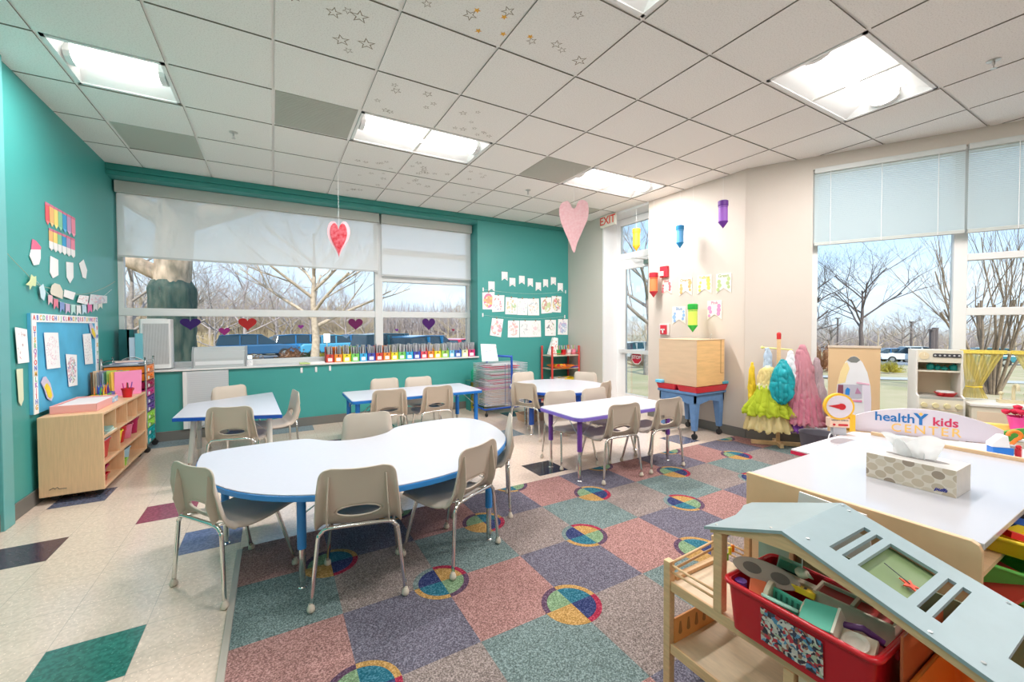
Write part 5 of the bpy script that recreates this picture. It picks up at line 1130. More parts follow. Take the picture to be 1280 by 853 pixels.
# colour word flags on the beige wall
CF = [('Red', (.80, .12, .15), (3.73,3.899,1.7,1.899)), ('Orange', (.90, .40, .12), (3.423,3.615,1.662,1.89)), ('Yellow', (.90, .68, .08), (3.151,3.347,1.667,1.897)), ('Green', (.45, .58, .22), (2.903,3.094,1.655,1.892)),
      ('Blue', (.25, .45, .78), (3.511,3.72,1.295,1.528)), ('Purple', (.78, .25, .50), (3.016,3.208,1.348,1.579))]
WB = {'Purple': 'Pink'}
for k, (n_, c, (a0, a1, z0, z1)) in enumerate(CF):
    w = abs(a1-a0)/2; h = (z1-z0)/2; word = 'Pink' if n_ == 'Purple' else n_
    t = thing('colour_flag', f'swallowtail flag reading {word} with {word.lower()} pictures on the beige wall', 'poster', (XR-.001, (a0+a1)/2, (z0+z1)/2), .0, 'colour word flags')
    a = MB(); a.prism([(-w, h), (-w, -h), (0, -h*.45), (w, -h), (w, h)], -.005, -.003, axis='x'); a.build('paper', mat('flag_cream', (.80, .75, .69), .8), t)
    text('word', word, w*.55, t, mat('word_'+n_, tuple(x*.7 for x in c), .7), axes((-.0055, 0, h*.74), (0, -1, 0), (0, 0, 1)), bold=.001)
    rr_ = random.Random(k); 
    for j in range(7):
        y = (w*.62 if j % 2 else -w*.62)+rr_.uniform(-.1, .1)*w; z = h*(.45-.22*j)*.9 if j < 6 else 0; z = max(-h*.75, z); s = w*(.16+.14*rr_.random())
        a = MB(); a.prism(ellipse(y, z, s, s*1.1, 9), -.0056-.0005*j, -.0052, axis='x'); a.build('picture', mat('pic_'+n_, tuple(min(1, x*(.9)+.06) for x in c), .7), t)
# red wall boxes
q = (3.896,3.777,1.928,2.078)
t = thing('alarm_strobe', 'red fire alarm strobe box high on the beige wall', 'fire alarm', (XR-.001, (q[0]+q[1])/2, (q[2]+q[3])/2)); w = abs(q[1]-q[0])/2; h = (q[3]-q[2])/2
a = MB(); a.box(-.045, 0, -w, w, -h, h); a.build('housing', mat('alarm_red', (.60, .03, .05), .4), t, bevel=.005)
a = MB(); a.box(-.058, -.045, -w*.2, w*.85, -h*.75, h*.1); a.build('strobe_lens', mat('strobe', (.85, .75, .70), .2), t, bevel=.003)
q = (3.919,3.76,1.146,1.302)
t = thing('alarm_pull', 'red fire alarm pull station in a clear cover above the play table', 'fire alarm', (XR-.001, (q[0]+q[1])/2, (q[2]+q[3])/2)); w = abs(q[1]-q[0])/2; h = (q[3]-q[2])/2
a = MB(); a.box(-.02, 0, -w, w, -h, h); a.build('cover', mat('cover_clear', (.78, .70, .68), .2), t, bevel=.004)
a = MB(); a.box(-.045, -.02, -w*.6, w*.6, -h*.8, h*.8); a.build('pull_box', mat('alarm_red', (.60, .03, .05), .4), t, bevel=.004)
a = MB(); a.box(-.052, -.045, -w*.4, w*.4, -h*.1, h*.15); a.box(-.052, -.045, -w*.12, w*.12, -h*.6, h*.1); a.build('handle', WHITE, t)

# ================================================================== coat rack with dress-up clothes
ct, cn = .30, .15
cr_ = thing('coat_stand', 'wooden dress-up stand with cross feet and a red-capped pole by the angled wall', 'coat stand', apt(ct, cn, 0)); cr_.rotation_euler = (0, 0, math.atan2(AD.y, AD.x)); cz0 = CH
WPINE = mat('stand_wood', (.82, .56, .30), .45, noise=(10, .12, (3, 3, 14)))
a = MB(); a.box(-.018, .018, -.018, .018, cz0+.04, 1.13); a.build('pole', WPINE, cr_, bevel=.003)
for M_, n_ in ((0, 0), (PI/2, 1)):
    a = MB(); R_ = Matrix.Rotation(M_+.25, 4, 'Z'); L0 = .25 if n_ == 0 else .13
    a.box(-L0, .25 if n_ == 0 else L0, -.018, .018, cz0+.001, cz0+.04, M=R_); a.build('foot', WPINE, cr_, bevel=.003)
a = MB(); a.lathe([(.02, 1.13), (.021, 1.19), (.014, 1.2), (.001, 1.205)]); a.build('cap', mat('cap_red', (.60, .03, .03), .4), cr_)
a = MB(); a.tube([(-.15, -.0, 1.04), (.12, 0, 1.02)], .008, 8); a.ball((-.15, 0, 1.04), .016, 10, 6); a.build('peg_bar', mat('peg_yellow', (.80, .75, .25), .4), cr_)
def garment(name, label, t, n, prof, m, seg=110, folds=9, amp=.1, flat=.55, ph=0., m2=None, zs2=None):
    """prof: (half width, z) top to bottom, with folds that deepen towards the hem"""
    mb = MB(); P = smooth_open([(r, z, 0) for r, z in prof], 4); vs = []
    z0, z1 = P[0][1], P[-1][1]
    for r, z, _ in P:
        f = (z0-z)/(z0-z1+1e-6)
        for k in range(seg):
            a = 2*PI*k/seg; rr = r*(1+amp*(.25+f)*math.sin(folds*a+ph+2*f)+amp*.55*(.2+f)*math.sin((folds*2+1)*a+ph*2-3*f))
            vs.append((rr*math.cos(a), rr*flat*math.sin(a), z+ .012*f*math.sin(folds*a*1.5+ph)))
    n_ = len(P); fs = [(i*seg+k, i*seg+(k+1) % seg, (i+1)*seg+(k+1) % seg, (i+1)*seg+k) for i in range(n_-1) for k in range(seg)]
    mb.add(vs, fs); o = mb.build(name, m, None, smooth=True, loc=apt(t, n, 0)); o.rotation_euler = (0, 0, math.atan2(AD.y, AD.x)); 
    md = o.modifiers.new('s', 'SOLIDIFY'); md.thickness = .003
    if 'cloth_crease' not in bpy.data.textures: tx_ = bpy.data.textures.new('cloth_crease', 'CLOUDS'); tx_.noise_scale = .055; tx_.noise_depth = 2
    md = o.modifiers.new('d', 'DISPLACE'); md.texture = bpy.data.textures['cloth_crease']; md.strength = .05; md.mid_level = .5; md.texture_coords = 'GLOBAL'
    return o
def tulle(name, col, see):
    return shade_mat(name, col, see)
lime = garment('princess_dress', 'x', ct-.10, cn+.16, [(.03, .84), (.07, .80), (.085, .70), (.07, .60), (.13, .45), (.17, .30), (.20, .19)], tulle('tulle_cream', (.95, .86, .52), .10), folds=13, amp=.09)
tag(lime, 'dress-up dress with lime overskirt and cream tulle hanging on the wooden stand', 'dress')
def sub(name, t_, n_, prof, m, par, **k):
    o = garment(name, 'x', t_, n_, prof, m, **k); o.parent = par; o.matrix_parent_inverse = Matrix()
    o.location = (0, 0, 0); o.rotation_euler = (0, 0, 0); return o
sub('overskirt', 0, 0, [(.082, .66), (.095, .60), (.145, .50), (.185, .42), (.20, .35)], tulle('tulle_lime', (.74, .84, .10), .10), lime, folds=11, amp=.12, ph=1.)
sub('bodice', 0, 0, [(.012, .86), (.035, .82), (.07, .72), (.088, .62)], mat('satin_cream', (.80, .76, .46), .5), lime, folds=5, amp=.03)
tealb = garment('dress_top', 'x', ct+.03, cn+.22, [(.012, .93), (.035, .90), (.075, .80), (.088, .68), (.07, .55), (.025, .49)], mat('satin_teal', (.01, .40, .46), .4, noise=(16, .35)), folds=5, amp=.2, ph=2., flat=.45); tag(tealb, 'teal satin dress-up top hanging over the lime dress', 'costume')
pink = garment('tulle_dress', 'x', ct+.20, cn+.08, [(.012, 1.08), (.03, 1.04), (.055, .97), (.085, .82), (.10, .70), (.13, .55), (.16, .36), (.185, .27)], tulle('tulle_pink', (.95, .58, .66), .12), folds=17, amp=.12, ph=.5); tag(pink, 'long pale pink tulle dress on the right of the wooden stand', 'dress')
sub('ruffle', 0, 0, [(.105, .62), (.15, .50), (.185, .36), (.205, .29)], tulle('tulle_deep_pink', (.95, .45, .58), .15), pink, folds=19, amp=.12)
wh = garment('tulle_cape', 'x', ct+.32, cn+.05, [(.008, .95), (.025, .90), (.05, .72), (.09, .50), (.12, .33)], tulle('tulle_white_pink', (.95, .82, .86), .35), folds=13, amp=.14, ph=2.2); tag(wh, 'sheer whitish pink cape hanging at the window side of the pink dress', 'costume')
gold = garment('gold_sleeve', 'x', ct-.24, cn+.06, [(.006, .88), (.016, .82), (.028, .66), (.030, .54), (.025, .46)], mat('satin_gold', (.85, .60, .03), .45, noise=(12, .25)), folds=4, amp=.1); tag(gold, 'golden yellow costume sleeve at the left of the wooden stand', 'costume')
blu = garment('blue_costume', 'x', ct-.10, cn+.05, [(.008, 1.04), (.02, 1.0), (.035, .88), (.04, .74), (.04, .60)], mat('satin_palebl', (.50, .62, .76), .5, noise=(12, .2)), folds=5, amp=.12, ph=1.); tag(blu, 'pale blue costume hanging at the back of the wooden stand', 'costume')
pur = garment('purple_skirt', 'x', ct+.10, cn+.09, [(.05, .45), (.08, .35), (.10, .19)], mat('satin_purple', (.30, .10, .62), .5), folds=6, amp=.15); tag(pur, 'purple skirt hem peeping out below the pink dress', 'costume')
wh2 = garment('white_blouse', 'x', ct+.10, cn+.0+.10, [(.008, 1.02), (.022, .98), (.045, .86), (.06, .70)], mat('cotton_white', (.80, .82, .86), .7, noise=(14, .15)), folds=6, amp=.1, ph=.2); tag(wh2, 'white blouse between the teal top and the pink dress', 'costume')

# ================================================================== sand and water play table
px0, px1, py0, py1, pz = 4.00, 4.575, 2.92, 3.47, .60
pt = thing('play_table', 'blue moulded play table on casters with red trays against the beige wall', 'play table', ((px0+px1)/2, (py0+py1)/2, 0)); hx, hy = (px1-px0)/2, (py1-py0)/2
PB = mat('play_table_blue', (.13, .27, .52), .5, noise=(20, .12))
a = MB()
i0 = .03
for sx in (-1, 1):
    a.prism([(-hy+i0, .50), (hy-i0, .50), (hy-i0, .41), (hy-.10, .395), (0, .43), (-hy+.10, .395), (-hy+i0, .41)], sx*(hx-i0), sx*(hx-i0-.02), axis='x')
for sy in (-1, 1):
    a.prism([(-hx+i0, .50), (hx-i0, .50), (hx-i0, .41), (hx-.10, .395), (0, .43), (-hx+.10, .395), (-hx+i0, .41)], sy*(hy-i0), sy*(hy-i0-.02), axis='y')
a.build('apron', PB, pt)
for sx in (-1, 1):
    for sy in (-1, 1):
        x, y = sx*(hx-.03), sy*(hy-.03); q = MB(); k = .095; b = .05
        for (z0, w0), (z1, w1) in (((.10, b), (.50, k)),):
            X = [x, x-sx*w1, x-sx*w1, x]; Y = [y, y, y-sy*w1, y-sy*w1]; Xb = [x-sx*.01, x-sx*(w0+.01), x-sx*(w0+.01), x-sx*.01]; Yb = [y-sy*.01, y-sy*.01, y-sy*(w0+.01), y-sy*(w0+.01)]
            fs = [(0, 3, 2, 1), (4, 5, 6, 7), (0, 1, 5, 4), (1, 2, 6, 5), (2, 3, 7, 6), (3, 0, 4, 7)]
            q.add([(Xb[i], Yb[i], z0) for i in range(4)]+[(X[i], Y[i], z1) for i in range(4)], fs)
        lg = q.build('leg', PB, pt, bevel=.006)
        q = MB(); cx_, cy_ = x-sx*.035, y-sy*.035; q.tube([(cx_-.014, cy_, .033), (cx_+.014, cy_, .033)], .032, 14); q.tube([(cx_, cy_, .06), (cx_, cy_, .101)], .01, 8); q.build('caster', BLACK, lg)
a = MB(); a.box(-hx+.012, hx-.012, -hy+.012, hy-.012, .50, .53); a.build('rim_frame', PB, pt, bevel=.006)
def tray(y0_, y1_, n_):
    o = rrect(-hx-.0, hx+.0, y0_, y1_, .03, 4); b = [(p[0]*.93, (p[1]-(y0_+y1_)/2)*.90+(y0_+y1_)/2) for p in o]; n = len(o)
    vs = [(*p, .531) for p in b]+[(*p, .596) for p in o]+[(p[0]*.975, (p[1]-(y0_+y1_)/2)*.95+(y0_+y1_)/2, .596) for p in o]+[(*p, .545) for p in b]
    q = MB(); q.add(vs, [tuple(range(n-1, -1, -1)), tuple(3*n+i for i in range(n))]+[(k_*n+i, k_*n+(i+1) % n, (k_+1)*n+(i+1) % n, (k_+1)*n+i) for k_ in range(3) for i in range(n)]); q.build('red_tray', mat('tray_red', (.66, .03, .05), .35), pt, smooth='auto')
tray(-hy-.01, -.01, 0); tray(.01, hy+.01, 1)
bx = thing('wooden_box', 'big tan wooden box standing upside down on the blue play table', 'box', (4.29, 3.20, .597)); bw, bd, bh = .255, .255, 1.112-.597
a = MB(); a.box(-bw, -bw+.012, -bd, bd, 0, bh); a.box(bw-.012, bw, -bd, bd, 0, bh); a.box(-bw+.012, bw-.012, bd-.012, bd, 0, bh); a.build('side_board', mat('box_tan', (.72, .52, .34), .55, noise=(5, .07, (1, 1, 6))), bx)
a = MB(); a.box(-bw+.012, bw-.012, -bd, -bd+.012, 0, bh-.004); a.build('front_board', mat('box_orange_ply', (.86, .55, .24), .45, noise=(6, .12, (1, 1, 8))), bx)
a = MB(); a.box(-bw-.002, bw+.002, -bd-.002, bd+.002, bh, bh+.008); a.build('top_board', mat('box_tan', (.72, .52, .34), .55), bx)
a = MB(); a.box(bw-.075, bw-.07, -bd-.003, -bd, .13, bh); a.box(bw-.075, bw-.02, -bd-.003, -bd, .128, .133); a.build('door_seam', mat('seam_brown', (.30, .18, .08), .7), bx)
a = MB(); a.tube([(0, 0, 0), (.0, 0, .05), (.012, -.01, .06)], .004, 6); a.build('wire_hook', STEEL, bx, loc=(.02, -bd+.02, bh+.008))
a = MB(); a.box(-.06, .06, -.045, .045, 0, .035); tag(a.build('sponge_box', LTBLUE, loc=(4.04, 3.42, .598), bevel=.006), 'light blue toy tray on the far corner of the play table', 'toy')
a = MB(); a.box(-.05, .05, -.035, .035, 0, .03); tag(a.build('sponge_box', mat('toy_teal', (.08, .40, .55), .4), loc=(4.556, 2.965, .597), bevel=.006), 'small teal toy block on the right corner of the play table', 'toy')

# ================================================================== rocket panel
ang = math.atan2(AD.y, AD.x)
def at_wall(name, label, cat, t, n, z=0., group=None): return thing(name, label, cat, apt(t, n, z), ang, group)
# local frame: x along the wall, y away from the room (towards the window), z up ; room side is -y
rp = at_wall('rocket_panel', 'tan play panel with an arched rocket picture standing before the window', 'play panel', .872, .478, CH)
W = .185; Hh = 1.06
a = MB(); a.box(-W, W, -.0, .03, 0, Hh); a.build('panel_board', mat('panel_tan', (.73, .50, .28), .5, noise=(3, .08)), rp)
a = MB(); a.box(-W-.004, W+.004, -.006, .034, Hh, Hh+.018); a.build('top_strip', mat('panel_strip', (.70, .58, .46), .5), rp)
arch = [(-.125, .32)]+[(-.125+.0, .60), (-.118, .72), (-.095, .84), (-.06, .93), (-.025, .975), (0, .985), (.025, .975), (.06, .93), (.095, .84), (.118, .72), (.125, .60)]+[(.125, .32)]
a = MB(); a.prism(arch, -.004, -.0003, axis='y'); a.build('rocket_body', mat('rocket_white', (.80, .80, .82), .5, noise=(6, .04)), rp)
def bits(name, pts, c, y=-.0055): a = MB(); a.prism(pts, y, y+.0014, axis='y'); a.build(name, mat('rk_'+name, c, .6), rp)
bits('nose_cone', [(-.05, .945), (-.02, .925), (.02, .925), (.045, .95), (.022, .975), (0, .983), (-.025, .974)], (.20, .21, .20))
bits('yellow_fin', [(-.118, .72), (-.06, .74), (-.05, .80), (-.03, .87), (-.05, .93), (-.07, .91), (-.095, .84)], (.86, .68, .34))
bits('cabin_window', [(-.120, .58), (.06, .60), (.06, .725), (-.115, .72)], (.50, .48, .56))
bits('dark_door', [(-.118, .60), (-.075, .60), (-.075, .715), (-.112, .715)], (.22, .06, .10), -.007)
bits('blue_figure', [(-.06, .63), (-.03, .625), (-.025, .68), (-.045, .695), (-.06, .67)], (.02, .22, .62), -.007)
bits('pink_band', [(-.122, .565), (.06, .565), (.06, .585), (-.122, .58)], (.72, .25, .38), -.007)
bits('window_triangle', [(.01, .64), (.055, .645), (.025, .70)], (.48, .22, .36), -.007)
bits('side_scarf', [(.06, .74), (.075, .56), (.08, .40), (.12, .40), (.122, .60), (.11, .74)], (.74, .68, .78), -.007)
bits('red_cuff', [(.07, .40), (.122, .40), (.122, .44), (.075, .44)], (.70, .06, .20), -.0085)
bits('pink_hem', [(.02, .735), (.112, .725), (.108, .74), (.02, .75)], (.80, .45, .58), -.0085)

# ================================================================== play stove and sink units
KC = mat('kitchen_cream', (.74, .69, .56), .5); KT = mat('kitchen_tan', (.84, .68, .50), .5, noise=(4, .05)); KW = mat('kitchen_white', (.78, .76, .70), .45)
st = at_wall('play_stove', 'cream toy kitchen stove with a hutch, clock face and yellow knobs', 'toy kitchen', 1.448, .478, CH)
w = .145; dp = .30; zt = 1.05; zc = .655
for s in (-1, 1): a = MB(); a.prism([(0, 0), (dp, 0), (dp, zt), (.06, zt), (.06, zc+.02), (.0, zc)], s*w, s*(w-.012), axis='x'); a.build('side_panel', KW, st)
a = MB(); a.box(-w+.012, w-.012, .0, dp, zc-.02, zc); a.build('cooktop', mat('cooktop_grey', (.42, .42, .38), .4), st)
a = MB(); a.box(-w+.012, w-.012, dp-.012, dp, 0, zt-.01); a.build('back_panel', KT, st)
a = MB(); a.box(-w+.012, w-.012, .058, .075, zt-.105, zt); a.box(-w+.012, w-.012, .06, dp-.012, zt-.012, zt); a.build('control_fascia', KC, st)
a = MB(); a.prism(rrect(-.04, .132, zt-.06, zt-.028, .01), .0535, .058, axis='y'); a.build('black_dial_strip', DARK, st)
for k in range(6): a = MB(); a.prism(ellipse(-.026+.029*k, zt-.044, .007, .007, 10), .0505, .0534, axis='y'); a.build('dial_mark', mat('dial_mark', (.55, .56, .56), .5), st)
a = MB(); a.prism(ellipse(-.095, zt-.048, .032, .032, 20), .053, .058, axis='y'); a.build('clock_face', mat('clock_wood', (.76, .64, .42), .5), st)
a = MB(); a.box(-.0965, -.0935, .0505, .0525, zt-.05, zt-.026); a.box(-.095, -.078, .0505, .0525, zt-.0495, zt-.0465); a.build('clock_hands', mat('handw', (.9, .85, .7), .5), st)
a = MB(); a.box(-w+.012, w-.012, .075, dp-.012, .862, .874); a.build('hutch_shelf', KC, st)
a = MB(); a.box(-w+.012, w-.012, .0, .014, 0, zc-.02); a.build('oven_front', KC, st)
for k in range(4): a = MB(); a.tube([(-.105+.07*k, -.022, .585), (-.105+.07*k, 0, .585)], .020, 16); a.build('knob', mat('knob_yellow', (.72, .64, .36), .4), st, smooth='auto')
a = MB(); a.box(-w+.02, w-.02, -.003, 0, .545, .55); a.build('drawer_line', KT, st)
g = (.02, .42, .40)
TG = mat('toy_dish_teal', g, .3)
for k, (x, r, h) in enumerate(((-.06, .026, .055), (-.015, .02, .04), (.03, .024, .03), (.085, .028, .05))):
    p = apt(1.448+x+.03, .478-.16, CH+.8745); q = MB(); q.lathe([(r*.7, 0), (r, h*.3), (r, h*.75), (r*.5, h), (.004, h), (.004, h+.01), (.001, h+.012)], seg=14)
    tag(q.build('toy_dish', TG, loc=p, smooth='auto'), ('teal toy teapot on the stove hutch shelf', 'small teal toy cup beside the toy teapot', 'low teal toy bowl on the stove hutch shelf', 'teal toy jug at the right end of the stove hutch shelf')[k], 'toy dish', 'teal toy dishes')
p = apt(1.50, .478-.10, CH+zc+.0005); t = thing('toy_pan', 'red toy frying pan on the play stove', 'toy pan', p); q = MB(); q.lathe([(.05, 0), (.07, .03), (.073, .032), (.066, .032), (.048, .005), (.001, .005)], seg=20, closed=False); q.build('pan_body', RED, t, smooth='auto')
q = MB(); q.lathe([(.06, .034), (.055, .045), (.001, .05)], seg=16); q.build('pan_lid', mat('lid_grey2', (.6, .58, .56), .3), t, smooth='auto')
q = MB(); q.box(-.13, -.07, -.008, .008, .022, .032); q.build('pan_handle', RED, t)
sk = at_wall('play_sink', 'cream toy sink unit with a gold faucet and curtained window frame', 'toy kitchen', 1.92, .478, CH); w = .29
a = MB(); a.box(-w, w, 0, dp, .0, .60); a.build('cabinet_body', KC, sk, bevel=.004)
a = MB(); a.box(-w-.01, w+.01, -.01, dp+.0, .6005, .622); a.build('counter', KW, sk, bevel=.003)
a = MB(); a.box(-w+.03, -.02, -.004, -.0003, .30, .56); a.build('cupboard_door', KT, sk)
for x in (-w+.01, w-.01): a = MB(); a.box(x-.012, x+.012, dp-.02, dp, .6225, 1.02); a.build('frame_post', KW, sk)
a = MB(); a.box(-w, w, dp-.02, dp, 1.0205, 1.045); a.build('curtain_rod', mat('rod_yellow', (.80, .70, .30), .5), sk)
fc = mat('faucet_gold', (.66, .58, .38), .35)
a = MB(); a.box(-.09, .09, .15, .20, .6225, .65); a.tube(smooth_open([(0, .175, .65), (0, .175, .74), (0, .15, .775), (0, .11, .77), (0, .10, .73)], 4), .011, 10)
for x in (-.07, .07): a.tube([(x, .175, .65), (x, .175, .69)], .008, 8); a.ball((x, .175, .70), .016, 10, 6)
a.build('faucet', fc, sk, smooth='auto')
CUR = shade_mat('curtain_gauze', (.95, .78, .22), .22)
for s, lab in ((-1, 'left'), (1, 'right')):
    c = thing('toy_curtain', f'{lab} yellow gauze curtain gathered to the side above the toy sink', 'curtain', apt(1.92+s*.15, .478-dp+.035, CH), ang, 'yellow gauze curtains'); mb = MB(); nz, nx = 22, 30; vs = []
    for i in range(nz+1):
        f = i/nz; z = 1.035-f*.40
        wd = .13*(1-f/.75*.62) if f < .75 else .13*(.38+(f-.75)/.25*.30)
        sh_ = s*(f/.75 if f < .75 else 1-(f-.75)*.3)*.055
        for j in range(nx+1): u = -1+2*j/nx; vs.append((u*wd+sh_, .012*math.sin(j*1.9)*(1+.2*f), z))
    mb.add(vs, [(i*(nx+1)+j, i*(nx+1)+j+1, (i+1)*(nx+1)+j+1, (i+1)*(nx+1)+j) for i in range(nz) for j in range(nx)]); mb.build('gauze', CUR, c, smooth=True)
    q = MB(); q.tube([(s*.055-.052, -.016, .735), (s*.055, -.022, .73), (s*.055+.052, -.016, .735)], .006, 6); q.build('tie_band', YELLOW, c)
    q = MB(); q.box(-.135, .135, -.016, .016, 1.02, 1.05); q.build('heading', mat('curtain_heading', (.90, .72, .12), .7, noise=(60, .2)), c)

# ================================================================== health centre counter with sign
hc = thing('play_counter', 'low white play counter with a red edge strip beside the wooden island', 'play counter', (3.3, .95, 0)); CZ = .50
out = [(2.81, .45), (3.95, .45), (4.06, .70), (3.66, 1.372), (2.81, 1.372)]; lo = [(x-3.3, y-.95) for x, y in out]
a = MB(); a.prism([(x*.97, y*.97) for x, y in lo], CH+.001, CZ-.03); a.build('counter_body', WHITE, hc)
a = MB(); a.prism(lo, CZ-.008, CZ); a.build('counter_top', mat('counter_lilac_white', (.78, .74, .78), .35), hc)
a = MB(); a.prism([(x*1.004, y*1.006) for x, y in lo], CZ-.03, CZ-.0085); a.build('red_edge', mat('edge_red', (.66, .02, .08), .4), hc)
a = MB(); a.prism(ellipse(3.27-3.3, 1.28-.95, .11, .055, 28), CZ+.0002, CZ+.003); a.build('counter_hole_dark', mat('hole_dark_grey', (.30, .28, .30), .4), hc)  # flat dark ellipse painted on the top for the shade in the oval hole
a = MB(); pts = ellipse(3.27-3.3, 1.28-.95, .115, .06, 28); a.tube([(*p, CZ+.003) for p in pts+[pts[0]]], .004, 6, cap=False); a.build('counter_hole_rim', mat('counter_hole_rim', (.6, .58, .6), .4), hc)
# sign board, parallel to the angled wall
off_n = 3.0/2.09
sgc = (3.86, 1.075); st0, st1 = Vector((3.704, 1.372)), Vector((4.057, .723)); L2 = (st1-st0).length; mid = (st0+st1)/2
sg = thing('sign_board', 'arched pale board reading healthYkids CENTER behind the wooden island', 'sign', (mid.x, mid.y, CZ+.001), ang)
hw_ = L2/2
pts = [(-hw_, 0), (hw_, 0), (hw_, .095)]+[(hw_-2*hw_*i/14, .095+(.183-.095)*math.sin(PI*(.0+i/14))**.8+.02*(i/14)) for i in range(1, 14)]+[(-hw_, .115)]
a = MB(); a.prism(pts, 0, .014, axis='y'); a.build('board', mat('sign_lilac', (.66, .62, .68), .45), sg, bevel=.002)
SB, SRD, SY = mat('sign_blue', (.01, .16, .45), .5), mat('sign_crimson', (.62, .03, .10), .5), mat('sign_gold', (.88, .55, .14), .5)
MS = lambda x, z: axes((x, -.0012, z), (1, 0, 0), (0, 0, 1))
text('blue_lettering', 'health', .088, sg, SB, MS(-.158, .118), bold=.0015, spacing=1.0)
text('blue_capital', 'Y', .108, sg, SB, MS(-.022, .118), bold=.003)
text('red_lettering', 'kids', .080, sg, SRD, MS(.10, .112), bold=.0015)
text('gold_lettering', 'CENTER', .082, sg, SY, MS(-.0, .047), spacing=1.25, bold=.0005)
a = MB(); a.prism(ellipse(-.022, .158, .010, .010, 12), -.002, -.0004, axis='y'); a.build('gold_dot', SY, sg)
# toy scale
c = (3.451,1.381,0.702)
ts = thing('toy_scale', 'toy weighing scale with a yellow-rimmed round dial and red pointer', 'toy scale', (c[0], c[1], CZ+.001), -.75)
dz = c[2]-CZ; R_ = .093
a = MB(); a.prism(ellipse(0, dz, R_, R_, 36), -.012, .012, axis='y'); a.build('dial_rim', mat('rim_amber', (.90, .52, .03), .4), ts)
a = MB(); a.prism(ellipse(0, dz, R_*.85, R_*.85, 36), -.016, -.0125, axis='y'); a.build('dial_face', mat('face_lilac', (.74, .68, .74), .5), ts)
a = MB(); a.prism([(-R_*.75, dz+.004), (0, dz-.016), (0, dz+.018)], -.019, -.0165, axis='y'); a.prism(ellipse(.012, dz+.001, .024, .022, 16), -.021, -.0165, axis='y'); a.build('pointer', RED, ts)
a = MB(); a.box(-.055, .065, -.010, .05, .055, dz-R_+.008); a.build('front_card', mat('card_cream', (.84, .62, .48), .5), ts)
a = MB(); a.box(.0655, .10, -.010, .05, .03, dz-R_*.6); a.build('side_card', mat('card_amber', (.90, .50, .02), .45), ts)
a = MB(); a.box(-.03, .05, -.0, .04, 0, .054); a.build('base_block', mat('base_grey', (.50, .52, .56), .5), ts)
text('scale_words', 'WEIGHT CHECK', .014, ts, DARK, axes((.005, -.011, dz-R_-.004), (1, 0, 0), (0, 0, 1)))
a = MB(); a.prism(rrect(-.005, .055, .066, .080, .006), -.0125, -.0105, axis='y'); a.prism(ellipse(-.03, .074, .009, .008, 10), -.0125, -.0105, axis='y'); a.build('red_marks', RED, ts)
# basket by the window
c = (4.251,1.858,0.328)
t = thing('wire_basket', 'dark mesh basket with white handles below the window by the coat stand', 'basket', (c[0], c[1], CH+.001)); a = MB(); a.lathe([(.10, 0), (.14, .29), (.145, .30), (.135, .295), (.095, .01), (.001, .01)], seg=24, closed=False); a.build('basket_body', mat('basket_dark', (.10, .09, .11), .6), t, smooth='auto')
for s in (-1, 1): a = MB(); a.tube([(s*.06+.05*math.cos(PI*k/10), -.13, .27+.06*math.sin(PI*k/10)) for k in range(11)], .005, 6); a.build('cord_handle', WHITE, t)
# little table with flower pot, behind the sign
t = thing('play_side_table', 'small white play table behind the sign with a pink flower pot', 'table', (4.42, .70, 0)); z0 = .52
a = MB(); a.box(-.16, .22, -.35, .30, z0-.02, z0); a.build('table_top', WHITE, t, bevel=.004)
for x, y in ((-.13, -.3), (-.13, .26), (.18, -.3), (.18, .26)): a = MB(); a.tube([(x, y, CH+.001), (x, y, z0-.0205)], .016, 10); a.build('leg', WHITE, t)
a = MB(); a.box(-.03, .03, -.14, .14, 0, .045); tag(a.build('yellow_play_box', mat('box_pale_yellow', (.86, .66, .14), .5, noise=(20, .1)), loc=(4.50, .80, z0+.001), rot=(0, 0, .5), bevel=.004), 'pale yellow toy box on the small white table, in front of the sink unit', 'box')
c = (4.487,0.723,0.526)
fp = thing('flower_pot', 'bright pink pot with red cloth roses at the right edge of the view', 'flower pot', (c[0], c[1], z0+.001)); a = MB(); a.lathe([(.045, 0), (.066, .11), (.070, .115), (.064, .115), (.042, .01), (.001, .01)], seg=20, closed=False); a.build('pot', mat('pot_pink', (.86, .05, .32), .4), fp, smooth='auto')
a = MB(); a.lathe([(.061, .095), (.001, .10)], seg=16, closed=False); a.build('soil', mat('soil_olive', (.20, .22, .10), .9), fp)
RO = mat('rose_red', (.66, .01, .06), .6)
for k in range(9):
    a_ = k*2.4; r = .018+.0085*k; x, y, z = r*math.cos(a_), r*math.sin(a_), .14+.012*(k % 3)
    q = MB()
    for j in range(3): q.lathe([(.004, -.018), (.020-.005*j, -.006), (.024-.006*j, .012), (.020-.006*j, .014+.003*j)], (x, y, z), 10, closed=False)
    q.ball((x, y, z-.002), .010, 8, 5); q.tube([(x, y, z-.01), (x*.4, y*.4, .095)], .002, 5); q.build('rose', RO, fp, smooth=True)
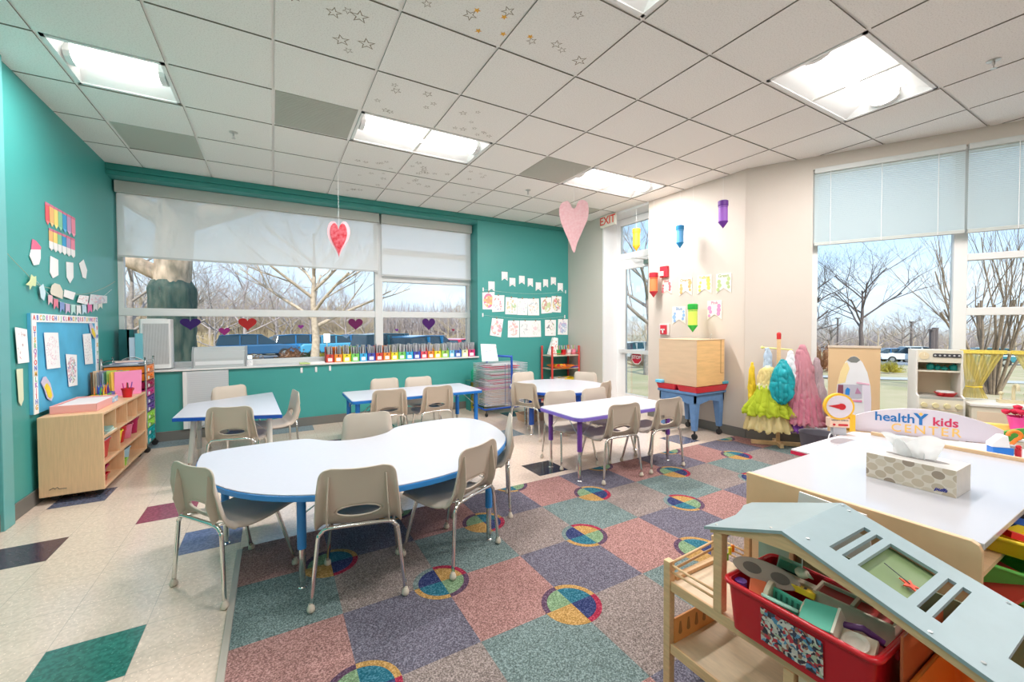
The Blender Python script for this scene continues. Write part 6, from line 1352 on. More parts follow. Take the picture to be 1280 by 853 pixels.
# toy cash register, digit and leaf shape on the counter
c = (3.709,0.675,0.535)
rg_ = thing('toy_register', 'blue and white toy register on the play counter at the right end of the sign', 'toy', (c[0], c[1], CZ+.001), -.9)
a = MB(); a.box(-.045, .045, -.03, .03, 0, .055); a.build('blue_base', mat('reg_blue', (.01, .18, .62), .4), rg_, bevel=.004)
a = MB(); a.prism([(-.03, .0555), (.05, .0555), (.05, .075), (.005, .125), (-.02, .125)], -.028, .028, axis='x', M=Matrix.Rotation(PI/2, 4, 'Z')); a.build('white_top', WHITE, rg_, bevel=.003)
c = (3.831,0.662,0.505)
a = MB(); a.box(-.028, .028, -.02, .02, 0, .05); tag(a.build('toy_block', mat('block_grey', (.35, .37, .38), .5), loc=(c[0], c[1], CZ+.001), rot=(0, 0, -.9), bevel=.003), 'grey toy block beside the blue toy register', 'toy')
c = (4.046,0.677,0.508)
dg = thing('toy_digit', 'orange toy ring shaped like a curled digit standing on the counter', 'toy', (c[0], c[1], CZ+.001), -.8); a = MB(); a.tube([(.032*math.cos(x_), 0, .075+.026*math.sin(x_)) for x_ in [PI*1.05-i*PI*1.45/12 for i in range(13)]]+[(-.02, 0, .012)], .011, 8); a.build('curl', ORANGE, dg, smooth=True)
a = MB(); a.box(-.03, .03, -.012, .012, 0, .014); a.build('foot', WHITE, dg)
c = (4.284,0.689,0.48)
a = MB(); a.prism(smooth_closed([(-.09, 0), (.10, 0), (.12, .04), (.05, .085), (-.03, .08), (-.10, .05)], 4), -.008, .008, axis='y'); tag(a.build('green_play_hill', mat('hill_green', (.10, .42, .06), .5), loc=(c[0], c[1], CZ+.001), rot=(0, 0, -.8)), 'green cut-out toy piece behind the orange curled digit', 'toy')
c = (3.757,0.613,0.525)
a = MB(); a.box(-.012, .012, -.012, .012, 0, .05); a.ball((0, 0, .06), .013, 8, 6); tag(a.build('toy_figure', RED, loc=(c[0], c[1], CZ+.001)), 'tiny red toy figure on the counter edge', 'toy')

# ================================================================== wooden island with bins
KX0, KX1, KY0, KY1, KZ = 1.57, 2.685, .312, .925, .71
isl = thing('wooden_island', 'wooden storage island with glossy white top, in front of the sign', 'cabinet', ((KX0+KX1)/2, (KY0+KY1)/2, 0)); hx, hy = (KX1-KX0)/2, (KY1-KY0)/2; z0 = CH+.001
GLT = mat('island_top_laminate', (.50, .50, .535), .14)
a = MB(); a.prism([(-hy, z0), (hy, z0), (hy, KZ+.004), (-hy+.02, KZ+.004), (-hy+.006, KZ-.003), (-hy, KZ-.018)], -hx, -hx+.018, axis='x'); a.build('end_panel', MAPLE, isl, bevel=.002)
a = MB(); a.box(hx-.018, hx, -hy, hy, z0, KZ+.016); a.build('far_panel', MAPLE, isl, bevel=.002)
a = MB(); a.box(-hx+.018, hx-.018, -hy, hy, KZ-.018, KZ); a.build('top', GLT, isl, bevel=.002)
a = MB(); a.box(-hx+.018, hx-.018, hy-.012, hy, z0, KZ-.018); a.build('back_panel', MAPLE, isl)
for z in (z0, .315, .488, .602): a = MB(); a.box(-hx+.018, hx-.018, -hy+.01, hy-.012, z, z+.012); a.build('shelf', MAPLE, isl)
def bin_(name, lab, x0, x1, y0, y1, z0_, z1_, m, cont=None):
    t = tub(name, lab, 'bin', (x0+x1)/2, (y0+y1)/2, z0_, y1-y0, x1-x0, z1_-z0_, m, 'storage bins of the wooden island', taper=.9); return t
for k, (x0, x1) in enumerate(((1.80, 2.14), (2.17, 2.51))):
    for j, (za, zb, m, n_) in enumerate(((.6155, .668, mat('bin_amber', (.88, .60, .02), .4), 'amber yellow'), (.501, .595, mat('bin_green', (.06, .22, .03), .35), 'dark green'), (.328, .475, mat('bin_yellow', (.80, .64, .05), .35), 'bright yellow'))):
        xs = -.03*j
        bin_('storage_bin', f'{n_} storage bin in the {("nearer","farther")[k]} column of the wooden island', x0+xs, x1+xs, .14, .80, za, zb, m)
rb3 = random.Random(2)
for k in range(16):
    c = [('red', (.70, .02, .03)), ('yellow', (.86, .62, .03)), ('blue', (.03, .12, .45)), ('black', (.03, .03, .035))][k % 4]; a = MB(); s_ = .012+.008*rb3.random(); a.box(-s_*1.6, s_*1.6, -s_, s_, 0, s_*1.1)
    tag(a.build('toy_brick', mat('brick_'+c[0], c[1], .4), loc=(1.86+.068*(k % 4)+.01, .20+.055*(k//4), .640+.006*(k % 3)), rot=(.2*rb3.random(), .3*rb3.random(), rb3.random()*3)), f'{c[0]} toy brick inside the amber yellow storage bin of the island', 'toy brick', f'{c[0]} toy bricks in the amber bin')
a = MB(); a.box(-.06, .06, -.004, .004, 0, .09); tag(a.build('red_booklet', mat('booklet_red', (.60, .06, .04), .5), loc=(1.76, .33, .520), rot=(.9, 0, .9)), 'red booklet sticking out of the dark green storage bin', 'book')
# white board on the left of the island
a = MB(); a.prism([(-.12, .45), (.115, .55), (.10, .708), (-.085, .70)][::-1], -.004, .004, axis='x'); tag(a.build('display_board', mat('board_paper', (.76, .74, .72), .5), loc=(1.556, .632, 0)), 'white card hanging on the near end of the wooden island above the dollhouse roof', 'card')
# tissue box
tb = thing('tissue_box', 'white leaf-patterned tissue box on the wooden island', 'tissue box', (1.997, .5605, KZ+.0008)); tx, ty, tz = .073, .119, .089
TM = bpy.data.materials.new('tissue_print'); TM.use_nodes = True; nt = TM.node_tree; b = nt.nodes['Principled BSDF']; b.inputs['Roughness'].default_value = .5
L = nt.links.new; N = nt.nodes.new; tc = N('ShaderNodeTexCoord'); mp = N('ShaderNodeMapping'); L(tc.outputs['Object'], mp.inputs[0]); mp.inputs['Scale'].default_value = (0, 28, 34); mp.inputs['Rotation'].default_value = (PI/4, 0, 0)
v = N('ShaderNodeTexVoronoi'); v.inputs['Randomness'].default_value = 0.; v.inputs['Scale'].default_value = 1; L(mp.outputs[0], v.inputs['Vector'])
r1 = ramp_node(nt, [(0, (.60, .50, .38)), (.47, (.60, .50, .38)), (.5, (.80, .76, .70))], 'LINEAR'); L(v.outputs['Distance'], r1.inputs[0])
r2 = ramp_node(nt, [(0, (.33, .25, .19)), (.2, (.55, .44, .33)), (.5, (.60, .50, .39)), (.8, (.50, .40, .30))]); sx = N('ShaderNodeSeparateColor'); L(v.outputs['Color'], sx.inputs[0]); L(sx.outputs[0], r2.inputs[0])
gt = N('ShaderNodeMath'); gt.operation = 'LESS_THAN'; L(v.outputs['Distance'], gt.inputs[0]); gt.inputs[1].default_value = .46; mx = N('ShaderNodeMix'); mx.data_type = 'RGBA'; L(gt.outputs[0], mx.inputs[0]); mx.inputs[6].default_value = (.68, .59, .50, 1); L(r2.outputs[0], mx.inputs[7]); L(mx.outputs[2], b.inputs['Base Color'])
a = MB(); a.box(-tx, -tx+.0008, -ty, ty, 0, tz); a.build('printed_side', TM, tb)
a = MB(); a.box(-tx+.0009, tx, -ty, ty, 0, tz); a.build('carton', mat('carton_white', (.64, .61, .57), .45, noise=(22, .08)), tb)
a = MB(); a.prism(ellipse(0, 0, .022, .085, 24), tz+.0001, tz+.0006); a.build('opening', mat('opening_dark', (.25, .23, .22), .8), tb)
text('maker_script', 'puffs', .016, tb, mat('script_navy', (.03, .03, .25), .5), axes((-tx-.0003, -.082, .016), (0, -1, 0), (0, 0, 1)), shear=.4, bold=.0006)
a = MB()
rows = [(-.060, .072, 0., .004), (-.055, .078, .035, .010), (-.03, .05, .0, .014)]
vs = []; nx, nz = 26, 12
for i in range(nz+1):
    f = i/nz
    for j in range(nx+1):
        u = j/nx; wdt = .045+.045*f; y = -.005+(u-.5)*2*wdt+.020*f
        z = tz+.001+f*(.055+.040*abs(math.sin(u*PI*1.5+.5)))*(1-.25*u)
        x = .010*math.sin(u*9+f*2)*(1-f*.4)-.020*f*math.sin(u*4)
        vs.append((x, y, z))
a.add(vs, [(i*(nx+1)+j, i*(nx+1)+j+1, (i+1)*(nx+1)+j+1, (i+1)*(nx+1)+j) for i in range(nz) for j in range(nx)])
vs = []
for i in range(nz+1):
    f = i/nz
    for j in range(nx+1):
        u = j/nx; y = .02+(u-.5)*.09+.055*f*f; z = tz+.001+.062*math.sin(f*PI*.62)+.020*math.sin(u*5)*f*(1-f); x = -.006+.045*f*f+.008*math.sin(u*8)
        vs.append((x, y, z))
a.add(vs, [(i*(nx+1)+j, i*(nx+1)+j+1, (i+1)*(nx+1)+j+1, (i+1)*(nx+1)+j) for i in range(nz) for j in range(nx)])
a.build('tissue', shade_mat('tissue_paper', (.86, .86, .86), .05), tb, smooth=True)

# ================================================================== dollhouse
dh = thing('dollhouse', 'open wooden dollhouse with pale blue gabled roof and terrace, nearest the camera', 'dollhouse', (1.30, .5, 0)); ox, oy = 1.30, .5
RB = mat('roof_blue', (.32, .415, .44), .38, noise=(18, .05)); F_ = 1.165; B_ = 1.455
def hb(name, x0, x1, y0, y1, z0, z1, m=PINE, bevel=.002): a = MB(); a.box(x0-ox, x1-ox, y0-oy, y1-oy, z0, z1); return a.build(name, m, dh, bevel=bevel)
YR = .02   # right end, beyond the frame
FL = .405
hb('floor_board', F_, B_, YR, .965, FL-.012, FL, WOODPALE); hb('front_rail', F_-.009, F_, YR, .938, FL-.028, FL+.006)
hb('lower_shelf', F_, B_, YR, .965, .178, .19, WOODPALE); hb('lower_rail', F_-.009, F_, YR, .938, .162, .196); hb('bottom_board', F_+.02, B_, YR, .70, .03, .042, WOODPALE)
for x, y, t, n_ in ((F_-.012, .952, .475, 'corner_post'), (B_-.012, .972, .475, 'corner_post'), (F_-.012, .565, FL-.03, 'middle_post'), (F_-.012, YR, FL-.03, 'middle_post')): hb(n_, x, x+.026, y-.013, y+.013, CH+.001, t)
# storey posts and beams
hb('wall_post', F_-.012, F_+.016, .752, .780, FL+.0065, .652); hb('wall_post', B_-.016, B_+.002, .835, .855, FL, .62)
hb('divider_panel', F_, B_, .752-.31, .752-.30, .19, FL-.012, WOODPALE); 
hb('closed_front', F_-.004, F_+.004, YR+.03, .545, .05, .162, WOODPALE); hb('closed_front', F_-.004, F_+.004, YR+.03, .545, .197, .376, WOODPALE)
rz_ = lambda v: .549+.329*v if v < .581 else .74-.365*(v-.581)   # roof height
def gable(x0, x1):
    a = MB(); pts = [(.205, rz_(.205)-.004), (.581, .736), (.79, rz_(.79)-.004), (.79, rz_(.79)-.020), (.752, rz_(.752)-.022), (.66, rz_(.66)-.030), (.55, .690), (.40, rz_(.40)-.030), (.205, rz_(.205)-.030)]
    a.prism([(y-oy, z) for y, z in pts], x0-ox, x1-ox, axis='x'); a.build('gable_beam', PINE, dh)
gable(F_-.012, F_+.008); gable(B_-.01, B_+.006)
# roof: right slope with openings
th = .009; holes = [(1.219, 1.421, .489, .504), (1.219, 1.421, .462, .477), (1.222, 1.418, .354, .446), (1.216, 1.419, .322, .337), (1.216, 1.42, .297, .312)]
xs = sorted({1.146, 1.487, 1.25, 1.392} | {h[0] for h in holes} | {h[1] for h in holes}); ys = sorted({.06, .211, .581} | {h[2] for h in holes} | {h[3] for h in holes})
a = MB(); keep = {}
for i in range(len(xs)-1):
    for j in range(len(ys)-1):
        mx_, my_ = (xs[i]+xs[i+1])/2, (ys[j]+ys[j+1])/2
        if any(h[0] < mx_ < h[1] and h[2] < my_ < h[3] for h in holes) or (1.25 < mx_ < 1.392 and my_ < .211): continue
        keep[(i, j)] = 1
P_ = lambda i, j, k: (xs[i]-ox, ys[j]-oy, rz_(ys[j])+(0 if k else -th))
for (i, j) in keep:
    a.add([P_(i, j, 1), P_(i+1, j, 1), P_(i+1, j+1, 1), P_(i, j+1, 1)], [(0, 1, 2, 3)]); a.add([P_(i, j, 0), P_(i+1, j, 0), P_(i+1, j+1, 0), P_(i, j+1, 0)], [(3, 2, 1, 0)])
    for (di, dj, A_, B2_) in ((-1, 0, (i, j), (i, j+1)), (1, 0, (i+1, j), (i+1, j+1)), (0, -1, (i, j), (i+1, j)), (0, 1, (i, j+1), (i+1, j+1))):
        if (i+di, j+dj) not in keep: a.add([P_(*A_, 0), P_(*B2_, 0), P_(*B2_, 1), P_(*A_, 1)], [(0, 1, 2, 3)])
a.build('roof_panel', RB, dh)
a = MB(); yl = .800
bot = [(1.146, .581), (1.146, .806), (1.22, .80), (1.30, .80), (1.38, .83), (1.44, .858), (1.487, .855), (1.487, .581)]
a.add([(x-ox, y-oy, rz_(y)) for x, y in bot]+[(x-ox, y-oy, rz_(y)-th) for x, y in bot], [tuple(range(7, -1, -1)), tuple(8+i for i in range(8))]+[(i, (i+1) % 8, 8+(i+1) % 8, 8+i) for i in range(8)]); a.build('roof_panel', RB, dh)
for x, y in ((1.17, .78), (1.17, .62), (1.19, .54), (1.46, .555), (1.47, .575), (1.16, .30), (1.47, .25), (1.18, .23)):
    a = MB(); zz = rz_(y); a.tube([(x-ox, y-oy, zz), (x-ox, y-oy, zz+.0012)], .0045, 10); a.build('screw_cap', STEEL, dh)
# dowel railings of the terrace
for z in (.44, .462): a = MB(); a.tube([(F_-ox, .94-oy, z), (F_-ox, .779-oy, z)], .004, 8); a.build('railing', PINE, dh, smooth=True)
for z in (.432, .458): a = MB(); a.tube([(F_+.01-ox, .955-oy, z), (B_-.01-ox, .972-oy, z)], .0045, 8); a.build('railing', PINE, dh, smooth=True)
for z in (.43, .45, .468): a = MB(); a.tube([(B_-ox, .96-oy, z), (B_-ox, .856-oy, z)], .0035, 8); a.build('railing', PINE, dh, smooth=True)
hb('kerb', F_+.02, B_-.02, .935, .955, FL, FL+.014)
# back wall of the house: mint frame with windows
MF = mat('house_mint_frame', (.26, .42, .36), .45); SG = mat('house_sage', (.30, .38, .22), .5, noise=(6, .15))
def window_wall(y0, y1, z0, z1, wins):
    ys_ = sorted({y0, y1} | {w[0] for w in wins} | {w[1] for w in wins}); zs_ = sorted({z0, z1} | {w[2] for w in wins} | {w[3] for w in wins}); a = MB()
    for i in range(len(ys_)-1):
        for j in range(len(zs_)-1):
            m1, m2 = (ys_[i]+ys_[i+1])/2, (zs_[j]+zs_[j+1])/2
            if any(w[0] < m1 < w[1] and w[2] < m2 < w[3] for w in wins): continue
            a.box(B_-.022-ox, B_-.016-ox, ys_[i]-oy, ys_[i+1]-oy, zs_[j], zs_[j+1])
    return a
window_wall(.70, .80, FL, .625, [(.712, .742, .57, .61), (.754, .788, .57, .61)]).build('window_wall', MF, dh)
a = MB(); a.box(B_-.012-ox, B_-.006-ox, .21-oy, .70-oy, FL, .60); a.build('back_wall', SG, dh)
hb('back_post', B_-.03, B_-.018, .685, .70, FL, .64)
# orange end board with drop shaped holes on the lower shelf
a = MB(); a.box(F_+.01-ox, B_-.01-ox, .936-oy, .942-oy, .19, .275); a.build('end_board', mat('board_orange', (.86, .36, .10), .45), dh)
for k in range(6):
    x = F_+.04+.043*k; a = MB(); a.prism([(x-ox+.0085*math.cos(t_), .222+.0085*math.sin(t_)) for t_ in [PI+i*PI/8 for i in range(9)]]+[(x-ox+.003, .258), (x-ox-.003, .258)], .9348-oy, .9359-oy, axis='y'); a.build('drop_opening', mat('opening_brown', (.40, .17, .05), .7), dh)
a = MB(); a.tube([(F_+.11-ox, .58-oy, .372), (F_+.13-ox, .60-oy, .372)], .014, 8); a.build('cam_lock', mat('lock_pale', (.62, .56, .46), .5), dh)
a = MB(); a.add([(x-ox, y-oy, rz_(y)-th-.012) for x, y in ((1.21, .345), (1.43, .345), (1.43, .455), (1.21, .455))], [(0, 1, 2, 3)]); a.build('skylight_pane', mat('pane_sage', (.20, .28, .13), .25), dh, solid=.002)
# hanging star in the roof window
hs = thing('hanging_star', 'small red star hanging on a thread under the dollhouse roof window', 'toy', (1.30, .372, .662)); P, Q = star_outline(0, 0, .021, .3, .006)
a = MB(); a.prism([(p[0], p[1]) for p in P], -.0025, .0005, axis='z', M=Matrix.Rotation(.318, 4, 'X')); a.build('star', mat('star_red', (.72, .09, .04), .5), hs)
a = MB(); a.tube([(0, .0, .002), (.02, .055, .019)], .0012, 5); a.build('thread', DARK, hs)
# wind chime with beads on the terrace
wc = thing('wind_chime', 'tiny wooden wind chime with green and yellow beads on the dollhouse terrace', 'toy', (1.40, .885, .50))
a = MB(); a.box(-.035, .03, -.006, .006, .035, .043, M=Matrix.Rotation(.15, 4, 'Z')); a.box(-.02, .03, -.006, .006, .0435, .050, M=Matrix.Rotation(-.5, 4, 'Z')); a.build('bar', mat('chime_brown', (.28, .17, .10), .6), wc)
for k, (x, z, m) in enumerate(((-.028, -.02, LIME), (-.012, -.045, mat('bead_green', (.25, .50, .06), .4)), (.006, -.028, YELLOW), (.022, -.024, ORANGE))):
    a = MB(); a.tube([(x, 0, .036), (x, 0, z+.014)], .001, 5); s_ = a.build('string', THREAD, wc); a = MB(); a.lathe([(.001, -.014), (.0055, -.012), (.006, .012), (.001, .014)], (x, 0, z), 10); a.build('bead', m, s_, smooth='auto')
# ------------------------------------------------------------------ red toy bin and its contents
bt = thing('red_toy_bin', 'deep red plastic bin full of dollhouse furniture on the dollhouse floor', 'bin', (1.245, .547, FL+.007)); bx_, by_, bhh = .122, .172, .138
o = rrect(-bx_, bx_, -by_, by_, .02, 4); n = len(o); b = [(p[0]*.92, p[1]*.93) for p in o]; oi = [(p[0]*.965, p[1]*.975) for p in o]; bi = [(p[0]*.95, p[1]*.96) for p in b]
a = MB(); fs = [tuple(range(n-1, -1, -1)), tuple(3*n+i for i in range(n))]
for k in range(3): fs += [(k*n+i, k*n+(i+1) % n, (k+1)*n+(i+1) % n, (k+1)*n+i) for i in range(n)]
RBM = mat('toy_bin_red', (.58, .010, .018), .28)
a.add([(*p, 0) for p in b]+[(*p, bhh) for p in o]+[(*p, bhh) for p in oi]+[(*p, .004) for p in bi], fs); a.build('body', RBM, bt, smooth='auto')
a = MB(); a.tube([(p[0]*1.025, p[1]*1.02, bhh-.004) for p in o+[o[0]]], .0075, 10, cap=False); a.build('rim', RBM, bt, smooth=True)
a = MB(); a.box(-.02, .02, -.004, .004, -.012, .012); a.build('grip', RBM, bt, loc=(.0, -by_-.004, bhh-.028), bevel=.003)
CM_ = bpy.data.materials.new('toy_photo'); CM_.use_nodes = True; nt = CM_.node_tree; b_ = nt.nodes['Principled BSDF']; b_.inputs['Roughness'].default_value = .25; b_.inputs['Coat Weight'].default_value = .4
tc = nt.nodes.new('ShaderNodeTexCoord'); v = nt.nodes.new('ShaderNodeTexVoronoi'); v.inputs['Scale'].default_value = 120; nz_ = nt.nodes.new('ShaderNodeTexNoise'); nz_.inputs['Scale'].default_value = 40; mp = nt.nodes.new('ShaderNodeVectorMath'); mp.operation = 'MULTIPLY_ADD'
nt.links.new(tc.outputs['Object'], nz_.inputs['Vector']); nt.links.new(nz_.outputs['Color'], mp.inputs[0]); mp.inputs[1].default_value = (.03, .03, .03); nt.links.new(tc.outputs['Object'], mp.inputs[2]); nt.links.new(mp.outputs[0], v.inputs['Vector'])
sp_ = nt.nodes.new('ShaderNodeSeparateColor'); nt.links.new(v.outputs['Color'], sp_.inputs[0])
r = ramp_node(nt, [(0, (.03, .03, .04)), (.16, (.55, .04, .05)), (.27, (.60, .55, .50)), (.42, (.10, .28, .45)), (.52, (.35, .16, .10)), (.64, (.72, .66, .58)), (.78, (.05, .05, .08)), (.9, (.45, .50, .35))]); nt.links.new(sp_.outputs[0], r.inputs[0]); nt.links.new(r.outputs[0], b_.inputs['Base Color'])
a = MB(); a.add([(-.1185, .073, .02), (-.1185, -.073, .02), (-.1235, -.073, .112), (-.1235, .073, .112)], [(0, 1, 2, 3)]); a.build('photo_label', CM_, bt, solid=.0008)
TZ0 = FL+.020
def toy(name, label, mb, m, loc, rot=(0, 0, 0), group=None, **k): o = mb.build(name, m, None, loc=loc, rot=rot, **k); return tag(o, label, 'toy', group)
BEI = mat('toy_birch', (.78, .62, .46), .5, noise=(30, .1)); 
# toy slide / boat shaped brown piece
a = MB(); a.prism(ellipse(0, 0, .030, .085, 28), -.004, .004); t = thing('toy_oval_tray', 'oval brown wooden dollhouse piece with dark ovals sticking out of the red bin', 'toy', (1.21, .655, TZ0+.145), rot=(.35, -.95, .30)); a.build('oval_board', mat('toy_taupe', (.46, .33, .27), .5), t, bevel=.002)
for y in (-.035, .035): a = MB(); a.prism(ellipse(0, y, .014, .024, 18), -.0052, -.0042) if 0 else a.prism(ellipse(0, y, .014, .024, 18), .0042, .0052); a.build('dark_oval', mat('toy_dkbrown', (.16, .11, .09), .5), t)
a = MB(); a.prism([(-.03, 0), (.03, 0), (0, .05)], -.02, .02, axis='y'); toy('toy_wedge', 'orange wedge toy at the left end of the red bin', a, mat('wedge_orange', (.85, .16, .05), .4), (1.17, .655, TZ0+.085), (0, .3, .4), bevel=.002)
a = MB(); a.lathe([(.016, 0), (.016, .03)], seg=14); toy('toy_peg', 'small purple peg in the left corner of the red bin', a, PURPLE, (1.165, .70, TZ0+.085))
t = thing('toy_washer', 'mint green toy cube with a black slot at the back of the red bin', 'toy', (1.325, .655, TZ0+.095), rot=(.2, .25, .5)); a = MB(); a.box(-.026, .026, -.03, .03, 0, .05); a.build('cube', mat('toy_green_dk', (.12, .40, .27), .4), t, bevel=.002); a = MB(); a.box(-.0275, -.0262, -.02, .02, .022, .027); a.build('slot', DARK, t)
a = MB(); a.lathe([(.001, -.02), (.016, -.012), (.020, 0), (.016, .012), (.001, .02)], seg=14); t = toy('toy_lamp', 'small yellow round lamp hanging inside the dollhouse above the red bin', a, mat('toy_yellow_ball', (.88, .66, .05), .4), (1.35, .665, .625), smooth=True)
t = thing('hanging_bird', 'small pale wooden bird hanging on a string under the dollhouse gable', 'toy', (1.24, .575, .603)); a = MB(); a.ball((0, 0, 0), .015, 14, 8, sc=(1, 1.2, .9)); a.tube([(0, -.012, .002), (0, -.028, -.004)], [.007, .001], 8); a.build('bird_body', BEI, t, smooth=True); a = MB(); a.tube([(0, 0, .012), (0, 0, .12)], .0012, 5); a.build('string', THREAD, t)
a = MB(); a.box(-.012, .012, -.045, .045, 0, .016)
t = toy('toy_bench', 'yellow toy bench with slots in the middle of the red bin', a, mat('toy_yellow2', (.90, .58, .03), .4), (1.25, .595, TZ0+.115), (.1, .2, .25), bevel=.002)
for k in range(3): a = MB(); a.box(-.008, .008, -.003, .003, .0162, .0168); a.build('slot', DARK, t, loc=(0, -.02+.02*k, 0))
a = MB(); a.box(-.014, .014, -.07, .07, 0, .022); toy('wooden_beam', 'plain wooden beam lying across the back of the red bin', a, BEI, (1.30, .575, TZ0+.10), (.1, .1, .2), bevel=.002)
# bench: two beige ends with mint seat
t = thing('toy_sofa', 'toy sofa with pale wooden ends and mint slatted back in the red bin', 'toy', (1.175, .575, TZ0+.10), rot=(.1, -.15, .1))
for y, n_ in ((.045, 'left'), (-.04, 'right')): a = MB(); a.prism(smooth_closed([(-.03, -.03), (.03, -.03), (.034, .02), (.016, .042), (-.012, .036), (-.034, .0)], 3), y, y+.012, axis='y'); a.build('sofa_end', BEI, t, bevel=.002)
a = MB(); a.box(.012, .018, -.028, .045, -.02, .03); a.build('sofa_back', mat('toy_mint', (.13, .52, .38), .4), t, bevel=.002)
for k in range(5): a = MB(); a.box(.0105, .0118, -.018+.013*k, -.013+.013*k, .002, .022); a.build('back_slot', mat('slot_dk', (.05, .2, .15), .6), t)
a = MB(); a.box(-.028, .012, -.028, .045, -.02, -.012); a.build('sofa_seat', mat('toy_mint', (.13, .52, .38), .4), t)
a = MB(); a.prism(ellipse(0, 0, .026, .044, 24), 0, .008); toy('toy_table_top', 'mint oval toy table top edge-on at the front of the red bin', a, mat('toy_mint_pale', (.40, .66, .54), .4), (1.145, .585, TZ0+.118), (.0, .5, .1), bevel=.002)
t = thing('toy_bed', 'mint green toy bed board with cream edge in the red bin', 'toy', (1.185, .495, TZ0+.085), rot=(-.2, -.45, .15)); a = MB(); a.box(-.035, .035, -.036, .036, .006, .058); a.build('board', mat('toy_mint', (.13, .52, .38), .4), t, bevel=.002); a = MB(); a.box(-.036, .036, -.037, .037, .0, .0058); a.box(-.036, .036, -.042, -.0365, 0, .06); a.build('cream_edge', mat('toy_cream', (.80, .74, .62), .5), t)
t = thing('toy_truck_body', 'long wooden toy box with red panels at the back right of the red bin', 'toy', (1.30, .475, TZ0+.078), rot=(0, -.1, .05)); a = MB(); a.box(-.03, -.024, -.085, .085, 0, .06); a.box(.024, .03, -.085, .085, 0, .06); a.box(-.024, .024, -.085, -.079, 0, .06); a.box(-.024, .024, .079, .085, 0, .06); a.box(-.024, .024, -.004, .004, .03, .062); a.build('frame', BEI, t)
for y0_, y1_ in ((-.078, -.005), (.005, .078)): a = MB(); a.box(-.0235, .0235, y0_, y1_, .035, .052); a.build('red_panel', mat('toy_red_panel', (.55, .04, .03), .4), t)
a = MB(); a.tube([(0, -.04, 0), (.006, 0, .010), (0, .04, 0)], .008, 8); toy('toy_snake', 'twisted purple toy at the right of the red bin', a, mat('toy_plum', (.16, .05, .20), .4), (1.21, .43, TZ0+.115), (.2, .1, .5), smooth=True)
t = thing('toy_sink', 'wooden toy basin with a round bowl at the right front of the red bin', 'toy', (1.168, .425, TZ0+.10), rot=(-.1, -.4, .15)); a = MB(); a.box(-.032, .032, -.036, .036, 0, .012); a.build('board', BEI, t, bevel=.002); a = MB(); a.lathe([(.022, .0125), (.027, .018), (.024, .018), (.018, .0135), (.001, .0135)], seg=24, closed=False); a.build('bowl', mat('bowl_cream', (.78, .70, .60), .4), t, smooth='auto')
a = MB(); a.prism(rrect(-.04, .04, -.06, .06, .004), 0, .05); toy('toy_block_pile', 'brown toy box at the bottom of the red bin', a, mat('toy_brown2', (.30, .18, .12), .5), (1.24, .60, TZ0+.02), (0, 0, .1))
a = MB(); a.box(-.035, .035, -.07, .07, 0, .05); toy('toy_block_pile', 'dark toy crate under the mint bed in the red bin', a, mat('toy_dkred', (.22, .03, .03), .5), (1.24, .46, TZ0+.02), (0, 0, -.05))
tub('orange_bin', 'orange plastic bin on the dollhouse floor right of the red bin', 'bin', 1.30, .215, FL+.007, .24, .25, .085, mat('bin_orange', (.86, .25, .02), .35))
hb('right_panel', F_+.01, B_-.03, .345, .351, FL, .60, mat('panel_red_orange', (.50, .12, .04), .45))

# ================================================================== outdoors
GND = lambda x, y: -.42-.040*max(0, x-7)-.38*min(1, max(0, (y-10)/10))
def ground_mat(name, c1, c2, sc):
    return mat(name, c1, .95, noise=(sc, .3), col2=c2)
gm = MB(); xs = [-140, -80, -40, -20, -10, -4, 0, 7, 12, 20, 30, 45, 60, 80, 120, 170]; ys = [-80, -40, -15, -3.3, 6.45, 12, 20, 30, 45, 70, 110, 160]
for i in range(len(xs)-1):
    for j in range(len(ys)-1):
        q = [(xs[i], ys[j]), (xs[i+1], ys[j]), (xs[i+1], ys[j+1]), (xs[i], ys[j+1])]
        gm.add([(x, y, GND(x, y)) for x, y in q], [(0, 1, 2, 3)])
go = gm.build('lawn', mat('dry_grass', (.42, .33, .22), .95, noise=(.6, .3), col2=(.30, .27, .14))); tag(go, kind='structure')
def strip(name, label, pts, w, m, dz=.02, n=24, cat='road'):
    mb = MB(); P = smooth_open([(*p, 0) for p in pts], 6); vs = []
    for i, p in enumerate(P):
        a, b = Vector(P[max(i-1, 0)]), Vector(P[min(i+1, len(P)-1)]); d = (b-a).normalized(); nn = Vector((-d.y, d.x, 0))*w/2
        for s in (-1, 1): x, y = p[0]+nn.x*s, p[1]+nn.y*s; vs.append((x, y, GND(x, y)+dz))
    mb.add(vs, [(2*i, 2*i+1, 2*i+3, 2*i+2) for i in range(len(P)-1)]); o = mb.build(name, m); tag(o, label, cat); return o
ASPH = mat('asphalt', (.20, .21, .24), .85, noise=(2, .15)); CONC = mat('concrete', (.42, .41, .40), .85, noise=(3, .1))
strip('car_park', 'grey asphalt car park beyond the back window', [(-40, 31), (-10, 31), (12, 31), (30, 34)], 11, ASPH)
strip('pavement', 'pale concrete pavement in front of the parked cars', [(-40, 22.5), (-10, 22.5), (14, 22.8)], 1.6, CONC)
strip('road', 'grey road crossing beyond the angled window', [(39.287,23.465), (49.318,17.7), (59.397,16.508), (73.628,10.624)], 11, ASPH)
strip('pavement', 'pale pavement on the lawn beyond the angled window', [(18.637,12.305), (20.081,9.17), (23.991,6.918), (29.706,3.629)], 1.3, CONC)
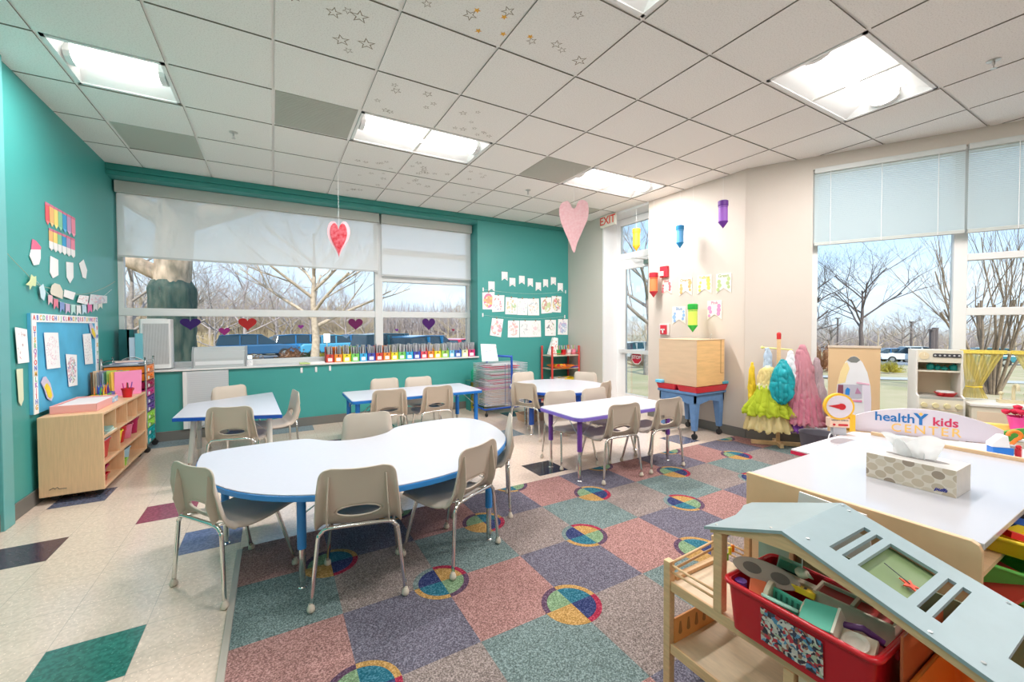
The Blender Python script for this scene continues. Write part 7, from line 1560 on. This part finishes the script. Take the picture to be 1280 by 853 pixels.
# bare trees
BARK1 = mat('bark_grey', (.34, .28, .26), .9, noise=(12, .35)); BARK2 = mat('bark_dark', (.13, .10, .10), .9, noise=(12, .3)); BARK3 = mat('bark_pale', (.55, .43, .34), .9, noise=(9, .35))
HAZE1 = mat('twig_mauve', (.36, .30, .31), .95); HAZE2 = mat('twig_tan', (.42, .33, .24), .95)
def branch(mb, rnd, p, d, L, r, depth, spread, up, seg=4, kids=3, minr=.006):
    n = 3; pts = [Vector(p)]; dd = Vector(d).normalized()
    for i in range(n):
        dd = (dd+Vector((rnd.uniform(-1, 1), rnd.uniform(-1, 1), rnd.uniform(-.6, 1)*up))*.13).normalized(); pts.append(pts[-1]+dd*L/n)
    r1 = max(minr*.6, r*.62); mb.tube(pts, [r+(r1-r)*i/n for i in range(n+1)], seg, cap=False)
    if depth == 0: return
    for k in range(kids):
        f = .35+.65*(k+rnd.random()*.6)/kids; f = min(f, 1); i = min(int(f*n), n-1); q = pts[i].lerp(pts[i+1], f*n-i if f*n-i <= 1 else 1)
        ax = Vector((rnd.uniform(-1, 1), rnd.uniform(-1, 1), rnd.uniform(-.25, .5))).normalized(); nd = (dd+ax*spread).normalized(); nd.z += up*.25; nd.normalize()
        branch(mb, rnd, q, nd, L*rnd.uniform(.62, .82), r1*rnd.uniform(.6, .85), depth-1, spread, up, max(3, seg-1), kids, minr)
def tree(name, label, x, y, h, r, seed, depth=5, m=BARK1, fork=.35, spread=.75, up=.3, kids=3, nb=6, grp=None, z=None, stems=None, twig=None):
    rnd = random.Random(seed); mb = MB(); H_ = h
    if stems is None:
        pts = [Vector((0, 0, -.1))]; n = 6
        for i in range(n): pts.append(Vector((rnd.uniform(-.03, .03)*h*.3, rnd.uniform(-.03, .03)*h*.3, h*.72*(i+1)/n)))
        mb.tube(pts, [r*(1-.75*i/n)+(r*.25 if i == 0 else 0) for i in range(n+1)], 10, cap=False)
        for k in range(nb):
            f = fork+(1-fork)*(k+.3)/nb; zz = h*.72*f; a = k*2.4+rnd.random(); q = Vector((0, 0, zz))
            i = min(int(f*n), n-1); q = pts[i].lerp(pts[i+1], f*n-i)
            branch(mb, rnd, q, (math.cos(a), math.sin(a), .35+.6*f), h*.42*(1.1-.4*f), r*(.55-.3*f), depth-1, spread, up, 5, kids)
    else:
        for k in range(stems):
            a = k*2.4; s = .10+.34*(k/stems); branch(mb, rnd, (.12*math.cos(a), .12*math.sin(a), -.1), (math.cos(a)*s, math.sin(a)*s, 1), h*.55, r, depth, spread*.6, .5, 6, kids)
    gz = GND(x, y) if z is None else z
    o = mb.build(name, m, None, smooth=True, loc=(x, y, gz)); tag(o, label, 'tree', grp); return o
tx, ty = (-1.593,9.689)
big = thing('large_tree', 'thick close tree trunk with ivy on its lower part outside the back window', 'tree', (tx, ty, GND(tx, ty)))
mb = MB(); pts = [(0, 0, -.1), (.02, 0, 1.0), (.0, 0, 2.2), (.05, 0, 3.2), (.12, 0, 4.2)]; mb.tube(smooth_open(pts, 4), [.33+(.28-.33)*min(1, i/8) for i in range(17)], 20)
rn = random.Random(4)
for a, zz, L, r in ((2.9, 2.55, 3.2, .14), (2.6, 3.6, 3.5, .18), (.3, 3.6, 3.6, .22), (1.5, 4.0, 3.5, .22), (4.6, 4.0, 3.5, .18), (.1, 4.1, 3., .15)): branch(mb, rn, (.05, 0, zz), (math.cos(a), math.sin(a), .55), L, r, 4, .7, .3, 8, 3)
mb.build('trunk', mat('bark_pinkish', (.62, .46, .36), .9, noise=(7, .5, (1, 1, .35)), col2=(.25, .19, .14)), big, smooth=True)
mb = MB(); seg = 48; vs = []; rr = random.Random(9); nz = 34; hz = 2.133-GND(tx, ty)
for i in range(nz+1):
    z = -.1+(hz+.1)*i/nz
    for k in range(seg): a = 2*PI*k/seg; rad = (.345 if i < nz-1 else .31-.03*(i-nz+1))+.018*math.sin(7*a+2*math.sin(z*3))+rr.uniform(-.012, .012); vs.append((rad*math.cos(a), rad*math.sin(a), z))
mb.add(vs, [(i*seg+k, i*seg+(k+1) % seg, (i+1)*seg+(k+1) % seg, (i+1)*seg+k) for i in range(nz) for k in range(seg)]+[tuple(nz*seg+k for k in range(seg))])
mb.build('ivy_sleeve', mat('ivy_dark', (.018, .045, .04), .85, noise=(14, .75, (1, 1, .25)), col2=(.07, .085, .07)), big, smooth=True)
def P2(px, d):  # unused helper kept numeric at build time
    return None
TL = [((1.293,16.571), 6.2, .17, 11, 5, BARK3, 'bare pale-barked tree with wide crown in the middle of the back window', dict(nb=10, spread=.8, fork=.42, kids=3)),
      ((-5.012,22.507), 6.5, .16, 12, 5, BARK1, 'bare tree left of the ivy covered trunk', dict(nb=9, fork=.2)),
      ((1.265,38.487), 3.6, .10, 13, 4, BARK1, 'small bare tree in the car park left of the pale-barked tree', dict(nb=7)),
      ((6.815,37.601), 3.2, .10, 14, 4, BARK1, 'small bare tree beyond the cars near the window mullion', dict(nb=7)),
      ((-3.204,31.831), 4.5, .10, 15, 4, BARK1, 'low bare tree right of the ivy covered trunk', dict(nb=8, fork=.1)),
      ((33.178,12.053), 7.0, .17, 21, 5, BARK2, 'wide forking bare tree in the left pane of the angled window', dict(nb=8, fork=.5, spread=.8, up=.35)),
      ((67.958,18.57), 6.0, .14, 22, 5, BARK1, 'bare round tree near the mullion of the angled window', dict(nb=9, fork=.3)),
      ((81.471,24.637), 6.5, .25, 23, 4, BARK1, 'distant bare tree in the middle of the angled window', dict(nb=9, fork=.3)),
      ((60.683,25.063), 5.5, .25, 24, 4, BARK1, 'distant bare tree at the left side of the angled window', dict(nb=9, fork=.2)),
      ((33.171,15.546), 7.0, .2, 27, 5, BARK2, 'bare tree mostly hidden by the beige wall left of the angled window', dict(nb=8, fork=.3)),
      ((43.348,9.69), 6.5, .11, 28, 5, BARK1, 'bare tree with drooping twigs right beside the window mullion', dict(nb=8, fork=.3)),
      ((13.37,11.931), 6.5, .2, 25, 5, BARK1, 'bare tree seen through the glass door', dict(nb=9, fork=.35))]
for (xy, h, r, sd, dp_, m, lab, kw) in TL: tree('bare_tree', lab, xy[0], xy[1], h, r, sd, dp_, m, **kw)
xy = (19.512,3.762)
tree('multi_stem_tree', 'many-stemmed bare tree fanning out in the right pane of the angled window', xy[0], xy[1], 5.6, .045, 31, 4, mat('bark_brown', (.26, .19, .14), .9, noise=(12, .3)), stems=13, kids=2, spread=.6)
# woodland: loose bare trees behind, a few meshes copied
protoA = tree('woodland_tree', 'bare grey brown tree standing in the woodland edge beyond the car park', *(-10.871,59.354), 7.5, .16, 41, 4, HAZE2, nb=9, fork=.08, grp='woodland trees beyond the car park', kids=4)
protoB = tree('woodland_tree', 'bare mauve tree standing in the woodland edge beyond the car park', *(-8.474,62.592), 8.0, .16, 42, 4, HAZE1, nb=9, fork=.08, grp='woodland trees beyond the car park', kids=4)
rw = random.Random(77); SPOT = [(-14.1,54.3),(-16.2,69.3),(-12.2,57.8),(-6.1,56.6),(-5.1,65.3),(-2.6,51.1),(-1.6,67.9),(0.3,55.2),(2.4,67.9),(4.0,57.7),(7.1,67.5),(8.3,58.7),(12.5,69.0),(-19.8,83.0),(-6.6,77.7),(-1.3,81.6),(-8.9,72.0),(-13.2,76.8),(21.7,97.2),(25.2,101.0),(25.2,91.7),(31.0,102.2),(31.5,95.0),(31.1,86.0),(30.7,79.3),(30.1,72.7),(28.5,64.4)]
for k, (x, y) in enumerate(SPOT):
    o = (protoA, protoB)[k % 2].copy(); COL.objects.link(o); o.location = (x, y, GND(x, y)); o.rotation_euler = (0, 0, rw.random()*6); s = rw.uniform(.85, 1.15)*(1. if x < 20 and k < 18 else .9); o.scale = (s, s, s)
FAR = [(79.2,35.3),(97.8,41.8),(89.1,35.3),(109.0,41.2),(99.4,35.1),(91.0,30.7),(113.3,36.4),(109.7,31.5),(124.6,32.2),(107.1,26.1),(87.3,19.0),(77.0,15.7),(88.3,16.2),(77.6,13.1),(98.3,15.0),(46.0,42.8),(52.5,50.6),(40.5,36.7)]
for k, (x, y) in enumerate(FAR):
    o = (protoA, protoB)[(k+1) % 2].copy(); COL.objects.link(o); o.location = (x, y, GND(x, y)); o.rotation_euler = (0, 0, rw.random()*6); s = rw.uniform(.6, .9); o.scale = (s, s, s)
    o['label'] = 'bare tree in the far treeline beyond the road outside the angled window'; o['group'] = 'treeline beyond the road'
# dense distant wood: nobody could count its twigs
def thicket(name, label, a, b, h, n, m, seed, thick=8, base=0.):
    rnd = random.Random(seed); mb = MB(); A_, B2_ = Vector(a), Vector(b)
    d = (B2_-A_).normalized(); nn = Vector((-d.y, d.x))
    for k in range(n):
        p = A_.lerp(B2_, rnd.random())+nn*rnd.uniform(0, thick); z = GND(p.x, p.y); hh = h*rnd.uniform(.45, 1.); w = rnd.uniform(.02, .06)*h/5
        x1, y1 = p.x+rnd.uniform(-.16, .16)*h, p.y+rnd.uniform(-.16, .16)*h
        mb.tube([(p.x, p.y, z+base), ((p.x+x1)/2+rnd.uniform(-.1, .1)*h, (p.y+y1)/2, z+base+hh*.55), (x1, y1, z+base+hh)], [w, w*.7, w*.2], 3, cap=False)
    o = mb.build(name, m); return tag(o, label, 'undergrowth', None, 'stuff')
e = lambda p: (p[0], p[1])
thicket('woodland_brush', 'dense tan winter brush behind the car park', (-18.501,68.361), (12.895,61.842), 5.2, 2800, HAZE2, 1)
thicket('woodland_brush', 'mauve winter wood on the horizon of the back window', (-27.071,96.379), (41.057,86.041), 9.0, 3400, HAZE1, 2, 14)
thicket('woodland_brush', 'grey winter wood on the horizon of the angled window', (87.875,47.561), (171.724,22.406), 6.5, 2600, HAZE1, 3, 14)
thicket('tall_dry_grass', 'strip of straw coloured tall grass behind the parked cars', (-13.691,50.587), (18.853,37.635), 1.9, 2500, mat('straw', (.55, .42, .26), .95), 4, 2)
thicket('tall_dry_grass', 'straw coloured field strip beyond the road', (68.242,32.307), (109.044,13.449), .7, 1500, mat('straw', (.55, .42, .26), .95), 5, 8)
def shrub(name, label, x, y, r, h, m, seed, cat='shrub', grp=None):
    rnd = random.Random(seed); mb = MB()
    for k in range(260):
        a = rnd.uniform(0, 2*PI); e_ = rnd.uniform(.15, 1.45); rr = r*rnd.uniform(.6, 1.); p = Vector((rr*math.cos(a)*math.cos(e_), rr*math.sin(a)*math.cos(e_), h*math.sin(e_)*rnd.uniform(.7, 1)))
        s = .05*r+.02; q = p+Vector((rnd.uniform(-s, s), rnd.uniform(-s, s), rnd.uniform(0, 2*s)))*1.6; mb.tube([p*.25, p, q], [.012, .010, .003], 3, cap=False)
        mb.add([tuple(q+Vector((-s, 0, 0))), tuple(q+Vector((s*.5, s, 0))), tuple(q+Vector((0, 0, s)))], [(0, 1, 2)])
    o = mb.build(name, m, None, loc=(x, y, GND(x, y))); return tag(o, label, cat, grp)
RB_ = mat('shrub_russet', (.42, .20, .10), .9, noise=(3, .3)); YB_ = mat('shrub_yellow', (.50, .42, .05), .9, noise=(3, .3)); GB_ = mat('shrub_green', (.10, .16, .06), .9, noise=(3, .3)); TB2 = mat('shrub_tan', (.42, .30, .20), .9, noise=(3, .3))
for k, (px_, d_, r_, h_, m_, lab) in enumerate((((0.762,21.461), 0, 1.0, .95, RB_, 'large russet shrub outside, before the parked cars'), ((-0.902,21.266), 0, .8, .8, TB2, 'tan shrub outside beside the sign post'), ((0.085,19.545), 0, .35, .75, GB_, 'small dark shrub left of the russet shrub'),
      ((1.365,21.114), 0, .6, .8, GB_, 'green shrub at the foot of the pale-barked tree'), ((1.805,19.709), 0, .55, .85, YB_, 'yellow shrub right of the pale-barked tree'), ((-1.923,19.552), 0, .8, .7, TB2, 'tan shrub behind the laminator outside'),
      ((25.22,10.843), 0, 1.6, 1.3, RB_, 'russet hedge bush at the left of the angled window'), ((28.315,11.368), 0, 1.5, 1.2, TB2, 'tan hedge bush behind the rocket panel'), ((28.302,9.059), 0, .7, .5, YB_, 'yellowish low bush in front of the road'), ((69.76,23.248), 0, 1.6, 1.3, GB_, 'round dark bush beyond the road'), ((64.565,22.78), 0, 2.0, 1.8, TB2, 'round taupe bush beyond the road'), ((18.448,17.044), 0, 1.1, .9, TB2, 'low bush outside the glass door'))):
    shrub('shrub', lab, px_[0], px_[1], r_, h_, m_, 50+k)
# cars
GLC = mat('car_glass', (.01, .03, .05), .12); TYRE = mat('tyre', (.02, .02, .022), .8)
def car(name, label, x, y, rz, colr, L=4.5, Hc=1.5, z=None, suv=True):
    t = thing(name, label, 'car', (x, y, GND(x, y)+.02 if z is None else z), rz, 'parked cars outside'); m = mat('paint_'+name+label[:9], colr, .25, coat=.6)
    h = Hc; l = L/2
    side = [(-l, .35), (-l+.02, .75), (-l+.12, .92), (-l*.60, .98) if suv else (-l*.55, .95), (-l*.60, .98), (l*.50, .98), (l-.10, .86), (l, .62), (l-.02, .33)]
    side = [(-l, .34), (-l, .80), (-l+.15, .95), (l*.52, .98), (l-.15, .84), (l, .62), (l, .34)]
    a = MB(); a.prism(side, -.86, .86, axis='y'); a.build('body', m, t, bevel=.09)
    cab = [(-l+.12, .95), (-l+.30, h-.06), (-l*.45, h), (l*.10, h-.03), (l*.50, .97)] if suv else [(-l*.72, .94), (-l*.42, h-.04), (-.1, h), (l*.18, h-.06), (l*.50, .96)]
    a = MB(); n = len(cab); a.add([(x_, -.80 if z_ < 1 else -.64, z_) for x_, z_ in cab]+[(x_, .80 if z_ < 1 else .64, z_) for x_, z_ in cab], [tuple(range(n)), tuple(range(2*n-1, n-1, -1))]+[(i, n+i, n+(i+1) % n, (i+1) % n) for i in range(n)]); a.build('cabin_glass', GLC, t, bevel=.03)
    a = MB(); r0 = [c for c in cab if c[1] > 1.1]; a.add([(x_, -.66, z_+.012) for x_, z_ in r0]+[(x_, .66, z_+.012) for x_, z_ in r0], [tuple([i for i in range(len(r0))]+[2*len(r0)-1-i for i in range(len(r0))])] if len(r0) == 2 else [(i, i+1, len(r0)+i+1, len(r0)+i) for i in range(len(r0)-1)]); a.build('roof', m, t, solid=.04)
    for xx in (-.05, -l*.42):
        a = MB(); a.box(xx-.04, xx+.04, -.80, -.62, .96, h-.05); a.box(xx-.04, xx+.04, .62, .80, .96, h-.05); a.build('pillar', m, t)
    for xx in (-l*.62, l*.62):
        for yy in (-.86, .86): a = MB(); a.tube([(xx, yy-.10, .34), (xx, yy+.04, .34)], .34, 20); w_ = a.build('wheel', TYRE, t); a = MB(); a.tube([(xx, yy-.11 if yy < 0 else yy+.045, .34), (xx, yy-.12 if yy < 0 else yy+.05, .34)], .2, 14); a.build('hub', STEEL, w_)
    for yy in (-.62, .62): a = MB(); a.box(l-.04, l+.01, yy-.16, yy+.16, .62, .76); a.build('headlight', mat('headlight', (.8, .82, .84), .1), t)
CB = [((-0.902,31.64), (.02, .09, .20), 'dark blue parked car nearest the ivy covered trunk', 0.1, 4.7, 1.6, True), ((0.966,36.334), (.02, .12, .26), 'low blue parked car beside the darker blue one', .6, 4.4, 1.35, False), ((2.086,32.229), (.01, .14, .34), 'blue parked car behind the pale-barked tree', .2, 4.6, 1.55, True), ((3.685,31.309), (.06, .28, .46), 'lighter blue parked car right of the pale-barked tree', .1, 4.5, 1.5, False), ((5.494,32.574), (.03, .14, .26), 'blue parked car at the window mullion', .3, 4.5, 1.5, False),
      ((5.698,22.077), (.01, .08, .13), 'large dark teal parked car behind the book bins', .35, 4.9, 1.7, True), ((7.279,21.168), (.05, .20, .30), 'blue parked estate car behind the book bins', .5, 4.9, 1.6, True), ((8.955,21.356), (.60, .02, .08), 'red parked car at the right end of the back window', .5, 4.4, 1.45, False)]
for (xy, c, lab, rz, L_, h_, suv) in CB: car('car', lab, xy[0], xy[1], rz, c, L_, h_, None, suv)
c = (56.757,16.882,-2.291)
car('car', 'white car driving on the road beyond the angled window', c[0], c[1], math.atan2(-.95, .45)+PI+.25, (.72, .76, .80), 4.7, 1.65)
c = (56.311,18.288,-2.451)
car('car', 'blue car beside the white one beyond the angled window', c[0], c[1], math.atan2(-.95, .45)+PI+.25, (.02, .12, .30), 4.3, 1.45)
c = (52.935,11.022,-1.527)
car('car', 'teal car behind the many-stemmed tree', c[0], c[1], math.atan2(-.95, .45)+PI+.1, (.02, .20, .26), 4.4, 1.5)
for k, xy in enumerate([(25.855,24.315),(29.405,26.884),(88.745,35.392),(90.34,37.932)]):
    car('car', ('grey car seen through the glass door', 'dark car farther off seen through the glass door', 'small distant silver car left of the forking tree', 'small distant dark car by the hedge')[k], xy[0], xy[1], .4*k, ((.35, .38, .42), (.06, .08, .12), (.6, .62, .66), (.05, .07, .12))[k], 4.4, 1.5)
# sign posts
for k, (p, zt_, lab) in enumerate((((-0.793,16.597,0.721), 1.15, 'small white sign on a post behind the red felt heart'), ((1.56,15.246,0.844), 1.05, 'small white vertical sign on a post right of the pale-barked tree'))):
    t = thing('post_sign', lab, 'sign', (p[0], p[1], GND(p[0], p[1]))); zz = (.95, 1.62)[k]
    a = MB(); a.tube([(0, 0, 0), (0, 0, zz)], .02, 8); a.build('post', STEEL, t); a = MB(); a.box(-(.16, .10)[k], (.16, .10)[k], -.03, -.02, zz-.25, zz+.05); a.build('sign_plate', WHITE, t)
for k, (p, h_) in enumerate((((70.72,28.515), 5.5), ((73.283,21.274), 5.), ((55.03,14.465), 3.2), ((56.679,14.669), 3.4))):
    a = MB(); a.tube([(0, 0, 0), (0, 0, h_)], .12 if k < 2 else .22, 8); a.box(-.4, .4, -.15, .15, h_, h_+.15); tag(a.build('lamp_post', BARK2, loc=(p[0], p[1], GND(*p))), ('tall lamp post left of the forking tree', 'thin lamp post in the middle of the angled window', 'short dark post left of its pair near the mullion', 'short dark post right of its pair near the mullion')[k], 'post')
# bare building exterior above the window

# ------------------------------------------------------------------ sky, sun, settings
w = bpy.data.worlds.new('sky'); bpy.context.scene.world = w; w.use_nodes = True; nt = w.node_tree; bg = nt.nodes['Background']
L = nt.links.new; N = nt.nodes.new
tc = N('ShaderNodeTexCoord'); sp = N('ShaderNodeSeparateXYZ'); L(tc.outputs['Generated'], sp.inputs[0])
rp = ramp_node(nt, [(0, (.30, .27, .23)), (.485, (.42, .38, .33)), (.5, (.58, .67, .80)), (.6, (.40, .57, .82)), (.8, (.40, .58, .88)), (1, (.40, .60, .90))], 'LINEAR')
mr = N('ShaderNodeMapRange'); mr.inputs[1].default_value = -1; mr.inputs[2].default_value = 1; L(sp.outputs[2], mr.inputs[0]); L(mr.outputs[0], rp.inputs[0])
mp = N('ShaderNodeMapping'); L(tc.outputs['Generated'], mp.inputs[0]); mp.inputs['Scale'].default_value = (1.2, 1.2, 5)
n = N('ShaderNodeTexNoise'); L(mp.outputs[0], n.inputs['Vector']); n.inputs['Scale'].default_value = 2.2; n.inputs['Detail'].default_value = 6
cr = ramp_node(nt, [(.42, (0, 0, 0)), (.68, (.75, .75, .75))], 'LINEAR'); L(n.outputs['Fac'], cr.inputs[0])
gt = N('ShaderNodeMath'); gt.operation = 'GREATER_THAN'; L(sp.outputs[2], gt.inputs[0]); gt.inputs[1].default_value = 0.
mm = N('ShaderNodeMath'); mm.operation = 'MULTIPLY'; L(cr.outputs[0], mm.inputs[0]); L(gt.outputs[0], mm.inputs[1])
mx = N('ShaderNodeMix'); mx.data_type = 'RGBA'; L(mm.outputs[0], mx.inputs[0]); L(rp.outputs[0], mx.inputs[6]); mx.inputs[7].default_value = (.75, .79, .85, 1)
L(mx.outputs[2], bg.inputs[0]); bg.inputs[1].default_value = .60
sun = bpy.data.lights.new('sun', 'SUN'); sun.energy = 1.9; sun.angle = .02; sun.color = (1, .93, .82)
so_ = bpy.data.objects.new('sun', sun); COL.objects.link(so_)
so_.rotation_euler = Vector((.35, .75, -.75)).to_track_quat('-Z', 'Y').to_euler()
sc = bpy.context.scene
sc.view_settings.view_transform = 'Standard'; sc.view_settings.look = 'None'; sc.view_settings.gamma = 1; sc.view_settings.use_curve_mapping = False
sc.view_settings.exposure = 1.75
try:
    sc.cycles.use_denoising = True; sc.cycles.denoiser = 'OPENIMAGEDENOISE'
    sc.cycles.max_bounces = 8; sc.cycles.diffuse_bounces = 6; sc.cycles.glossy_bounces = 3; sc.cycles.transparent_max_bounces = 12; sc.cycles.transmission_bounces = 4
    sc.cycles.sample_clamp_indirect = 6; sc.cycles.caustics_reflective = False; sc.cycles.caustics_refractive = False
except Exception: pass
